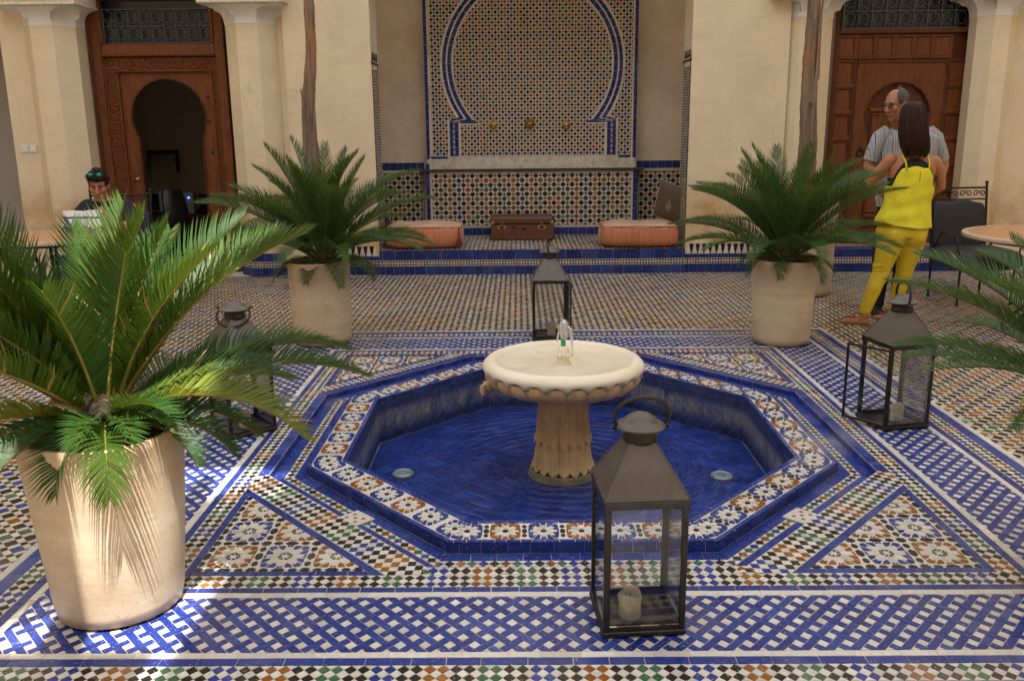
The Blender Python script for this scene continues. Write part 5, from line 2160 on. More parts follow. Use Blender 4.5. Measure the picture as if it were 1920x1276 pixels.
GP1 = "big glazed pots holding cycads"
POTS = [(-1.585, -1.765, 0.203, 0.243), (-1.700, 1.985, 0.212, 0.226), (1.663, 1.875, 0.207, 0.226), (1.695, -1.74, 0.207, 0.235)]
make_pot("large cream crackle glazed pot nearest the camera, half in sunlight", *POTS[0][:2], 0.203, 0.250, 0.625, GP1)
make_pot("large cream pot at the far left corner of the pool paving", *POTS[1][:2], 0.212, 0.226, 0.61, GP1)
make_pot("large cream pot at the far right corner of the pool paving", *POTS[2][:2], 0.207, 0.228, 0.61, GP1)
make_pot("large cream pot cut off at the right edge of the picture", *POTS[3][:2], 0.207, 0.238, 0.61, GP1)
GP2 = "tall pots holding the palm trunks"
make_pot("taller cream pot behind the far left cycad, holding a palm trunk", -2.29, 4.25, 0.225, 0.26, 0.95, GP2)
make_pot("taller cream pot behind the far right cycad, holding a palm trunk", 2.40, 3.78, 0.255, 0.285, 0.97, GP2)


# ------------------------------------------------------------------ cycads
def frond_mesh(L, el0, bend, wid=0.17, seed=0, pairs=None, up=0.55, pw=1.25, mats=('leaf', 'rachis_dark'), yaw=0.0, bare=0.10, thick=1.0):
    """a feather leaf in the x-z plane starting at the origin: rib and two rows of narrow leaflets"""
    rr = random.Random(seed)
    pairs = pairs or int(L / 0.0102)
    N = 24
    pts, tans = [Vector((0, 0, 0))], []
    for i in range(N):
        s = (i + 0.5) / N
        e = radians(el0 - bend * s ** pw)
        az = radians(yaw) * s * s
        d = Vector((cos(e) * cos(az), cos(e) * sin(az), sin(e)))
        pts.append(pts[-1] + d * (L / N))
        tans.append(d)
    tans.append(tans[-1])
    mb = MB()
    mb.tube(pts[::2], [0.0062 * (1 - 0.8 * i / (N / 2)) * thick for i in range(N // 2 + 1)], 5, 1)

    def at(s):
        f = s * N
        i = min(N - 1, int(f))
        return pts[i].lerp(pts[i + 1], f - i), tans[i].lerp(tans[min(N, i + 1)], f - i).normalized()
    for k in range(pairs):
        s = bare + (1 - bare) * (k + 0.5) / pairs
        p, t = at(s)
        side = Vector((0, 0, 1)).cross(t)
        side = side.normalized() if side.length > 0.05 else Vector((0, 1, 0))
        nrm = t.cross(side).normalized()
        if nrm.z < 0 and el0 < 85:
            nrm = nrm if nrm.dot(Vector((0, 0, 1))) > -0.2 else -nrm
        prof = min(1.0, 0.35 + 2.6 * (s - bare)) * (1.0 if s < 0.6 else 1 - 0.72 * ((s - 0.6) / 0.4) ** 1.4)
        ll = wid * prof
        ang = radians(70 - 36 * s)
        for sg in (-1, 1):
            if rr.random() < 0.02:
                continue
            l = ll * rr.uniform(0.92, 1.06)
            a = ang + rr.uniform(-0.05, 0.05)
            u = up + rr.uniform(-0.08, 0.08)
            d = (t * cos(a) + (side * (sg * cos(u)) + nrm * sin(u)) * sin(a)).normalized()
            d2 = (d + t * 0.28 - Vector((0, 0, 0.12))).normalized()
            w = t * (0.0046 * thick)
            b0 = p + nrm * 0.002
            m1 = b0 + d * (l * 0.5)
            tip = m1 + d2 * (l * 0.5)
            dry = rr.random()
            mb.add([b0 - w * 0.7, b0 + w * 0.7, m1 + w, m1 - w, tip], [(0, 1, 2, 3), (3, 2, 4)], [2 if dry < 0.006 else 0, 2 if dry < 0.025 else 0])
    me = bpy.data.meshes.new("frond")
    me.from_pydata([tuple(v) for v in mb.v], [], mb.f)
    for m_ in tuple(mats) + ('dead_leaf',):
        me.materials.append(M[m_])
    me.polygons.foreach_set("material_index", mb.m)
    me.update()
    return me


def caudex(parent, r, h):
    mb = MB()
    mb.lathe([(r, -0.12), (r * 1.05, 0.0), (r * 0.9, h * 0.6), (r * 0.5, h), (0, h * 1.05)], 20, fn=lambda a, rr, z: (rr * (1 + 0.10 * sin(7 * a + z * 60) + 0.06 * sin(11 * a - z * 40)), z))
    mb.build("caudex", M['caudex'], parent, smooth=60)


GC2 = "cycads in pots round the pool"


def put_frond(parent, me, az, z=0.02, r=0.03, scale=1.0, roll=0.0):
    a = radians(az)
    o = link("frond", me, parent, (r * cos(a), r * sin(a), z), (roll, 0, a))
    o.scale = (scale,) * 3
    return o


VAR = {}


def variant(kind, k):
    key = (kind, k)
    if key not in VAR:
        rr = random.Random(hash(kind) % 1000 if False else sum(map(ord, kind)) * 7 + k)
        if kind == 'top':
            VAR[key] = frond_mesh(rr.uniform(0.66, 0.78), rr.uniform(70, 84), rr.uniform(16, 42), 0.14, k + 1, up=0.7)
        elif kind == 'mid':
            VAR[key] = frond_mesh(rr.uniform(0.72, 0.84), rr.uniform(48, 64), rr.uniform(45, 66), 0.155, k + 20, up=0.55)
        elif kind == 'low':
            VAR[key] = frond_mesh(rr.uniform(0.66, 0.78), rr.uniform(30, 42), rr.uniform(44, 62), 0.15, k + 40, up=0.5)
        else:
            VAR[key] = frond_mesh(rr.uniform(0.26, 0.36), rr.uniform(8, 25), rr.uniform(70, 100), 0.115, k + 60, up=0.3, mats=('leaf', 'rachis'))
    return VAR[key]


def cycad(x, y, z, lab, seed, kscale=1.0, n=(14, 17, 14, 8), skip=None):
    rr = random.Random(seed)
    p = thing("cycad_palm", lab, "cycad", (x, y, z), 0, GC2)
    caudex(p, 0.085, 0.10)
    g = 0.0
    for kind, cnt, zz in (('top', n[0], 0.07), ('mid', n[1], 0.05), ('low', n[2], 0.02), ('skirt', n[3], 0.0)):
        for i in range(cnt):
            az = 360 * (i + 0.35 * rr.random()) / cnt + {'top': 8, 'mid': 21, 'low': 3, 'skirt': 15}[kind]
            if skip and skip(kind, az % 360):
                continue
            put_frond(p, variant(kind, rr.randrange(5)), az, zz, 0.03 if kind == 'top' else 0.06, kscale * rr.uniform(0.92, 1.06), rr.uniform(-0.25, 0.25))
    return p


cycad(-1.66, 1.985, 0.60, "dark green cycad in the far left pot, in front of the left palm trunk", 3, 1.12)
c = cycad(1.665, 1.885, 0.60, "dark green cycad in the far right pot, its fronds reaching the person in yellow", 5, 1.10)
cycad(1.70, -1.72, 0.60, "cycad in the pot at the right edge, only its left fronds in view", 9, 0.94)

# the nearest one, frond by frond (bearing measured from the picture's right, anticlockwise seen from above)
p = thing("cycad_palm", "large bright green cycad in the nearest pot at the left", "cycad", (-1.575, -1.755, 0.615), 0, GC2)
caudex(p, 0.095, 0.12)
BASE = 27
SPEC = [  # bearing, elevation, bend, length, width, kind
    (176, 62, 22, 0.80, 0.19, 'y'), (146, 68, 12, 0.86, 0.17, 'd'), (45, 82, 22, 0.68, 0.21, 'y'), (325, 83, 24, 0.66, 0.22, 'y'), (160, 56, 22, 0.88, 0.18, 'd'),
    (95, 74, 24, 0.64, 0.18, 'd'), (205, 70, 22, 0.70, 0.19, 'y'), (4, 55, 40, 0.88, 0.20, 'y'), (32, 50, 36, 0.96, 0.20, 'y'), (20, 24, 50, 1.00, 0.165, 'd'), (12, 20, 50, 0.96, 0.155, 'd'),
    (330, 30, 84, 0.68, 0.185, 's'), (352, 22, 60, 0.55, 0.14, 'd'), (268, 16, 100, 0.37, 0.17, 'y'), (236, 10, 90, 0.32, 0.14, 'd'), (300, 40, 60, 0.32, 0.13, 'd'),
    (196, 24, 56, 0.58, 0.17, 's'), (182, 44, 40, 0.84, 0.18, 'd'), (168, 50, 34, 0.88, 0.18, 'd'), (214, 48, 44, 0.74, 0.18, 'y'), (60, 62, 34, 0.72, 0.18, 'd'),
    (60, 40, 46, 0.74, 0.16, 'd'), (250, 70, 30, 0.54, 0.19, 'd'), (285, 78, 26, 0.58, 0.20, 'd'),
    (345, 70, 34, 0.64, 0.19, 'y'), (90, 34, 50, 0.7, 0.16, 'd'), (320, 8, 70, 0.34, 0.13, 'd'), (18, 66, 32, 0.76, 0.19, 'd'), (0, 78, 20, 0.62, 0.19, 'd'), (176, 76, 16, 0.66, 0.19, 'd'),
    (50, 22, 50, 0.60, 0.15, 'd'), (5, 8, 60, 0.5, 0.14, 'd'), (355, 30, 56, 0.60, 0.17, 'd'),
    (205, 58, 38, 0.74, 0.18, 'd'), (284, 30, 70, 0.26, 0.11, 'd'), (250, 30, 70, 0.26, 0.11, 'd'), (305, 34, 70, 0.30, 0.12, 'd'), (180, 8, 70, 0.46, 0.14, 'd'), (212, 12, 74, 0.44, 0.14, 'd'), (340, 8, 70, 0.42, 0.14, 'd'),
    (188, 64, 30, 0.76, 0.19, 'y'),
]
KM = {'d': ('leaf_near', 'rachis'), 'y': ('leaf_young', 'rachis'), 's': ('leaf_sunlit_yellow', 'rachis')}
for i, (bz, el, bd, L, wd, kd) in enumerate(SPEC):
    put_frond(p, frond_mesh(L, el, bd, wd, 200 + i, up=0.62, mats=KM[kd], yaw=R.uniform(-10, 10), thick=1.15), bz + BASE, 0.06 if el > 50 else 0.03, 0.035, 1.0, R.uniform(-0.15, 0.15))
# dry leaf and a fresh weed leaf standing in the same pot
mb = MB()
mb.loft([[(-0.05, -0.012, 0.05), (-0.05, 0.012, 0.052)], [(-0.03, -0.03, 0.085), (-0.03, 0.03, 0.088)], [(0.01, -0.03, 0.075), (0.01, 0.03, 0.07)], [(0.05, -0.01, 0.045), (0.05, 0.01, 0.045)]], closed=False, cap0=False, cap1=False)
o = mb.build("dead_leaf", M['dead_leaf'], smooth=180, loc=(-1.66, -1.86, 0.66), rot=(0.2, 0.2, 0.4))
tag(o, "curled dry tan leaf lying at the heart of the nearest cycad", "leaf")


# ------------------------------------------------------------------ palm trunks
def trunk(lab, x, y, z0, pts, radii, seed, strips):
    rr = random.Random(seed)
    t = thing("palm_tree", lab, "palm tree", (x, y, z0), 0, "palm trunks in pots")
    mb = MB()
    rings = []
    n = 18
    P = [Vector(q) for q in pts]
    sub, rad = [], []
    for i in range(len(P) - 1):
        for k in range(10):
            f = k / 10
            sub.append(P[i].lerp(P[i + 1], f))
            rad.append(radii[i] * (1 - f) + radii[i + 1] * f)
    sub.append(P[-1])
    rad.append(radii[-1])
    for i, (q, r) in enumerate(zip(sub, rad)):
        rings.append([(q.x + r * cos(a) * (1 + 0.14 * sin(3 * a + i * 0.25) + 0.08 * rr.uniform(-1, 1)), q.y + r * sin(a) * (1 + 0.10 * sin(2 * a + i * 0.3)), q.z) for a in [2 * pi * j / n for j in range(n)]])
    mb.loft(rings)
    mb.build("trunk", M['bark'], t, smooth=50)
    for (a, z_, l, w) in strips:
        i = min(len(sub) - 1, max(0, int(z_ / P[-1].z * (len(sub) - 1))))
        q, r = sub[i], rad[i]
        o = MB()
        c, s = cos(a), sin(a)
        rings = []
        for k in range(7):
            f = k / 6
            zz = z_ + l * f
            j = min(len(sub) - 1, max(0, int(zz / P[-1].z * (len(sub) - 1))))
            qq, r2 = sub[j], rad[j]
            out = r2 * 1.05 + 0.03 * f ** 3 * (1.5 if w < 0.03 else 0.6)
            ww = w * (1 - f ** 2 * 0.75)
            mid = Vector((qq.x + out * c, qq.y + out * s, zz))
            tg = Vector((-s, c, 0))
            nn = Vector((c, s, 0))
            rings.append([mid - tg * ww, mid + nn * 0.012, mid + tg * ww, mid - nn * 0.008])
        o.loft(rings)
        o.build("bark_strip", M['bark'], t, smooth=60)
    crown = []
    for k in range(16):
        me = variant_crown(k % 3)
        a = k * 137.5
        o = link("frond", me, t, P[-1], (0, 0, radians(a)))
        o.scale = (1, 1, 1)
    return t


CV = {}


def variant_crown(k):
    if k not in CV:
        CV[k] = frond_mesh(1.7, 60 - 22 * k, 62, 0.42, 300 + k, pairs=70, up=0.4, thick=2.4)
    return CV[k]


trunk("slim palm trunk with peeling orange bark behind the left cycad", -2.235, 4.25, 0.90,
      [(0.02, 0, 0), (0.01, 0, 0.45), (0.02, 0, 0.9), (0.065, 0, 1.35), (0.08, 0, 1.9), (0.10, 0, 3.0), (0.1, 0, 4.4)], [0.080, 0.070, 0.060, 0.048, 0.045, 0.050, 0.06], 4,
      [(-1.3, 0.0, 0.75, 0.035), (-1.0, 0.35, 1.1, 0.03), (-1.9, 0.5, 0.5, 0.016), (-0.8, 0.2, 0.7, 0.02)])
trunk("slim grey brown palm trunk behind the right cycad", 2.36, 3.80, 0.92,
      [(0.02, 0, 0), (0.01, 0, 0.45), (0.0, 0, 0.9), (-0.01, 0, 1.4), (-0.02, 0, 2.0), (-0.03, 0, 3.0), (-0.03, 0, 4.4)], [0.088, 0.076, 0.064, 0.056, 0.052, 0.055, 0.06], 8,
      [(-2.4, 0.1, 0.65, 0.012), (-1.3, 0.3, 0.9, 0.03), (-1.8, 0.8, 0.7, 0.024), (-1.0, 1.0, 0.9, 0.022), (-1.5, 0.0, 0.6, 0.035)])


# ------------------------------------------------------------------ lanterns
def lantern_parts(t, handle_yaw, handle_lean, door=None, ring_r=0.076):
    s, zb, ze = 0.128, 0.022, 0.43
    mb = MB()
    mb.box(-s - 0.004, s + 0.004, -s - 0.004, s + 0.004, 0.006, zb, bev=0.003)
    for sx in (-1, 1):
        for sy in (-1, 1):
            mb.box(sx * (s - 0.012) - 0.010, sx * (s - 0.012) + 0.010, sy * (s - 0.012) - 0.010, sy * (s - 0.012) + 0.010, 0, 0.0055)
    mb.build("base", M['lantern_dark'], t)
    post = MB().box(-0.010, 0.010, -0.010, 0.010, zb + 0.001, ze, bev=0.003).mesh("post", M['lantern_dark'])
    for sx in (-1, 1):
        for sy in (-1, 1):
            link("post", post, t, (sx * (s - 0.010), sy * (s - 0.010), 0))
    mb = MB()
    for sy in (-1, 1):
        mb.box(-s - 0.002, s + 0.002, sy * s - 0.010, sy * s + 0.006 if sy > 0 else sy * s + 0.010, ze + 0.0005, ze + 0.024, bev=0.002)
        mb.box(-s - 0.001 if sy < 0 else s - 0.010, -s + 0.010 if sy < 0 else s + 0.001, -s + 0.0105, s - 0.0105, ze + 0.0005, ze + 0.024, bev=0.002)
        mb.box(-s + 0.0205, s - 0.0205, sy * (s - 0.004) - 0.005, sy * (s - 0.004) + 0.005, zb + 0.0005, zb + 0.014)
        mb.box(sy * (s - 0.004) - 0.005, sy * (s - 0.004) + 0.005, -s + 0.0205, s - 0.0205, zb + 0.0005, zb + 0.014)
    mb.build("frame", M['lantern_dark'], t)
    for i in range(4):
        a = i * pi / 2
        if door is not None and i == door[0]:
            hx = -s
            f = MB()
            g = MB().box(0.0, 2 * s - 0.02, -0.0015, 0.0015, zb + 0.016, ze - 0.002)
            for (xa, xb, za, zb2) in ((0, 0.010, zb + 0.004, ze), (2 * s - 0.026, 2 * s - 0.016, zb + 0.004, ze), (0.0105, 2 * s - 0.0265, zb + 0.004, zb + 0.014), (0.0105, 2 * s - 0.0265, ze - 0.010, ze)):
                f.box(xa, xb, -0.005, 0.005, za, zb2)
            dk = f.build("glass_door", M['lantern_dark'], t, loc=door[1], rot=(0, 0, door[2]))
            g.build("pane", M['glass'], dk)
        else:
            MB().box(-s + 0.0205, s - 0.0205, -s + 0.006, -s + 0.009, zb + 0.0145, ze).build("pane", M['glass'], t, rot=(0, 0, a))
    zr, rt, zt = ze + 0.0245, 0.042, 0.605
    e = s + 0.002
    for i in range(4):
        a = i * pi / 2
        MB().add([(-e, -e, zr), (e, -e, zr), (rt, -rt, zt), (-rt, -rt, zt), (-e + 0.003, -e + 0.004, zr), (e - 0.003, -e + 0.004, zr), (rt, -rt + 0.003, zt), (-rt, -rt + 0.003, zt)],
                 [(0, 1, 2, 3), (7, 6, 5, 4), (0, 4, 5, 1), (1, 5, 6, 2), (2, 6, 7, 3), (3, 7, 4, 0)]).build("roof_panel", M['lantern'], t, rot=(0, 0, a))
    seam = MB().tube([(e, e, zr + 0.001), (rt, rt, zt)], 0.0028, 5).mesh("roof_seam", M['lantern'])
    for i in range(4):
        link("roof_seam", seam, t, (0, 0, 0), (0, 0, i * pi / 2))
    mb = MB()
    mb.lathe([(0.050, zt - 0.004), (0.056, zt + 0.004), (0.050, zt + 0.030), (0.060, zt + 0.034)], 24, cap0=False, cap1=False)
    mb.build("neck", M['lantern_dark'], t, smooth=40)
    mb = MB()
    mb.lathe([(0.0, zt + 0.036), (0.058, zt + 0.034), (0.073, zt + 0.040), (0.077, zt + 0.047), (0.072, zt + 0.052), (0.062, zt + 0.056), (0.050, zt + 0.064), (0.046, zt + 0.070), (0.028, zt + 0.082), (0.012, zt + 0.088), (0.0, zt + 0.088)], 36)
    mb.build("cap", M['lantern'], t, smooth=50)
    zc = zt + 0.046
    c, s_ = cos(handle_yaw), sin(handle_yaw)
    pts = []
    for i in range(21):
        a = -0.55 + (pi + 1.1) * i / 20
        pts.append((ring_r * 1.12 * cos(a), 0, ring_r * 0.92 * (sin(a) + 0.52)))
    Rm = Matrix.Translation((0, 0, zc)) @ Matrix.Rotation(handle_yaw, 4, 'Z') @ Matrix.Rotation(handle_lean, 4, 'X')
    mb = MB()
    mb.tube(pts, 0.0062, 7, M_=Rm)
    for q in (pts[0], pts[-1]):
        mb.tube([q, (q[0] * 1.15, 0, q[2] - 0.012), (q[0] * 1.25, 0, q[2] - 0.004)], 0.006, 6, M_=Rm)
    mb.build("handle", M['lantern_dark'], t, smooth=60)


GL = "iron and glass lanterns round the pool"
L1 = thing("lantern", "iron lantern with wide ring handle standing nearest, in front of the pool", "lantern", (0.134, -1.868, 0), radians(4.5), GL)
lantern_parts(L1, 0.0, radians(20))
L2 = thing("lantern", "iron lantern with its glass door open, right of the pool", "lantern", (1.735, 0.045, 0), radians(12), GL)
lantern_parts(L2, radians(78), radians(0), door=(3, (-0.128, -0.128, 0), radians(118)))
L3 = thing("lantern", "iron lantern standing behind the fountain, handle leaning", "lantern", (-0.012, 2.06, 0), radians(-1), GL)
lantern_parts(L3, radians(84), radians(-12), door=(1, (0.128, 0.125, 0), radians(-84)))
L4 = thing("lantern", "iron lantern half hidden behind the nearest cycad's fronds", "lantern", (-1.70, 0.0, 0), radians(40), GL)
lantern_parts(L4, radians(-40), radians(140))


def candle(x, y, z, r, h, lab):
    t = thing("candle", lab, "candle", (x, y, z), R.uniform(0, 6), "candles in the lanterns")
    mb = MB()
    mb.lathe([(0.0, 0.0), (r, 0.0), (r * 0.98, h * 0.5), (r * 1.02, h * 0.78), (r * 1.08, h * 0.9), (r * 1.02, h), (r * 0.86, h), (r * 0.78, h * 0.9), (0.0, h * 0.86)], 28,
             fn=lambda a, rr, z_: (rr * (1 + (0.05 * sin(3 * a) if z_ > h * 0.7 else 0)), z_ + (0.006 * sin(2 * a + 1) if z_ > h * 0.7 and rr > 0.01 else 0)))
    mb.build("wax", M['wax'], t, smooth=50)
    mb = MB()
    mb.tube([(0, 0, h * 0.85), (0.001, 0, h * 0.93), (0.004, 0, h * 0.97)], 0.0015, 5)
    mb.build("wick", M['plastic_black'], t)


candle(0.110, -1.900, 0.0225, 0.036, 0.078, "stubby cream candle in the nearest lantern")
candle(1.748, 0.02, 0.0225, 0.032, 0.080, "cream candle in the lantern with the open door")
candle(0.0, 2.06, 0.0225, 0.032, 0.088, "cream candle in the lantern behind the fountain")
candle(-1.685, -0.02, 0.0225, 0.032, 0.080, "cream candle in the lantern hidden behind cycad fronds")


# ------------------------------------------------------------------ niche furniture
def cushion_mesh(w, d, h, n=14, puff=0.35, seedv=0, crease=0.0):
    """superellipsoid box cushion"""
    rr = random.Random(seedv)
    mb = MB()
    rings = []
    m = 40
    ph = [rr.uniform(0, 6) for _ in range(6)]
    for i in range(n + 1):
        v = -pi / 2 + pi * i / n
        cv, sv = cos(v), sin(v)
        sgn = lambda x, e: (abs(x) ** e) * (1 if x >= 0 else -1)
        ring = []
        for j in range(m):
            u = 2 * pi * j / m
            x = w / 2 * sgn(cv, 0.30) * sgn(cos(u), puff)
            y = d / 2 * sgn(cv, 0.30) * sgn(sin(u), puff)
            z = h / 2 * sgn(sv, 0.55)
            k = 1 + 0.020 * sin(5 * u + ph[0]) * cos(v * 2 + ph[1]) + crease * sin(40 * u + ph[2]) * abs(cv)
            z += 0.035 * h * sin(3 * x / w * 4 + ph[3]) * (1 if sv > 0 else 0)
            ring.append((x * k, y * k, z + h / 2))
        rings.append(ring)
    mb.loft(rings)
    return mb


def pouf(x, y, w, d, h, rz, lab, tassel):
    t = thing("floor_pouf", lab, "pouf", (x, y, STEP_Z), rz, "orange leather poufs on the step")
    mb = cushion_mesh(w, d, h, 16, 0.30, int(x * 100), 0.006)
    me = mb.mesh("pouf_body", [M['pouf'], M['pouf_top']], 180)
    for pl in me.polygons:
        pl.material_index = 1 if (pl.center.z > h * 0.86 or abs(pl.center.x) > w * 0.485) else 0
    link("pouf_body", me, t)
    mb = MB()
    zt = h * 0.90
    q = [(-w / 2 * 0.93, -d / 2 * 0.94, zt), (0, -d / 2 * 0.985, zt + 0.004), (w / 2 * 0.93, -d / 2 * 0.94, zt), (w / 2 * 0.985, 0, zt), (w / 2 * 0.93, d / 2 * 0.94, zt), (-w / 2 * 0.93, d / 2 * 0.94, zt), (-w / 2 * 0.985, 0, zt)]
    mb.tube(q, 0.006, 6, closed=True)
    mb.build("piping", M['pouf'], t, smooth=180)
    mb = MB()
    mb.tube([(-w * 0.30, -d * 0.46, zt + 0.012), (-w * 0.33, -d * 0.1, h + 0.008), (-w * 0.33, d * 0.4, zt + 0.02)], 0.004, 5)
    mb.tube([(w * 0.2, -d * 0.30, h + 0.004), (w * 0.24, -d * 0.05, h + 0.008)], 0.004, 5)
    mb.build("stitching", M['cream_thread'], t)
    if tassel:
        mb = MB()
        mb.lathe([(0.006, 0.0), (0.02, -0.012), (0.026, -0.05), (0.03, -0.085), (0.0, -0.09)], 14, (w * 0.45, -d / 2 - 0.008, h * 0.5), fn=lambda a, r, z: (r * (1 + 0.1 * sin(9 * a)), z))
        mb.tube([(w * 0.44, -d / 2 - 0.004, zt), (w * 0.45, -d / 2 - 0.006, h * 0.5)], 0.007, 6)
        mb.build("tassel", M['maroon'], t, smooth=60)


pouf(-1.27, 5.42, 0.84, 0.62, 0.265, radians(2), "faded orange pouf with dark red tassel at the left of the step", True)
pouf(1.075, 5.40, 0.86, 0.64, 0.255, radians(-3), "faded orange pouf at the right of the step, under a brown cushion", False)


def kilim(x, y, z, lab, rot, w=0.40, h=0.42, d=0.14, mat='kilim'):
    t = thing("kilim_cushion", lab, "cushion", (x, y, z), 0, "brown kilim cushions")
    t.rotation_euler = rot
    mb = MB()
    n = 16
    sh = lambda u: max(0.0, 1 - abs(2 * u - 1) ** 3.2) ** 0.6
    for sg in (-1, 1):
        vs = [((i / n - 0.5) * w, sg * d / 2 * sh(i / n) * sh(j / n), (j / n) * h) for j in range(n + 1) for i in range(n + 1)]
        mb.add(vs, [(j * (n + 1) + i, j * (n + 1) + i + 1, (j + 1) * (n + 1) + i + 1, (j + 1) * (n + 1) + i) for j in range(n) for i in range(n)])
    mb.build("cushion_body", M[mat], t, smooth=180)
    mb = MB()
    mb.tube([(-w / 2, 0, 0.0), (-w / 2, 0, h), (w / 2, 0, h), (w / 2, 0, 0), (-w / 2, 0, 0)], 0.005, 5)
    zz = h * 0.45
    for k in range(3):
        a = 0.02 + 0.018 * k
        mb.tube([(a * 0.6, -d / 2 - 0.001, zz), (0, -d / 2 - 0.001, zz + a * 1.3), (-a * 0.6, -d / 2 - 0.001, zz), (0, -d / 2 - 0.001, zz - a * 1.3), (a * 0.6, -d / 2 - 0.001, zz)], 0.0022, 4)
    mb.build("embroidery", M['cream_thread'], t)


kilim(1.43, 5.58, 0.50, "brown kilim cushion with cream diamond stitching leaning at the niche's right side", (radians(8), radians(18), radians(-38)))
kilim(-1.86, 6.10, 0.265, "dark kilim cushion leaning in the left corner of the niche behind fronds", (radians(-12), radians(-16), radians(35)), 0.36, 0.50, 0.14, 'kilim_dark')

sc_ = thing("suitcase", "old brown leather suitcase with brass locks on the step", "suitcase", (-0.20, 5.85, STEP_Z), radians(0.5))
MB().box(-0.365, 0.365, 0, 0.42, 0.003, 0.178, bev=0.010).build("body", M['leather'], sc_)
MB().box(-0.367, 0.367, -0.003, 0.422, 0.181, 0.268, bev=0.018).build("lid", M['leather'], sc_)
for x in (-0.235, 0.225):
    mb = MB()
    mb.box(-0.046, 0.046, -0.0085, -0.0035, 0.130, 0.176, bev=0.004)
    mb.box(-0.022, 0.022, -0.014, -0.009, 0.138, 0.166, 1, bev=0.003)
    mb.box(-0.014, -0.004, -0.012, -0.0035, 0.183, 0.218, bev=0.002)
    mb.box(0.004, 0.014, -0.012, -0.0035, 0.183, 0.218, bev=0.002)
    mb.build("lock", [M['brass'], M['lantern_dark']], sc_, loc=(x, 0.002, 0))
for x in (-0.350, 0.350):
    MB().box(-0.020, 0.020, -0.0075, -0.0035, 0.186, 0.226, bev=0.003).build("corner_plate", M['brass'], sc_, loc=(x * 0.985, 0, 0))
mb = MB()
mb.box(-0.12, -0.08, -0.010, 0.0005, 0.145, 0.170, bev=0.003)
mb.box(0.00, 0.045, -0.008, 0.0005, 0.120, 0.150, bev=0.003)
mb.box(0.10, 0.112, -0.008, 0.0005, 0.148, 0.162, bev=0.002)
mb.build("handle_loop", M['plastic_black'], sc_)

# ------------------------------------------------------------------ iron chair and round table at the right
ch = thing("iron_chair", "black iron chair with scrolled back rail and dark cushions", "chair", (3.76, 3.38, 0), radians(4))


def iron_chair(ch):
    w, d = 0.24, 0.24
    leg = MB()
    leg.tube([(0, 0, 0.012), (0, 0, 0.42)], 0.010, 7)
    leg.lathe([(0.016, 0.0), (0.016, 0.01), (0.010, 0.016)], 10)
    lm = leg.mesh("leg", M['iron'], 50)
    for sx in (-1, 1):
        for sy in (-1, 1):
            link("leg", lm, ch, (sx * w, sy * d, 0))
    cushion_mesh(0.60, 0.60, 0.17, 12, 0.32, 3).build("seat", M['black_cloth'], ch, smooth=180, loc=(0, -0.02, 0.30))
    cushion_mesh(0.50, 0.11, 0.46, 14, 0.4, 4).build("backrest", M['black_cloth'], ch, smooth=180, loc=(0, 0.27, 0.40), rot=(radians(-7), 0, 0))
    mb = MB()
    for sx in (-1, 1):
        mb.tube([(sx * 0.25, 0.24, 0.40), (sx * 0.255, 0.30, 0.80), (sx * 0.26, 0.335, 1.0)], 0.011, 7)
        mb.lathe([(0, -0.016), (0.014, -0.008), (0.016, 0.0), (0.012, 0.010), (0, 0.016)], 10, (sx * 0.26, 0.337, 1.012))
        mb.tube([(sx * 0.25, 0.24, 0.42), (sx * 0.29, 0.0, 0.62), (sx * 0.30, -0.22, 0.60), (sx * 0.26, -0.25, 0.42)], 0.009, 7)
    mb.tube([(-0.257, 0.332, 0.965), (0.257, 0.332, 0.965)], 0.009, 7)
    mb.tube([(-0.255, 0.315, 0.865), (0.255, 0.315, 0.865)], 0.007, 7)
    mb.build("back_frame", M['iron'], ch, smooth=60)
    sm = MB()
    for sg in (-1, 1):
        pts = []
        for i in range(15):
            a = i / 14 * 7.4
            r = 0.030 * (1 - i / 14 * 0.75)
            pts.append((sg * (0.030 - r * cos(a)), 0, r * sin(a)))
        sm.tube(pts, 0.005, 5)
    smm = sm.mesh("scroll", M['iron'], 60)
    for k in range(4):
        link("scroll", smm, ch, (-0.19 + k * 0.127, 0.326, 0.915))


iron_chair(ch)
rt = thing("round_table", "round terracotta topped table on curled iron legs, cut by the right edge", "table", (3.78, 2.26, 0), 0)


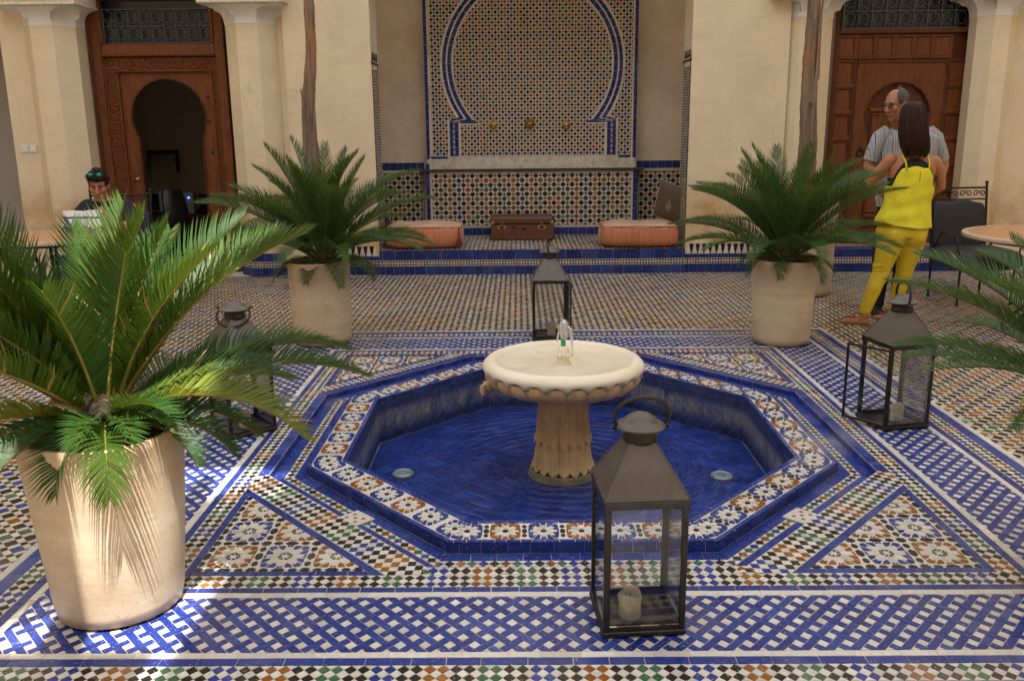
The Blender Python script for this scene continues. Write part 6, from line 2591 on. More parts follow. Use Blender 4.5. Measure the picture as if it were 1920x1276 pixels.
def round_table(rt, r, z):
    mb = MB()
    mb.lathe([(0.0, z - 0.03), (r * 0.92, z - 0.03), (r * 0.93, z - 0.004), (r * 0.93, z), (0.0, z)], 48)
    mb.build("tabletop", M['table_top'], rt, smooth=30)
    mb = MB()
    mb.lathe([(r * 0.931, z - 0.03), (r, z - 0.028), (r + 0.004, z - 0.012), (r, z + 0.001), (r * 0.931, z + 0.001)], 48, cap0=False, cap1=False)
    mb.build("rim", M['table_rim'], rt, smooth=30)
    lm = MB()
    lm.tube([(0.10, 0, z - 0.035), (0.14, 0, z - 0.15), (0.10, 0, z - 0.32), (0.09, 0, z - 0.46), (0.16, 0, 0.16), (0.27, 0, 0.045), (0.36, 0, 0.022), (0.40, 0, 0.035), (0.41, 0, 0.06), (0.395, 0, 0.075)], 0.014, 8)
    lm.lathe([(0, -0.022), (0.018, -0.012), (0.022, 0), (0.018, 0.012), (0, 0.022)], 10, (0.398, 0, 0.068))
    me = lm.mesh("leg", M['iron'], 60)
    for k in range(4):
        link("leg", me, rt, (0, 0, 0), (0, 0, radians(110 + 90 * k)))
    mb = MB()
    mb.tube([(0.098 * cos(a), 0.098 * sin(a), 0.30) for a in [i * 2 * pi / 20 for i in range(20)]], 0.008, 6, closed=True)
    mb.tube([(r * 0.8 * cos(a), r * 0.8 * sin(a), z - 0.045) for a in [i * 2 * pi / 32 for i in range(32)]], 0.012, 6, closed=True)
    mb.build("apron_ring", M['iron'], rt, smooth=60)


round_table(rt, 0.62, 0.72)

# left: the table the seated man works at, chairs and his papers
lt = thing("round_table", "round terracotta topped table in front of the seated man, behind fronds", "table", (-4.02, 2.72, 0), 0)
round_table(lt, 0.48, 0.72)
c2 = thing("iron_chair", "black cushioned iron chair the man sits on", "chair", (-3.82, 3.42, 0), radians(10))
iron_chair(c2)
c3 = thing("iron_chair", "black iron chair pulled up to the left table, behind fronds", "chair", (-4.55, 2.30, 0), radians(125))
iron_chair(c3)
br = thing("brochure", "open white brochure with blue print held up on the table", "brochure", (-3.86, 2.93, 0.725), radians(8))
for sx in (-1, 1):
    mb = MB()
    n = 8
    vs = []
    for j in range(2):
        for i in range(n + 1):
            f = i / n
            vs.append((sx * 0.155 * f, -0.03 * sin(pi * f) - 0.02 * f, 0.17 * j + 0.005))
    vs += [(x, y + 0.003, z) for x, y, z in vs]
    m_ = 2 * (n + 1)
    fs = []
    for i in range(n):
        a = (i, i + 1, n + 2 + i, n + 1 + i)
        fs += [a, tuple(m_ + q for q in a[::-1])]
    mb.add(vs, fs)
    mb.build("page", M['brochure'], br, smooth=180, rot=(radians(-16), 0, 0))

# ------------------------------------------------------------------ inside the office
od = thing("office_desk", "dark wooden office desk seen through the carved doorway", "desk", (-4.55, 7.1, 0), 0)
MB().box(-0.95, 0.62, -0.35, 0.45, 0.46, 0.50, bev=0.008).box(-0.95, 0.62, -0.33, -0.30, 0.02, 0.4595).box(-0.93, -0.88, -0.2995, 0.43, 0.0, 0.459).box(0.55, 0.60, -0.2995, 0.43, 0, 0.459).build("desk_body", M['wood_dark'], od)
MB().box(0.05, 0.42, -0.348, -0.331, 0.28, 0.42, bev=0.006).build("drawer", M['wood'], od)
oc = thing("office_chair", "black high backed office chair at the desk", "chair", (-4.33, 6.2, 0), radians(40))
mb = MB()
rings = []
for z, w, y in ((0.30, 0.12, 0.0), (0.42, 0.14, -0.03), (0.6, 0.14, -0.02), (0.76, 0.125, 0.03), (0.85, 0.10, 0.06)):
    rings.append([(-w, y - 0.03, z), (-w * 0.4, y - 0.045, z), (w * 0.4, y - 0.045, z), (w, y - 0.03, z), (w, y + 0.02, z), (-w, y + 0.02, z)])
mb.loft(rings)
mb.build("backrest", M['plastic_black'], oc, smooth=40)
cushion_mesh(0.46, 0.46, 0.09, 10, 0.4, 6).build("seat", M['plastic_black'], oc, smooth=180, loc=(0, 0.24, 0.27))
mb = MB()
mb.tube([(0, 0.22, 0.05), (0, 0.22, 0.28)], 0.025, 8)
for k in range(5):
    a = k * 2 * pi / 5
    mb.tube([(0, 0.22, 0.06), (0.24 * cos(a), 0.22 + 0.24 * sin(a), 0.03)], 0.015, 6)
mb.build("swivel_base", M['iron'], oc, smooth=60)
pc = thing("computer", "grey desktop computer with blue light on the desk", "computer", (-4.50, 7.05, 0.501), radians(12))
MB().box(-0.10, 0.10, -0.10, 0.30, 0, 0.26, bev=0.006).build("case", M['plastic_grey'], pc)
MB().box(-0.04, 0.0, -0.106, -0.1005, 0.11, 0.16).box(0.03, 0.045, -0.106, -0.1005, 0.10, 0.115).build("drive_slot", M['plastic_black'], pc)
MB().box(0.035, 0.055, -0.106, -0.1005, 0.19, 0.205).build("light", M['led'], pc)
mn = thing("monitor", "grey monitor casing beside the computer on the desk", "monitor", (-4.86, 7.0, 0.501), radians(-20))
MB().box(-0.15, 0.15, -0.10, 0.05, 0.02, 0.28, bev=0.012).build("casing", M['plastic_grey'], mn)
MB().box(-0.13, 0.13, -0.106, -0.1005, 0.045, 0.26, bev=0.003).build("screen", M['plastic_black'], mn)
ck = thing("speaker", "small black box speaker right of the grey computer", "speaker", (-4.24, 7.05, 0.501), 0)
MB().box(-0.08, 0.08, -0.08, 0.12, 0, 0.24, bev=0.008).build("cabinet", M['plastic_black'], ck)
rk = thing("wall_rack", "dark wooden key rack hung on the office wall", "rack", (-5.30, 8.49, 1.0), 0)
MB().box(-0.22, 0.22, -0.10, 0, 0.20, 0.26, bev=0.006).box(0.20, 0.22, -0.09, 0, -0.05, 0.1995).box(-0.22, -0.20, -0.09, 0, -0.05, 0.1995).build("rack_body", M['wood_dark'], rk)
for k in range(9):
    MB().box(-0.008, 0.008, -0.06, -0.05, -0.02 + 0.04 * (k % 3), 0.1995).build("key_tag", M['plastic_grey'], rk, loc=(-0.16 + k * 0.04, 0, 0))

# palm leaf hanging into the top right corner from a crown above
hp = thing("hanging_palm_leaf", "tip of a drooping palm leaf at the top right corner", "palm leaf", (3.55, 3.05, 3.35), radians(-20))
link("leaflets", frond_mesh(1.25, -18, 62, 0.24, 77, pairs=60, up=0.3, thick=1.6), hp)
# ------------------------------------------------------------------ people
def ell(mb, c, r, M_=None, n=16, k=10):
    prof = [(cos(-pi / 2 + pi * i / k), sin(-pi / 2 + pi * i / k)) for i in range(k + 1)]
    rings = [[(c[0] + r[0] * q * cos(2 * pi * j / n), c[1] + r[1] * q * sin(2 * pi * j / n), c[2] + r[2] * z) for j in range(n)] for q, z in [(max(1e-4, a), b) for a, b in prof]]
    mb.loft(rings, M_=M_)


def limb(mb, pts, n=14, flat=1.0, M_=None):
    """tapered limb through (x, y, z, radius) with rounded ends"""
    P = [Vector(p[:3]) for p in pts]
    rr = [p[3] for p in pts]
    # smooth the radii and the path a little
    Q, q = [], []
    for i in range(len(P) - 1):
        for k in range(6):
            f = k / 6
            Q.append(P[i].lerp(P[i + 1], f))
            q.append(rr[i] + (rr[i + 1] - rr[i]) * f)
    Q.append(P[-1])
    q.append(rr[-1])
    d0, d1 = (Q[0] - Q[1]).normalized(), (Q[-1] - Q[-2]).normalized()
    pre = [(Q[0] + d0 * (q[0] * s), q[0] * sqrt(max(0.0, 1 - s * s))) for s in (0.97, 0.8, 0.5)]
    post = [(Q[-1] + d1 * (q[-1] * s), q[-1] * sqrt(max(0.0, 1 - s * s))) for s in (0.5, 0.8, 0.97)]
    A = [a for a, _ in pre] + Q + [a for a, _ in post]
    B = [b for _, b in pre] + q + [b for _, b in post]
    mb.tube(A, B, n, flat=flat, M_=M_)


def skin_up(name, mb, mat, parent, voxel=0.007, smooth=6, dec=0.35, factor=0.5):
    """one continuous surface from overlapping shapes"""
    me = mb.mesh("tmp", mat)
    o = bpy.data.objects.new("tmp", me)
    COL.objects.link(o)
    m1 = o.modifiers.new("r", 'REMESH')
    m1.mode = 'VOXEL'
    m1.voxel_size = voxel
    m2 = o.modifiers.new("s", 'SMOOTH')
    m2.iterations = smooth
    m2.factor = factor
    if dec < 1:
        m3 = o.modifiers.new("d", 'DECIMATE')
        m3.ratio = dec
    dg = bpy.context.evaluated_depsgraph_get()
    me2 = bpy.data.meshes.new_from_object(o.evaluated_get(dg))
    bpy.data.objects.remove(o)
    me2.name = name
    me2.materials.clear()
    me2.materials.append(mat)
    me2.shade_smooth()
    return link(name, me2, parent)


def head(mb, M_):
    ell(mb, (0, 0.012, 0.030), (0.074, 0.094, 0.096), M_)
    ell(mb, (0, -0.022, -0.045), (0.056, 0.062, 0.066), M_)
    ell(mb, (0, -0.060, -0.092), (0.026, 0.022, 0.022), M_)
    ell(mb, (0, -0.070, 0.040), (0.050, 0.018, 0.014), M_)
    for s in (-1, 1):
        ell(mb, (s * 0.040, -0.058, -0.012), (0.026, 0.024, 0.024), M_)
        ell(mb, (s * 0.076, 0.014, -0.004), (0.011, 0.022, 0.034), M_)
    limb(mb, [(0, -0.078, 0.028, 0.010), (0, -0.096, 0.000, 0.012), (0, -0.103, -0.020, 0.015)], M_=M_)
    for s in (-1, 1):
        ell(mb, (s * 0.012, -0.090, -0.024), (0.010, 0.012, 0.009), M_, 8, 6)
    ell(mb, (0, -0.078, -0.052), (0.026, 0.012, 0.008), M_, 10, 6)
    ell(mb, (0, -0.076, -0.065), (0.022, 0.012, 0.008), M_, 10, 6)


def face_bits(parent, M_, hairmat):
    for s in (-1, 1):
        mb = MB()
        ell(mb, (s * 0.030, -0.078, 0.016), (0.009, 0.006, 0.0045), M_, 10, 6)
        mb.build("eye", M['lens_dark'], parent, smooth=180)
        mb = MB()
        mb.tube([(s * 0.012, -0.091, 0.037), (s * 0.030, -0.088, 0.044), (s * 0.050, -0.074, 0.038)], 0.003, 6, M_=M_)
        mb.build("eyebrow", hairmat, parent, smooth=180)
    mb = MB()
    mb.tube([(-0.024, -0.082, -0.058), (0, -0.0905, -0.0575), (0.024, -0.082, -0.058)], 0.0022, 6, M_=M_)
    mb.build("mouth_line", pm("mouth", (0.16, 0.05, 0.035), 0.6, 0.0, 5, 0), parent, smooth=180)


def hand(mb, wrist, d, up, size=1.0, curl=0.5, side=1):
    """palm, four unequal bent fingers and a thumb from the side of the palm"""
    w, d, up = Vector(wrist), Vector(d).normalized(), Vector(up)
    up = (up - d * up.dot(d)).normalized()
    lat = d.cross(up) * side
    k = size
    for t in (-0.024, -0.008, 0.008, 0.024):
        limb(mb, [(*(w + lat * (t * 0.7 * k)), 0.014 * k), (*(w + d * 0.085 * k + lat * t * k), 0.0125 * k)], 8)
    for i, (t, l) in enumerate(((-0.029, 0.062), (-0.0095, 0.076), (0.0105, 0.082), (0.030, 0.072))):
        p = w + d * 0.085 * k + lat * t * k
        a, pts = 0.0, [(*(p - d * 0.02 * k), 0.0098 * k)]
        for seg, c in ((0.42, 0.5), (0.33, 1.0), (0.25, 0.8)):
            a += curl * c
            p = p + (d * cos(a) - up * sin(a)) * (l * seg * k)
            pts.append((*p, (0.0095 - 0.0022 * len(pts) / 3) * k))
        limb(mb, pts, 8)
    p = w + d * 0.022 * k + lat * 0.030 * k
    q = p + (d * 0.6 + lat * 0.75 - up * 0.2).normalized() * 0.040 * k
    r_ = q + (d * 0.85 + lat * 0.25 - up * 0.35 * curl).normalized() * 0.034 * k
    limb(mb, [(*(p - lat * 0.012 * k), 0.013 * k), (*q, 0.011 * k), (*r_, 0.0085 * k)], 8)


def profile(keys):
    def f(z):
        for a, b in zip(keys, keys[1:]):
            if a[0] <= z <= b[0]:
                t = (z - a[0]) / (b[0] - a[0])
                t = t * t * (3 - 2 * t)
                return [a[i] + (b[i] - a[i]) * t for i in range(1, 5)]
        e = keys[0] if z < keys[0][0] else keys[-1]
        return list(e[1:5])
    return f


def torso(mb, pf, z0, z1, grow=0.0, n=28, m=16, yaw=0.0):
    rings = []
    for i in range(m + 1):
        z = z0 + (z1 - z0) * i / m
        cx, cy, a, b = pf(z)
        rings.append([rotz_((cx + (a + grow) * cos(2 * pi * j / n), cy + (b + grow) * sin(2 * pi * j / n), z), cx, cy, yaw) for j in range(n)])
    mb.loft(rings)


def rotz_(p, cx, cy, yaw):
    x, y = p[0] - cx, p[1] - cy
    return (cx + x * cos(yaw) - y * sin(yaw), cy + x * sin(yaw) + y * cos(yaw), p[2])


# --- the woman in yellow, back to the camera
wo = thing("person", "person in yellow vest top and yellow trousers, seen from behind, long dark brown hair", "person", (2.66, 2.45, 0))
HM = Matrix.Translation((0.065, 0.015, 1.565)) @ Matrix.Rotation(radians(155), 4, 'Z') @ Matrix.Rotation(radians(6), 4, 'X')
PW = profile([(0.60, 0.060, 0.0, 0.170, 0.120), (0.72, 0.060, 0.0, 0.182, 0.130), (0.82, 0.066, 0.0, 0.168, 0.116), (0.94, 0.080, 0.0, 0.144, 0.098), (1.06, 0.092, 0.005, 0.155, 0.102),
              (1.17, 0.10, 0.01, 0.168, 0.102), (1.26, 0.10, 0.015, 0.168, 0.080), (1.31, 0.098, 0.02, 0.10, 0.058), (1.36, 0.09, 0.02, 0.052, 0.05)])
WY = radians(-8)
mb = MB()
torso(mb, PW, 0.73, 1.36, yaw=WY)
limb(mb, [(0.088, 0.02, 1.32, 0.050), (0.075, 0.018, 1.46, 0.047)])
head(mb, HM)
limb(mb, [(-0.065, 0.02, 1.272, 0.047), (-0.115, 0.05, 1.20, 0.043), (-0.185, 0.10, 1.10, 0.036), (-0.10, 0.20, 1.125, 0.033), (0.00, 0.245, 1.16, 0.026)])
hand(mb, (0.00, 0.245, 1.16), (1, 0.1, 0.25), (0, 1, 0), 0.92, 0.5)
limb(mb, [(0.262, 0.0, 1.255, 0.046), (0.305, 0.0, 1.19, 0.041), (0.345, 0.035, 1.06, 0.035), (0.30, 0.12, 1.00, 0.031), (0.24, 0.17, 1.01, 0.025)])
hand(mb, (0.24, 0.17, 1.01), (-1, 0.1, 0.1), (0, 1, 0.2), 0.92, 0.4)
for s, hip, knee, ank in ((-1, (-0.02, 0.0, 0.68), (-0.075, -0.01, 0.42), (-0.200, -0.055, 0.09)), (1, (0.150, 0.0, 0.68), (0.125, 0.03, 0.41), (0.085, 0.07, 0.085))):
    limb(mb, [(*hip, 0.075), (*knee, 0.044), ((knee[0] * 0.55 + ank[0] * 0.45), (knee[1] * 0.5 + ank[1] * 0.5) - 0.008, 0.29, 0.040), (*ank, 0.034)])
# feet: the left one points left
for hx, hy, tx, ty, zz in ((-0.185, -0.07, -0.335, 0.02, 0.0), (0.10, 0.05, -0.02, 0.16, 0.0)):
    h, t = Vector((hx, hy, 0.030)), Vector((tx, ty, 0.020))
    limb(mb, [(*h, 0.026), (*h.lerp(t, 0.4), 0.030), (*h.lerp(t, 0.78), 0.026), (*t, 0.016)], flat=1.25)
    limb(mb, [(hx, hy, 0.085, 0.032), (*h.lerp(t, 0.3), 0.032)])
    lat = (t - h).normalized().cross(UZ)
    for q in range(5):
        o_ = lat * (0.026 - 0.013 * q)
        limb(mb, [(*(h.lerp(t, 0.82) + o_), 0.012), (*(h.lerp(t, 1.0 - 0.02 * q) + o_ * 1.1), 0.009)], 8)
skin_up("body", mb, M['skin_w'], wo, 0.0062)
# trousers
mb = MB()
torso(mb, PW, 0.69, 0.84, 0.010, yaw=WY)
ell(mb, (-0.005, -0.050, 0.70), (0.090, 0.085, 0.095))
ell(mb, (0.135, -0.055, 0.70), (0.090, 0.085, 0.095))
for s, hip, knee, ank in ((-1, (-0.015, 0.0, 0.66), (-0.075, -0.01, 0.42), (-0.192, -0.052, 0.115)), (1, (0.145, 0.0, 0.66), (0.125, 0.03, 0.41), (0.085, 0.07, 0.115))):
    mid = [(knee[i] + ank[i]) / 2 for i in range(3)]
    limb(mb, [(hip[0], hip[1], 0.74, 0.095), (*hip, 0.103), ((hip[0] + knee[0]) / 2, (hip[1] + knee[1]) / 2, (hip[2] + knee[2]) / 2, 0.084), (*knee, 0.062), (mid[0], mid[1] - 0.01, mid[2] + 0.02, 0.058), (*ank, 0.045)])
    for k in range(5):
        zz = knee[2] - 0.06 + k * 0.028
        f = (knee[2] - zz) / (knee[2] - ank[2])
        x, y = knee[0] + (ank[0] - knee[0]) * max(0, f), knee[1] + (ank[1] - knee[1]) * max(0, f)
        mb.tube([(x + 0.060 * cos(a), y + 0.060 * sin(a), zz + 0.012 * sin(a * 2 + k)) for a in [2 * pi * j / 16 for j in range(16)]], 0.009, 6, closed=True)
skin_up("trousers", mb, M['yellow_jeans'], wo, 0.0065, 5)
mb = MB()
for s in (-1, 1):
    x = 0.065 + s * 0.070
    mb.add([(x - 0.038, -0.1385, 0.735), (x + 0.038, -0.1385, 0.735), (x + 0.036, -0.142, 0.665), (x, -0.142, 0.650), (x - 0.036, -0.142, 0.665)], [(0, 1, 2, 3, 4)])


def shell(name, pf, grow, zlo, zhi, mat, parent, yaw, thick=0.003, n=72, m=26, wrinkle=0.0, seed=1):
    """open garment tube whose hem and neck heights depend on the angle round the body"""
    rr = random.Random(seed)
    ph = [rr.uniform(0, 6) for _ in range(5)]
    mb = MB()

    def pt(i, j, extra):
        a = 2 * pi * j / n
        z0, z1 = zlo(a), zhi(a)
        f = i / m
        z = z0 + (z1 - z0) * f
        cx, cy, rx_, ry_ = pf(z)
        g = grow(f) if callable(grow) else grow
        w = wrinkle * (sin(7 * a + z * 22 + ph[0]) + 0.7 * sin(z * 55 + 3 * sin(a + ph[1]) + ph[2]) + 0.6 * sin(13 * a - z * 15 + ph[3])) * (1 - 0.5 * f)
        return rotz_((cx + (rx_ + g + w + extra) * cos(a), cy + (ry_ + g + w + extra) * sin(a), z), cx, cy, yaw)
    outer = [[pt(i, j, 0) for j in range(n)] for i in range(m + 1)]
    inner = [[pt(i, j, -thick) for j in range(n)] for i in range(m, -1, -1)]
    mb.loft(outer + inner + [outer[0]], cap0=False, cap1=False)
    return mb.build(name, mat, parent, smooth=180)


def back(a):                               # 1 at the middle of the back (towards the camera), -1 at the front
    return -sin(a)


def bumpf(a, c, w):
    d = abs((a - c + pi) % (2 * pi) - pi)
    return max(0.0, 1 - (d / w) ** 2)


shell("undershirt", PW, 0.006, lambda a: 0.95, lambda a: 1.135 + 0.15 * max(bumpf(a, -pi / 2, 1.0), bumpf(a, pi / 2, 1.0)), M['black_fabric'], wo, WY, 0.004)
shell("vest_top", PW, lambda f: 0.020 + 0.016 * (1 - f), lambda a: 0.775 + 0.012 * sin(2 * a), lambda a: 1.075 + 0.150 * max(bumpf(a, -pi / 2, 0.95), bumpf(a, pi / 2, 0.95)) + 0.03 * max(bumpf(a, -pi / 2 - 0.62, 0.3), bumpf(a, -pi / 2 + 0.62, 0.3)),
      M['yellow_top'], wo, WY, 0.003, wrinkle=0.0042)
mb = MB()
for s in (-1, 1):
    x = 0.10 + s * 0.082
    mb.tube([(x, -0.098, 1.190), (x + s * 0.006, -0.078, 1.25), (x + s * 0.012, -0.02, 1.302), (x + s * 0.006, 0.06, 1.27), (x, 0.10, 1.18)], 0.0062, 6, flat=1.5)
mb.build("strap", M['yellow_top'], wo, smooth=180)
mb = MB()
mb.tube([(0.107, -0.1225, 1.185), (0.108, -0.125, 1.15), (0.108, -0.126, 1.115)], 0.0022, 5)
mb.build("slit", M['black_fabric'], wo)
# hair: a straight shoulder-length fall
mb = MB()
rings = []
n = 64
for z, a, b, cy in ((1.700, 0.010, 0.010, 0.01), (1.694, 0.036, 0.042, 0.005), (1.678, 0.060, 0.070, 0.0), (1.650, 0.080, 0.092, 0.0), (1.61, 0.095, 0.108, -0.004), (1.55, 0.102, 0.113, -0.010), (1.48, 0.104, 0.106, -0.024), (1.42, 0.106, 0.098, -0.036), (1.37, 0.106, 0.086, -0.048), (1.335, 0.098, 0.066, -0.058), (1.305, 0.076, 0.040, -0.070)):
    sway = max(0, 1.5 - z) * 0.12
    rings.append([(0.070 + sway + (a + 0.003 * sin(21 * t + z * 5) + 0.002 * sin(37 * t)) * cos(t), 0.008 + cy + (b + 0.003 * sin(23 * t)) * sin(t) * (1.0 if sin(t) < 0 or z < 1.5 else (0.55 if z < 1.62 else 0.9)), z + (0.014 * sin(9 * t) + 0.01 * sin(17 * t) if z < 1.34 else 0)) for t in [2 * pi * j / n for j in range(n)]])
mb.loft(rings[::-1])
for k in range(120):
    t = 2 * pi * (k + R.random()) / 120
    i0, i1 = R.randrange(2, 6), R.randrange(9, len(rings))
    j = int(t / (2 * pi) * n) % n
    pts = []
    dj = R.uniform(-1.2, 1.2)
    for q in range(i0, i1):
        a_, b_ = Vector(rings[q][j]), Vector(rings[q][(j + 1) % n])
        c_ = Vector((sum(v[0] for v in rings[q]) / n, sum(v[1] for v in rings[q]) / n, rings[q][j][2]))
        p_ = a_.lerp(b_, 0.5 + dj * (q - i0) / 10)
        pts.append(c_ + (p_ - c_) * 1.012)
    if i1 == len(rings):
        pts.append(pts[-1] + (pts[-1] - pts[-2]) * R.uniform(0.1, 0.9))
    if len(pts) > 2:
        mb.tube(pts, [R.uniform(0.003, 0.006) * (1 - 0.6 * u / len(pts)) for u in range(len(pts))], 5)
mb.build("hair", M['hair_brown'], wo, smooth=180)
# sandals
for hx, hy, tx, ty in ((-0.185, -0.07, -0.35, 0.03), (0.10, 0.05, -0.03, 0.17)):
    h, t = Vector((hx, hy, 0)), Vector((tx, ty, 0))
    d = (t - h).normalized()
    lat = d.cross(UZ)
    h = h - d * 0.03
    out = []
    for f, w in ((0, 0.020), (0.06, 0.030), (0.35, 0.029), (0.7, 0.040), (0.9, 0.038), (1.0, 0.020)):
        out.append((h.lerp(t, f), w))
    poly = [(*(p_ + lat * w), 0) for p_, w in out] + [(*(p_ - lat * w), 0) for p_, w in out[::-1]]
    mb = MB()
    mb.loft([[(x, y, 0.001) for x, y, _, _ in poly], [(x, y, 0.011) for x, y, _, _ in poly]])
    c = h.lerp(t, 0.62)
    mb.tube([c + lat * 0.036 + UZ * 0.01, c + lat * 0.02 + UZ * 0.052, c - lat * 0.02 + UZ * 0.052, c - lat * 0.036 + UZ * 0.01], 0.005, 6)
    mb.tube([h.lerp(t, 0.86) + UZ * 0.02, c + UZ * 0.054], 0.004, 6)
    mb.tube([h.lerp(t, 0.15) + lat * 0.03 + UZ * 0.01, h.lerp(t, 0.2) + lat * 0.02 + UZ * 0.075, h.lerp(t, 0.2) - lat * 0.02 + UZ * 0.075, h.lerp(t, 0.15) - lat * 0.03 + UZ * 0.01], 0.004, 6)
    s_ = mb.build("sandal", M['sandal'], wo, smooth=40)
    mb = MB()
    for k, (dx, mat) in enumerate(((0.0, 0), (0.022, 1), (-0.02, 2))):
        p_ = c + d * dx + UZ * 0.060
        ell(mb, p_, (0.011, 0.011, 0.010), n=10, k=6)
        mb.m[-len(mb.f) // 1:] = mb.m[-len(mb.f) // 1:]
    mb.build("beads", M['red_bead'], s_, smooth=180)

# --- the man with glasses and striped shirt
man = thing("person", "person in striped short sleeved shirt and glasses, balding grey hair, facing the person in yellow", "person", (2.86, 2.86, 0))
HM2 = Matrix.Translation((-0.125, -0.03, 1.705)) @ Matrix.Rotation(radians(-48), 4, 'Z') @ Matrix.Rotation(radians(-14), 4, 'X')
HM2 = Matrix.Translation((-0.12, -0.05, 1.675)) @ Matrix.Rotation(radians(-66), 4, 'Z') @ Matrix.Rotation(radians(14), 4, 'X')
PM = profile([(0.80, 0.02, 0.03, 0.175, 0.125), (0.95, 0.02, 0.03, 0.172, 0.125), (1.10, 0.025, 0.03, 0.172, 0.122), (1.28, 0.03, 0.03, 0.205, 0.125), (1.42, 0.03, 0.03, 0.222, 0.104), (1.49, 0.02, 0.03, 0.125, 0.072), (1.54, -0.02, 0.02, 0.06, 0.058)])
MY = radians(-6)
mb = MB()
torso(mb, PM, 0.82, 1.54, yaw=MY)
limb(mb, [(-0.01, 0.02, 1.46, 0.058), (-0.09, -0.02, 1.60, 0.054)])
head(mb, HM2)
limb(mb, [(-0.18, 0.03, 1.44, 0.055), (-0.25, 0.04, 1.25, 0.044), (-0.265, 0.04, 1.20, 0.042), (-0.21, -0.03, 1.08, 0.036), (-0.165, -0.08, 0.98, 0.027)])
hand(mb, (-0.165, -0.08, 0.98), (0.6, -0.3, -0.5), (-0.4, -0.8, 0), 1.0, 0.3)
limb(mb, [(0.24, 0.05, 1.43, 0.055), (0.335, 0.07, 1.26, 0.044), (0.355, 0.07, 1.20, 0.042), (0.29, 0.00, 1.06, 0.036), (0.225, -0.05, 0.97, 0.027)])
hand(mb, (0.225, -0.05, 0.97), (-0.6, -0.3, -0.5), (0.4, -0.8, 0), 1.0, 0.3, -1)
for x in (-0.075, 0.11):
    limb(mb, [(x, 0.03, 0.82, 0.09), (x - 0.02, 0.03, 0.48, 0.058), (x - 0.03, 0.05, 0.10, 0.038)])
skin_up("body", mb, M['skin_m'], man, 0.0065)
face_bits(man, HM2, M['hair_grey'])
shell("shirt", PM, lambda f: 0.022 + 0.006 * (1 - f), lambda a: 0.885 + 0.01 * sin(a), lambda a: 1.475 + 0.03 * abs(cos(a)) - 0.01, M['shirt'], man, MY, 0.003, wrinkle=0.0035, seed=5)
for pts in ([(-0.13, 0.03, 1.475, 0.060), (-0.19, 0.032, 1.43, 0.068), (-0.235, 0.038, 1.30, 0.060), (-0.252, 0.04, 1.245, 0.058)], [(0.19, 0.045, 1.47, 0.060), (0.25, 0.05, 1.42, 0.068), (0.315, 0.065, 1.30, 0.060), (0.338, 0.07, 1.245, 0.058)]):
    mb = MB()
    mb.tube([p_[:3] for p_ in pts], [p_[3] for p_ in pts], 20)
    mb.build("sleeve", M['shirt'], man, smooth=60)
mb = MB()
mb.tube([(0.05 * cos(a) - 0.02 + 0.02, 0.02 + 0.062 * sin(a), 1.500 + 0.012 * sin(a)) for a in [2 * pi * j / 20 for j in range(20)]], 0.014, 6, closed=True)
mb.build("collar", M['shirt'], man, smooth=60)
mb = MB()
torso(mb, PM, 0.78, 0.95, 0.008, yaw=MY)
for x in (-0.075, 0.11):
    limb(mb, [(x, 0.03, 0.80, 0.105), (x - 0.02, 0.03, 0.48, 0.080), (x - 0.03, 0.05, 0.06, 0.062)])
skin_up("trousers", mb, M['black_fabric'], man, 0.010, 4)
for x in (-0.105, 0.08):
    mb = MB()
    limb(mb, [(x, 0.06, 0.038, 0.036), (x - 0.02, -0.02, 0.034, 0.040), (x - 0.04, -0.12, 0.028, 0.034), (x - 0.05, -0.165, 0.026, 0.026)])
    mb.box(x - 0.075, x + 0.035, -0.18, 0.09, 0.0, 0.012, bev=0.005)
    mb.build("shoe", M['plastic_black'], man, smooth=50)
mb = MB()
ell(mb, (0, 0.020, 0.046), (0.080, 0.094, 0.088), HM2, 28, 16)
me = mb.mesh("hair", M['hair_grey'], 180)
inv = HM2.inverted()
bm = bmesh.new()
bm.from_mesh(me)
kill = []
for f in bm.faces:
    c = inv @ f.calc_center_median()
    if c.y < -0.042 + (0.02 if abs(c.x) < 0.05 else 0) + max(0, c.z - 0.08) * 0.8 or (c.z < -0.002 and c.y < 0.03) or c.z < -0.05:
        kill.append(f)
bmesh.ops.delete(bm, geom=kill, context='FACES')
bm.to_mesh(me)
bm.free()
link("hair", me, man)
mb = MB()
for s in (-1, 1):
    mb.tube([(s * 0.033 + 0.023 * cos(a), -0.098 + 0.004 * abs(s), 0.015 + 0.016 * sin(a)) for a in [2 * pi * j / 14 for j in range(14)]], 0.0018, 5, closed=True, M_=HM2)
    mb.tube([(s * 0.056, -0.095, 0.022), (s * 0.082, -0.03, 0.020), (s * 0.084, 0.02, 0.018)], 0.0026, 5, M_=HM2)
mb.tube([(-0.011, -0.099, 0.019), (0.011, -0.099, 0.019)], 0.002, 5, M_=HM2)
mb.build("glasses", M['lens_dark'], man, smooth=60)

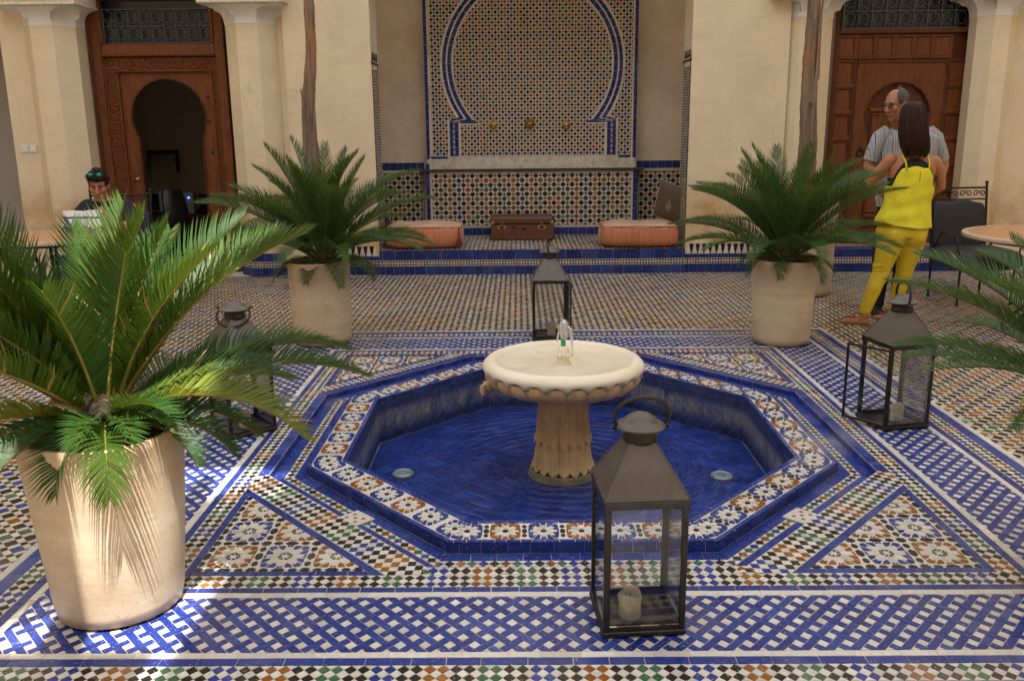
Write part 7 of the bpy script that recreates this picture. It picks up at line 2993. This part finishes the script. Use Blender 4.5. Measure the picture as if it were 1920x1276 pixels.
# --- the man sitting at the left
sm_ = thing("person", "person sitting in dark navy shirt, mirrored sunglasses pushed up on dark hair, hand at chin", "person", (-3.82, 3.30, 0))
HM3 = Matrix.Translation((0.0, -0.085, 1.075)) @ Matrix.Rotation(radians(14), 4, 'Z') @ Matrix.Rotation(radians(15), 4, 'X')
PS = profile([(0.47, 0.0, 0.10, 0.175, 0.13), (0.62, 0.0, 0.07, 0.175, 0.125), (0.78, 0.0, 0.04, 0.20, 0.125), (0.88, 0.0, 0.02, 0.21, 0.10), (0.94, 0.0, 0.0, 0.12, 0.075), (0.98, 0.0, -0.02, 0.06, 0.058)])
mb = MB()
torso(mb, PS, 0.48, 0.98)
limb(mb, [(0, -0.01, 0.93, 0.058), (0.0, -0.06, 1.03, 0.054)])
head(mb, HM3)
limb(mb, [(0.195, 0.03, 0.89, 0.056), (0.25, -0.10, 0.76, 0.046), (0.20, -0.20, 0.74, 0.040), (0.10, -0.215, 0.815, 0.030)])
hand(mb, (0.10, -0.215, 0.815), (-0.62, 0.12, 0.72), (0.2, -0.9, 0.3), 1.0, 0.7)
limb(mb, [(-0.195, 0.03, 0.89, 0.056), (-0.26, -0.10, 0.76, 0.046), (-0.20, -0.28, 0.75, 0.040), (-0.08, -0.36, 0.755, 0.029)])
hand(mb, (-0.08, -0.36, 0.755), (0.7, -0.6, 0), (0, 0, 1), 1.0, 0.3)
for s in (-1, 1):
    limb(mb, [(s * 0.09, 0.08, 0.50, 0.085), (s * 0.11, -0.32, 0.50, 0.062), (s * 0.12, -0.34, 0.30, 0.055), (s * 0.12, -0.30, 0.09, 0.038)])
    limb(mb, [(s * 0.12, -0.28, 0.05, 0.036), (s * 0.125, -0.46, 0.03, 0.030)])
skin_up("body", mb, M['skin_s'], sm_, 0.0062)
face_bits(sm_, HM3, M['hair_dark'])
mb = MB()
torso(mb, PS, 0.46, 0.955, 0.012)
limb(mb, [(0.17, 0.03, 0.895, 0.072), (0.235, -0.06, 0.80, 0.064), (0.25, -0.10, 0.76, 0.060)])
limb(mb, [(-0.17, 0.03, 0.895, 0.072), (-0.24, -0.06, 0.80, 0.064), (-0.26, -0.10, 0.76, 0.060)])
skin_up("shirt", mb, M['navy_fabric'], sm_, 0.009, 4)
mb = MB()
for s in (-1, 1):
    limb(mb, [(s * 0.09, 0.10, 0.51, 0.105), (s * 0.11, -0.32, 0.50, 0.080), (s * 0.12, -0.34, 0.28, 0.072), (s * 0.12, -0.30, 0.10, 0.060)])
skin_up("trousers", mb, M['black_fabric'], sm_, 0.010, 4)
mb = MB()
ell(mb, (0, 0.018, 0.058), (0.086, 0.102, 0.094), HM3, 28, 16)
for k in range(26):
    a, e = R.uniform(0, 2 * pi), R.uniform(0.5, 1.4)
    q = Vector((0.076 * cos(a) * cos(e), 0.012 + 0.092 * sin(a) * cos(e), 0.056 + 0.096 * sin(e)))
    limb(mb, [(*q, 0.016), (*(q + Vector((R.uniform(-0.02, 0.02), -0.012, 0.012))), 0.007)], 6, M_=HM3)
for k in range(9):
    x = -0.06 + 0.015 * k
    limb(mb, [(x, -0.055, 0.118, 0.019), (x + R.uniform(-0.01, 0.01), -0.086, 0.084 + R.uniform(-0.006, 0.008), 0.009)], 6, M_=HM3)
me = skin_up("hair", mb, M['hair_dark'], sm_, 0.006, 2).data
inv = HM3.inverted()
bm = bmesh.new()
bm.from_mesh(me)
kill = [f for f in bm.faces if (lambda c: (c.y < -0.045 and c.z < 0.070) or (c.z < 0.010 and c.y < 0.0) or c.z < -0.045)(inv @ f.calc_center_median())]
bmesh.ops.delete(bm, geom=kill, context='FACES')
bm.to_mesh(me)
bm.free()
sg_ = MB()
for s in (-1, 1):
    sg_.tube([(s * 0.034 + 0.024 * cos(a), -0.086, 0.134 + 0.016 * sin(a)) for a in [2 * pi * j / 14 for j in range(14)]], 0.003, 5, closed=True, M_=HM3)
    sg_.tube([(s * 0.060, -0.080, 0.136), (s * 0.092, -0.03, 0.100), (s * 0.090, 0.02, 0.060)], 0.0035, 5, M_=HM3)
so = sg_.build("sunglasses", M['lens_dark'], sm_, smooth=60)
for s in (-1, 1):
    mb = MB()
    mb.lathe([(0.022, 0.0), (0.015, 0.005), (0.0, 0.007)], 16, M_=HM3 @ Matrix.Translation((s * 0.034, -0.087, 0.134)) @ Matrix.Rotation(pi / 2, 4, 'X') @ Matrix.Diagonal((1, 0.75, 1, 1)))
    mb.build("lens", M['mirror_lens'], so, smooth=60)
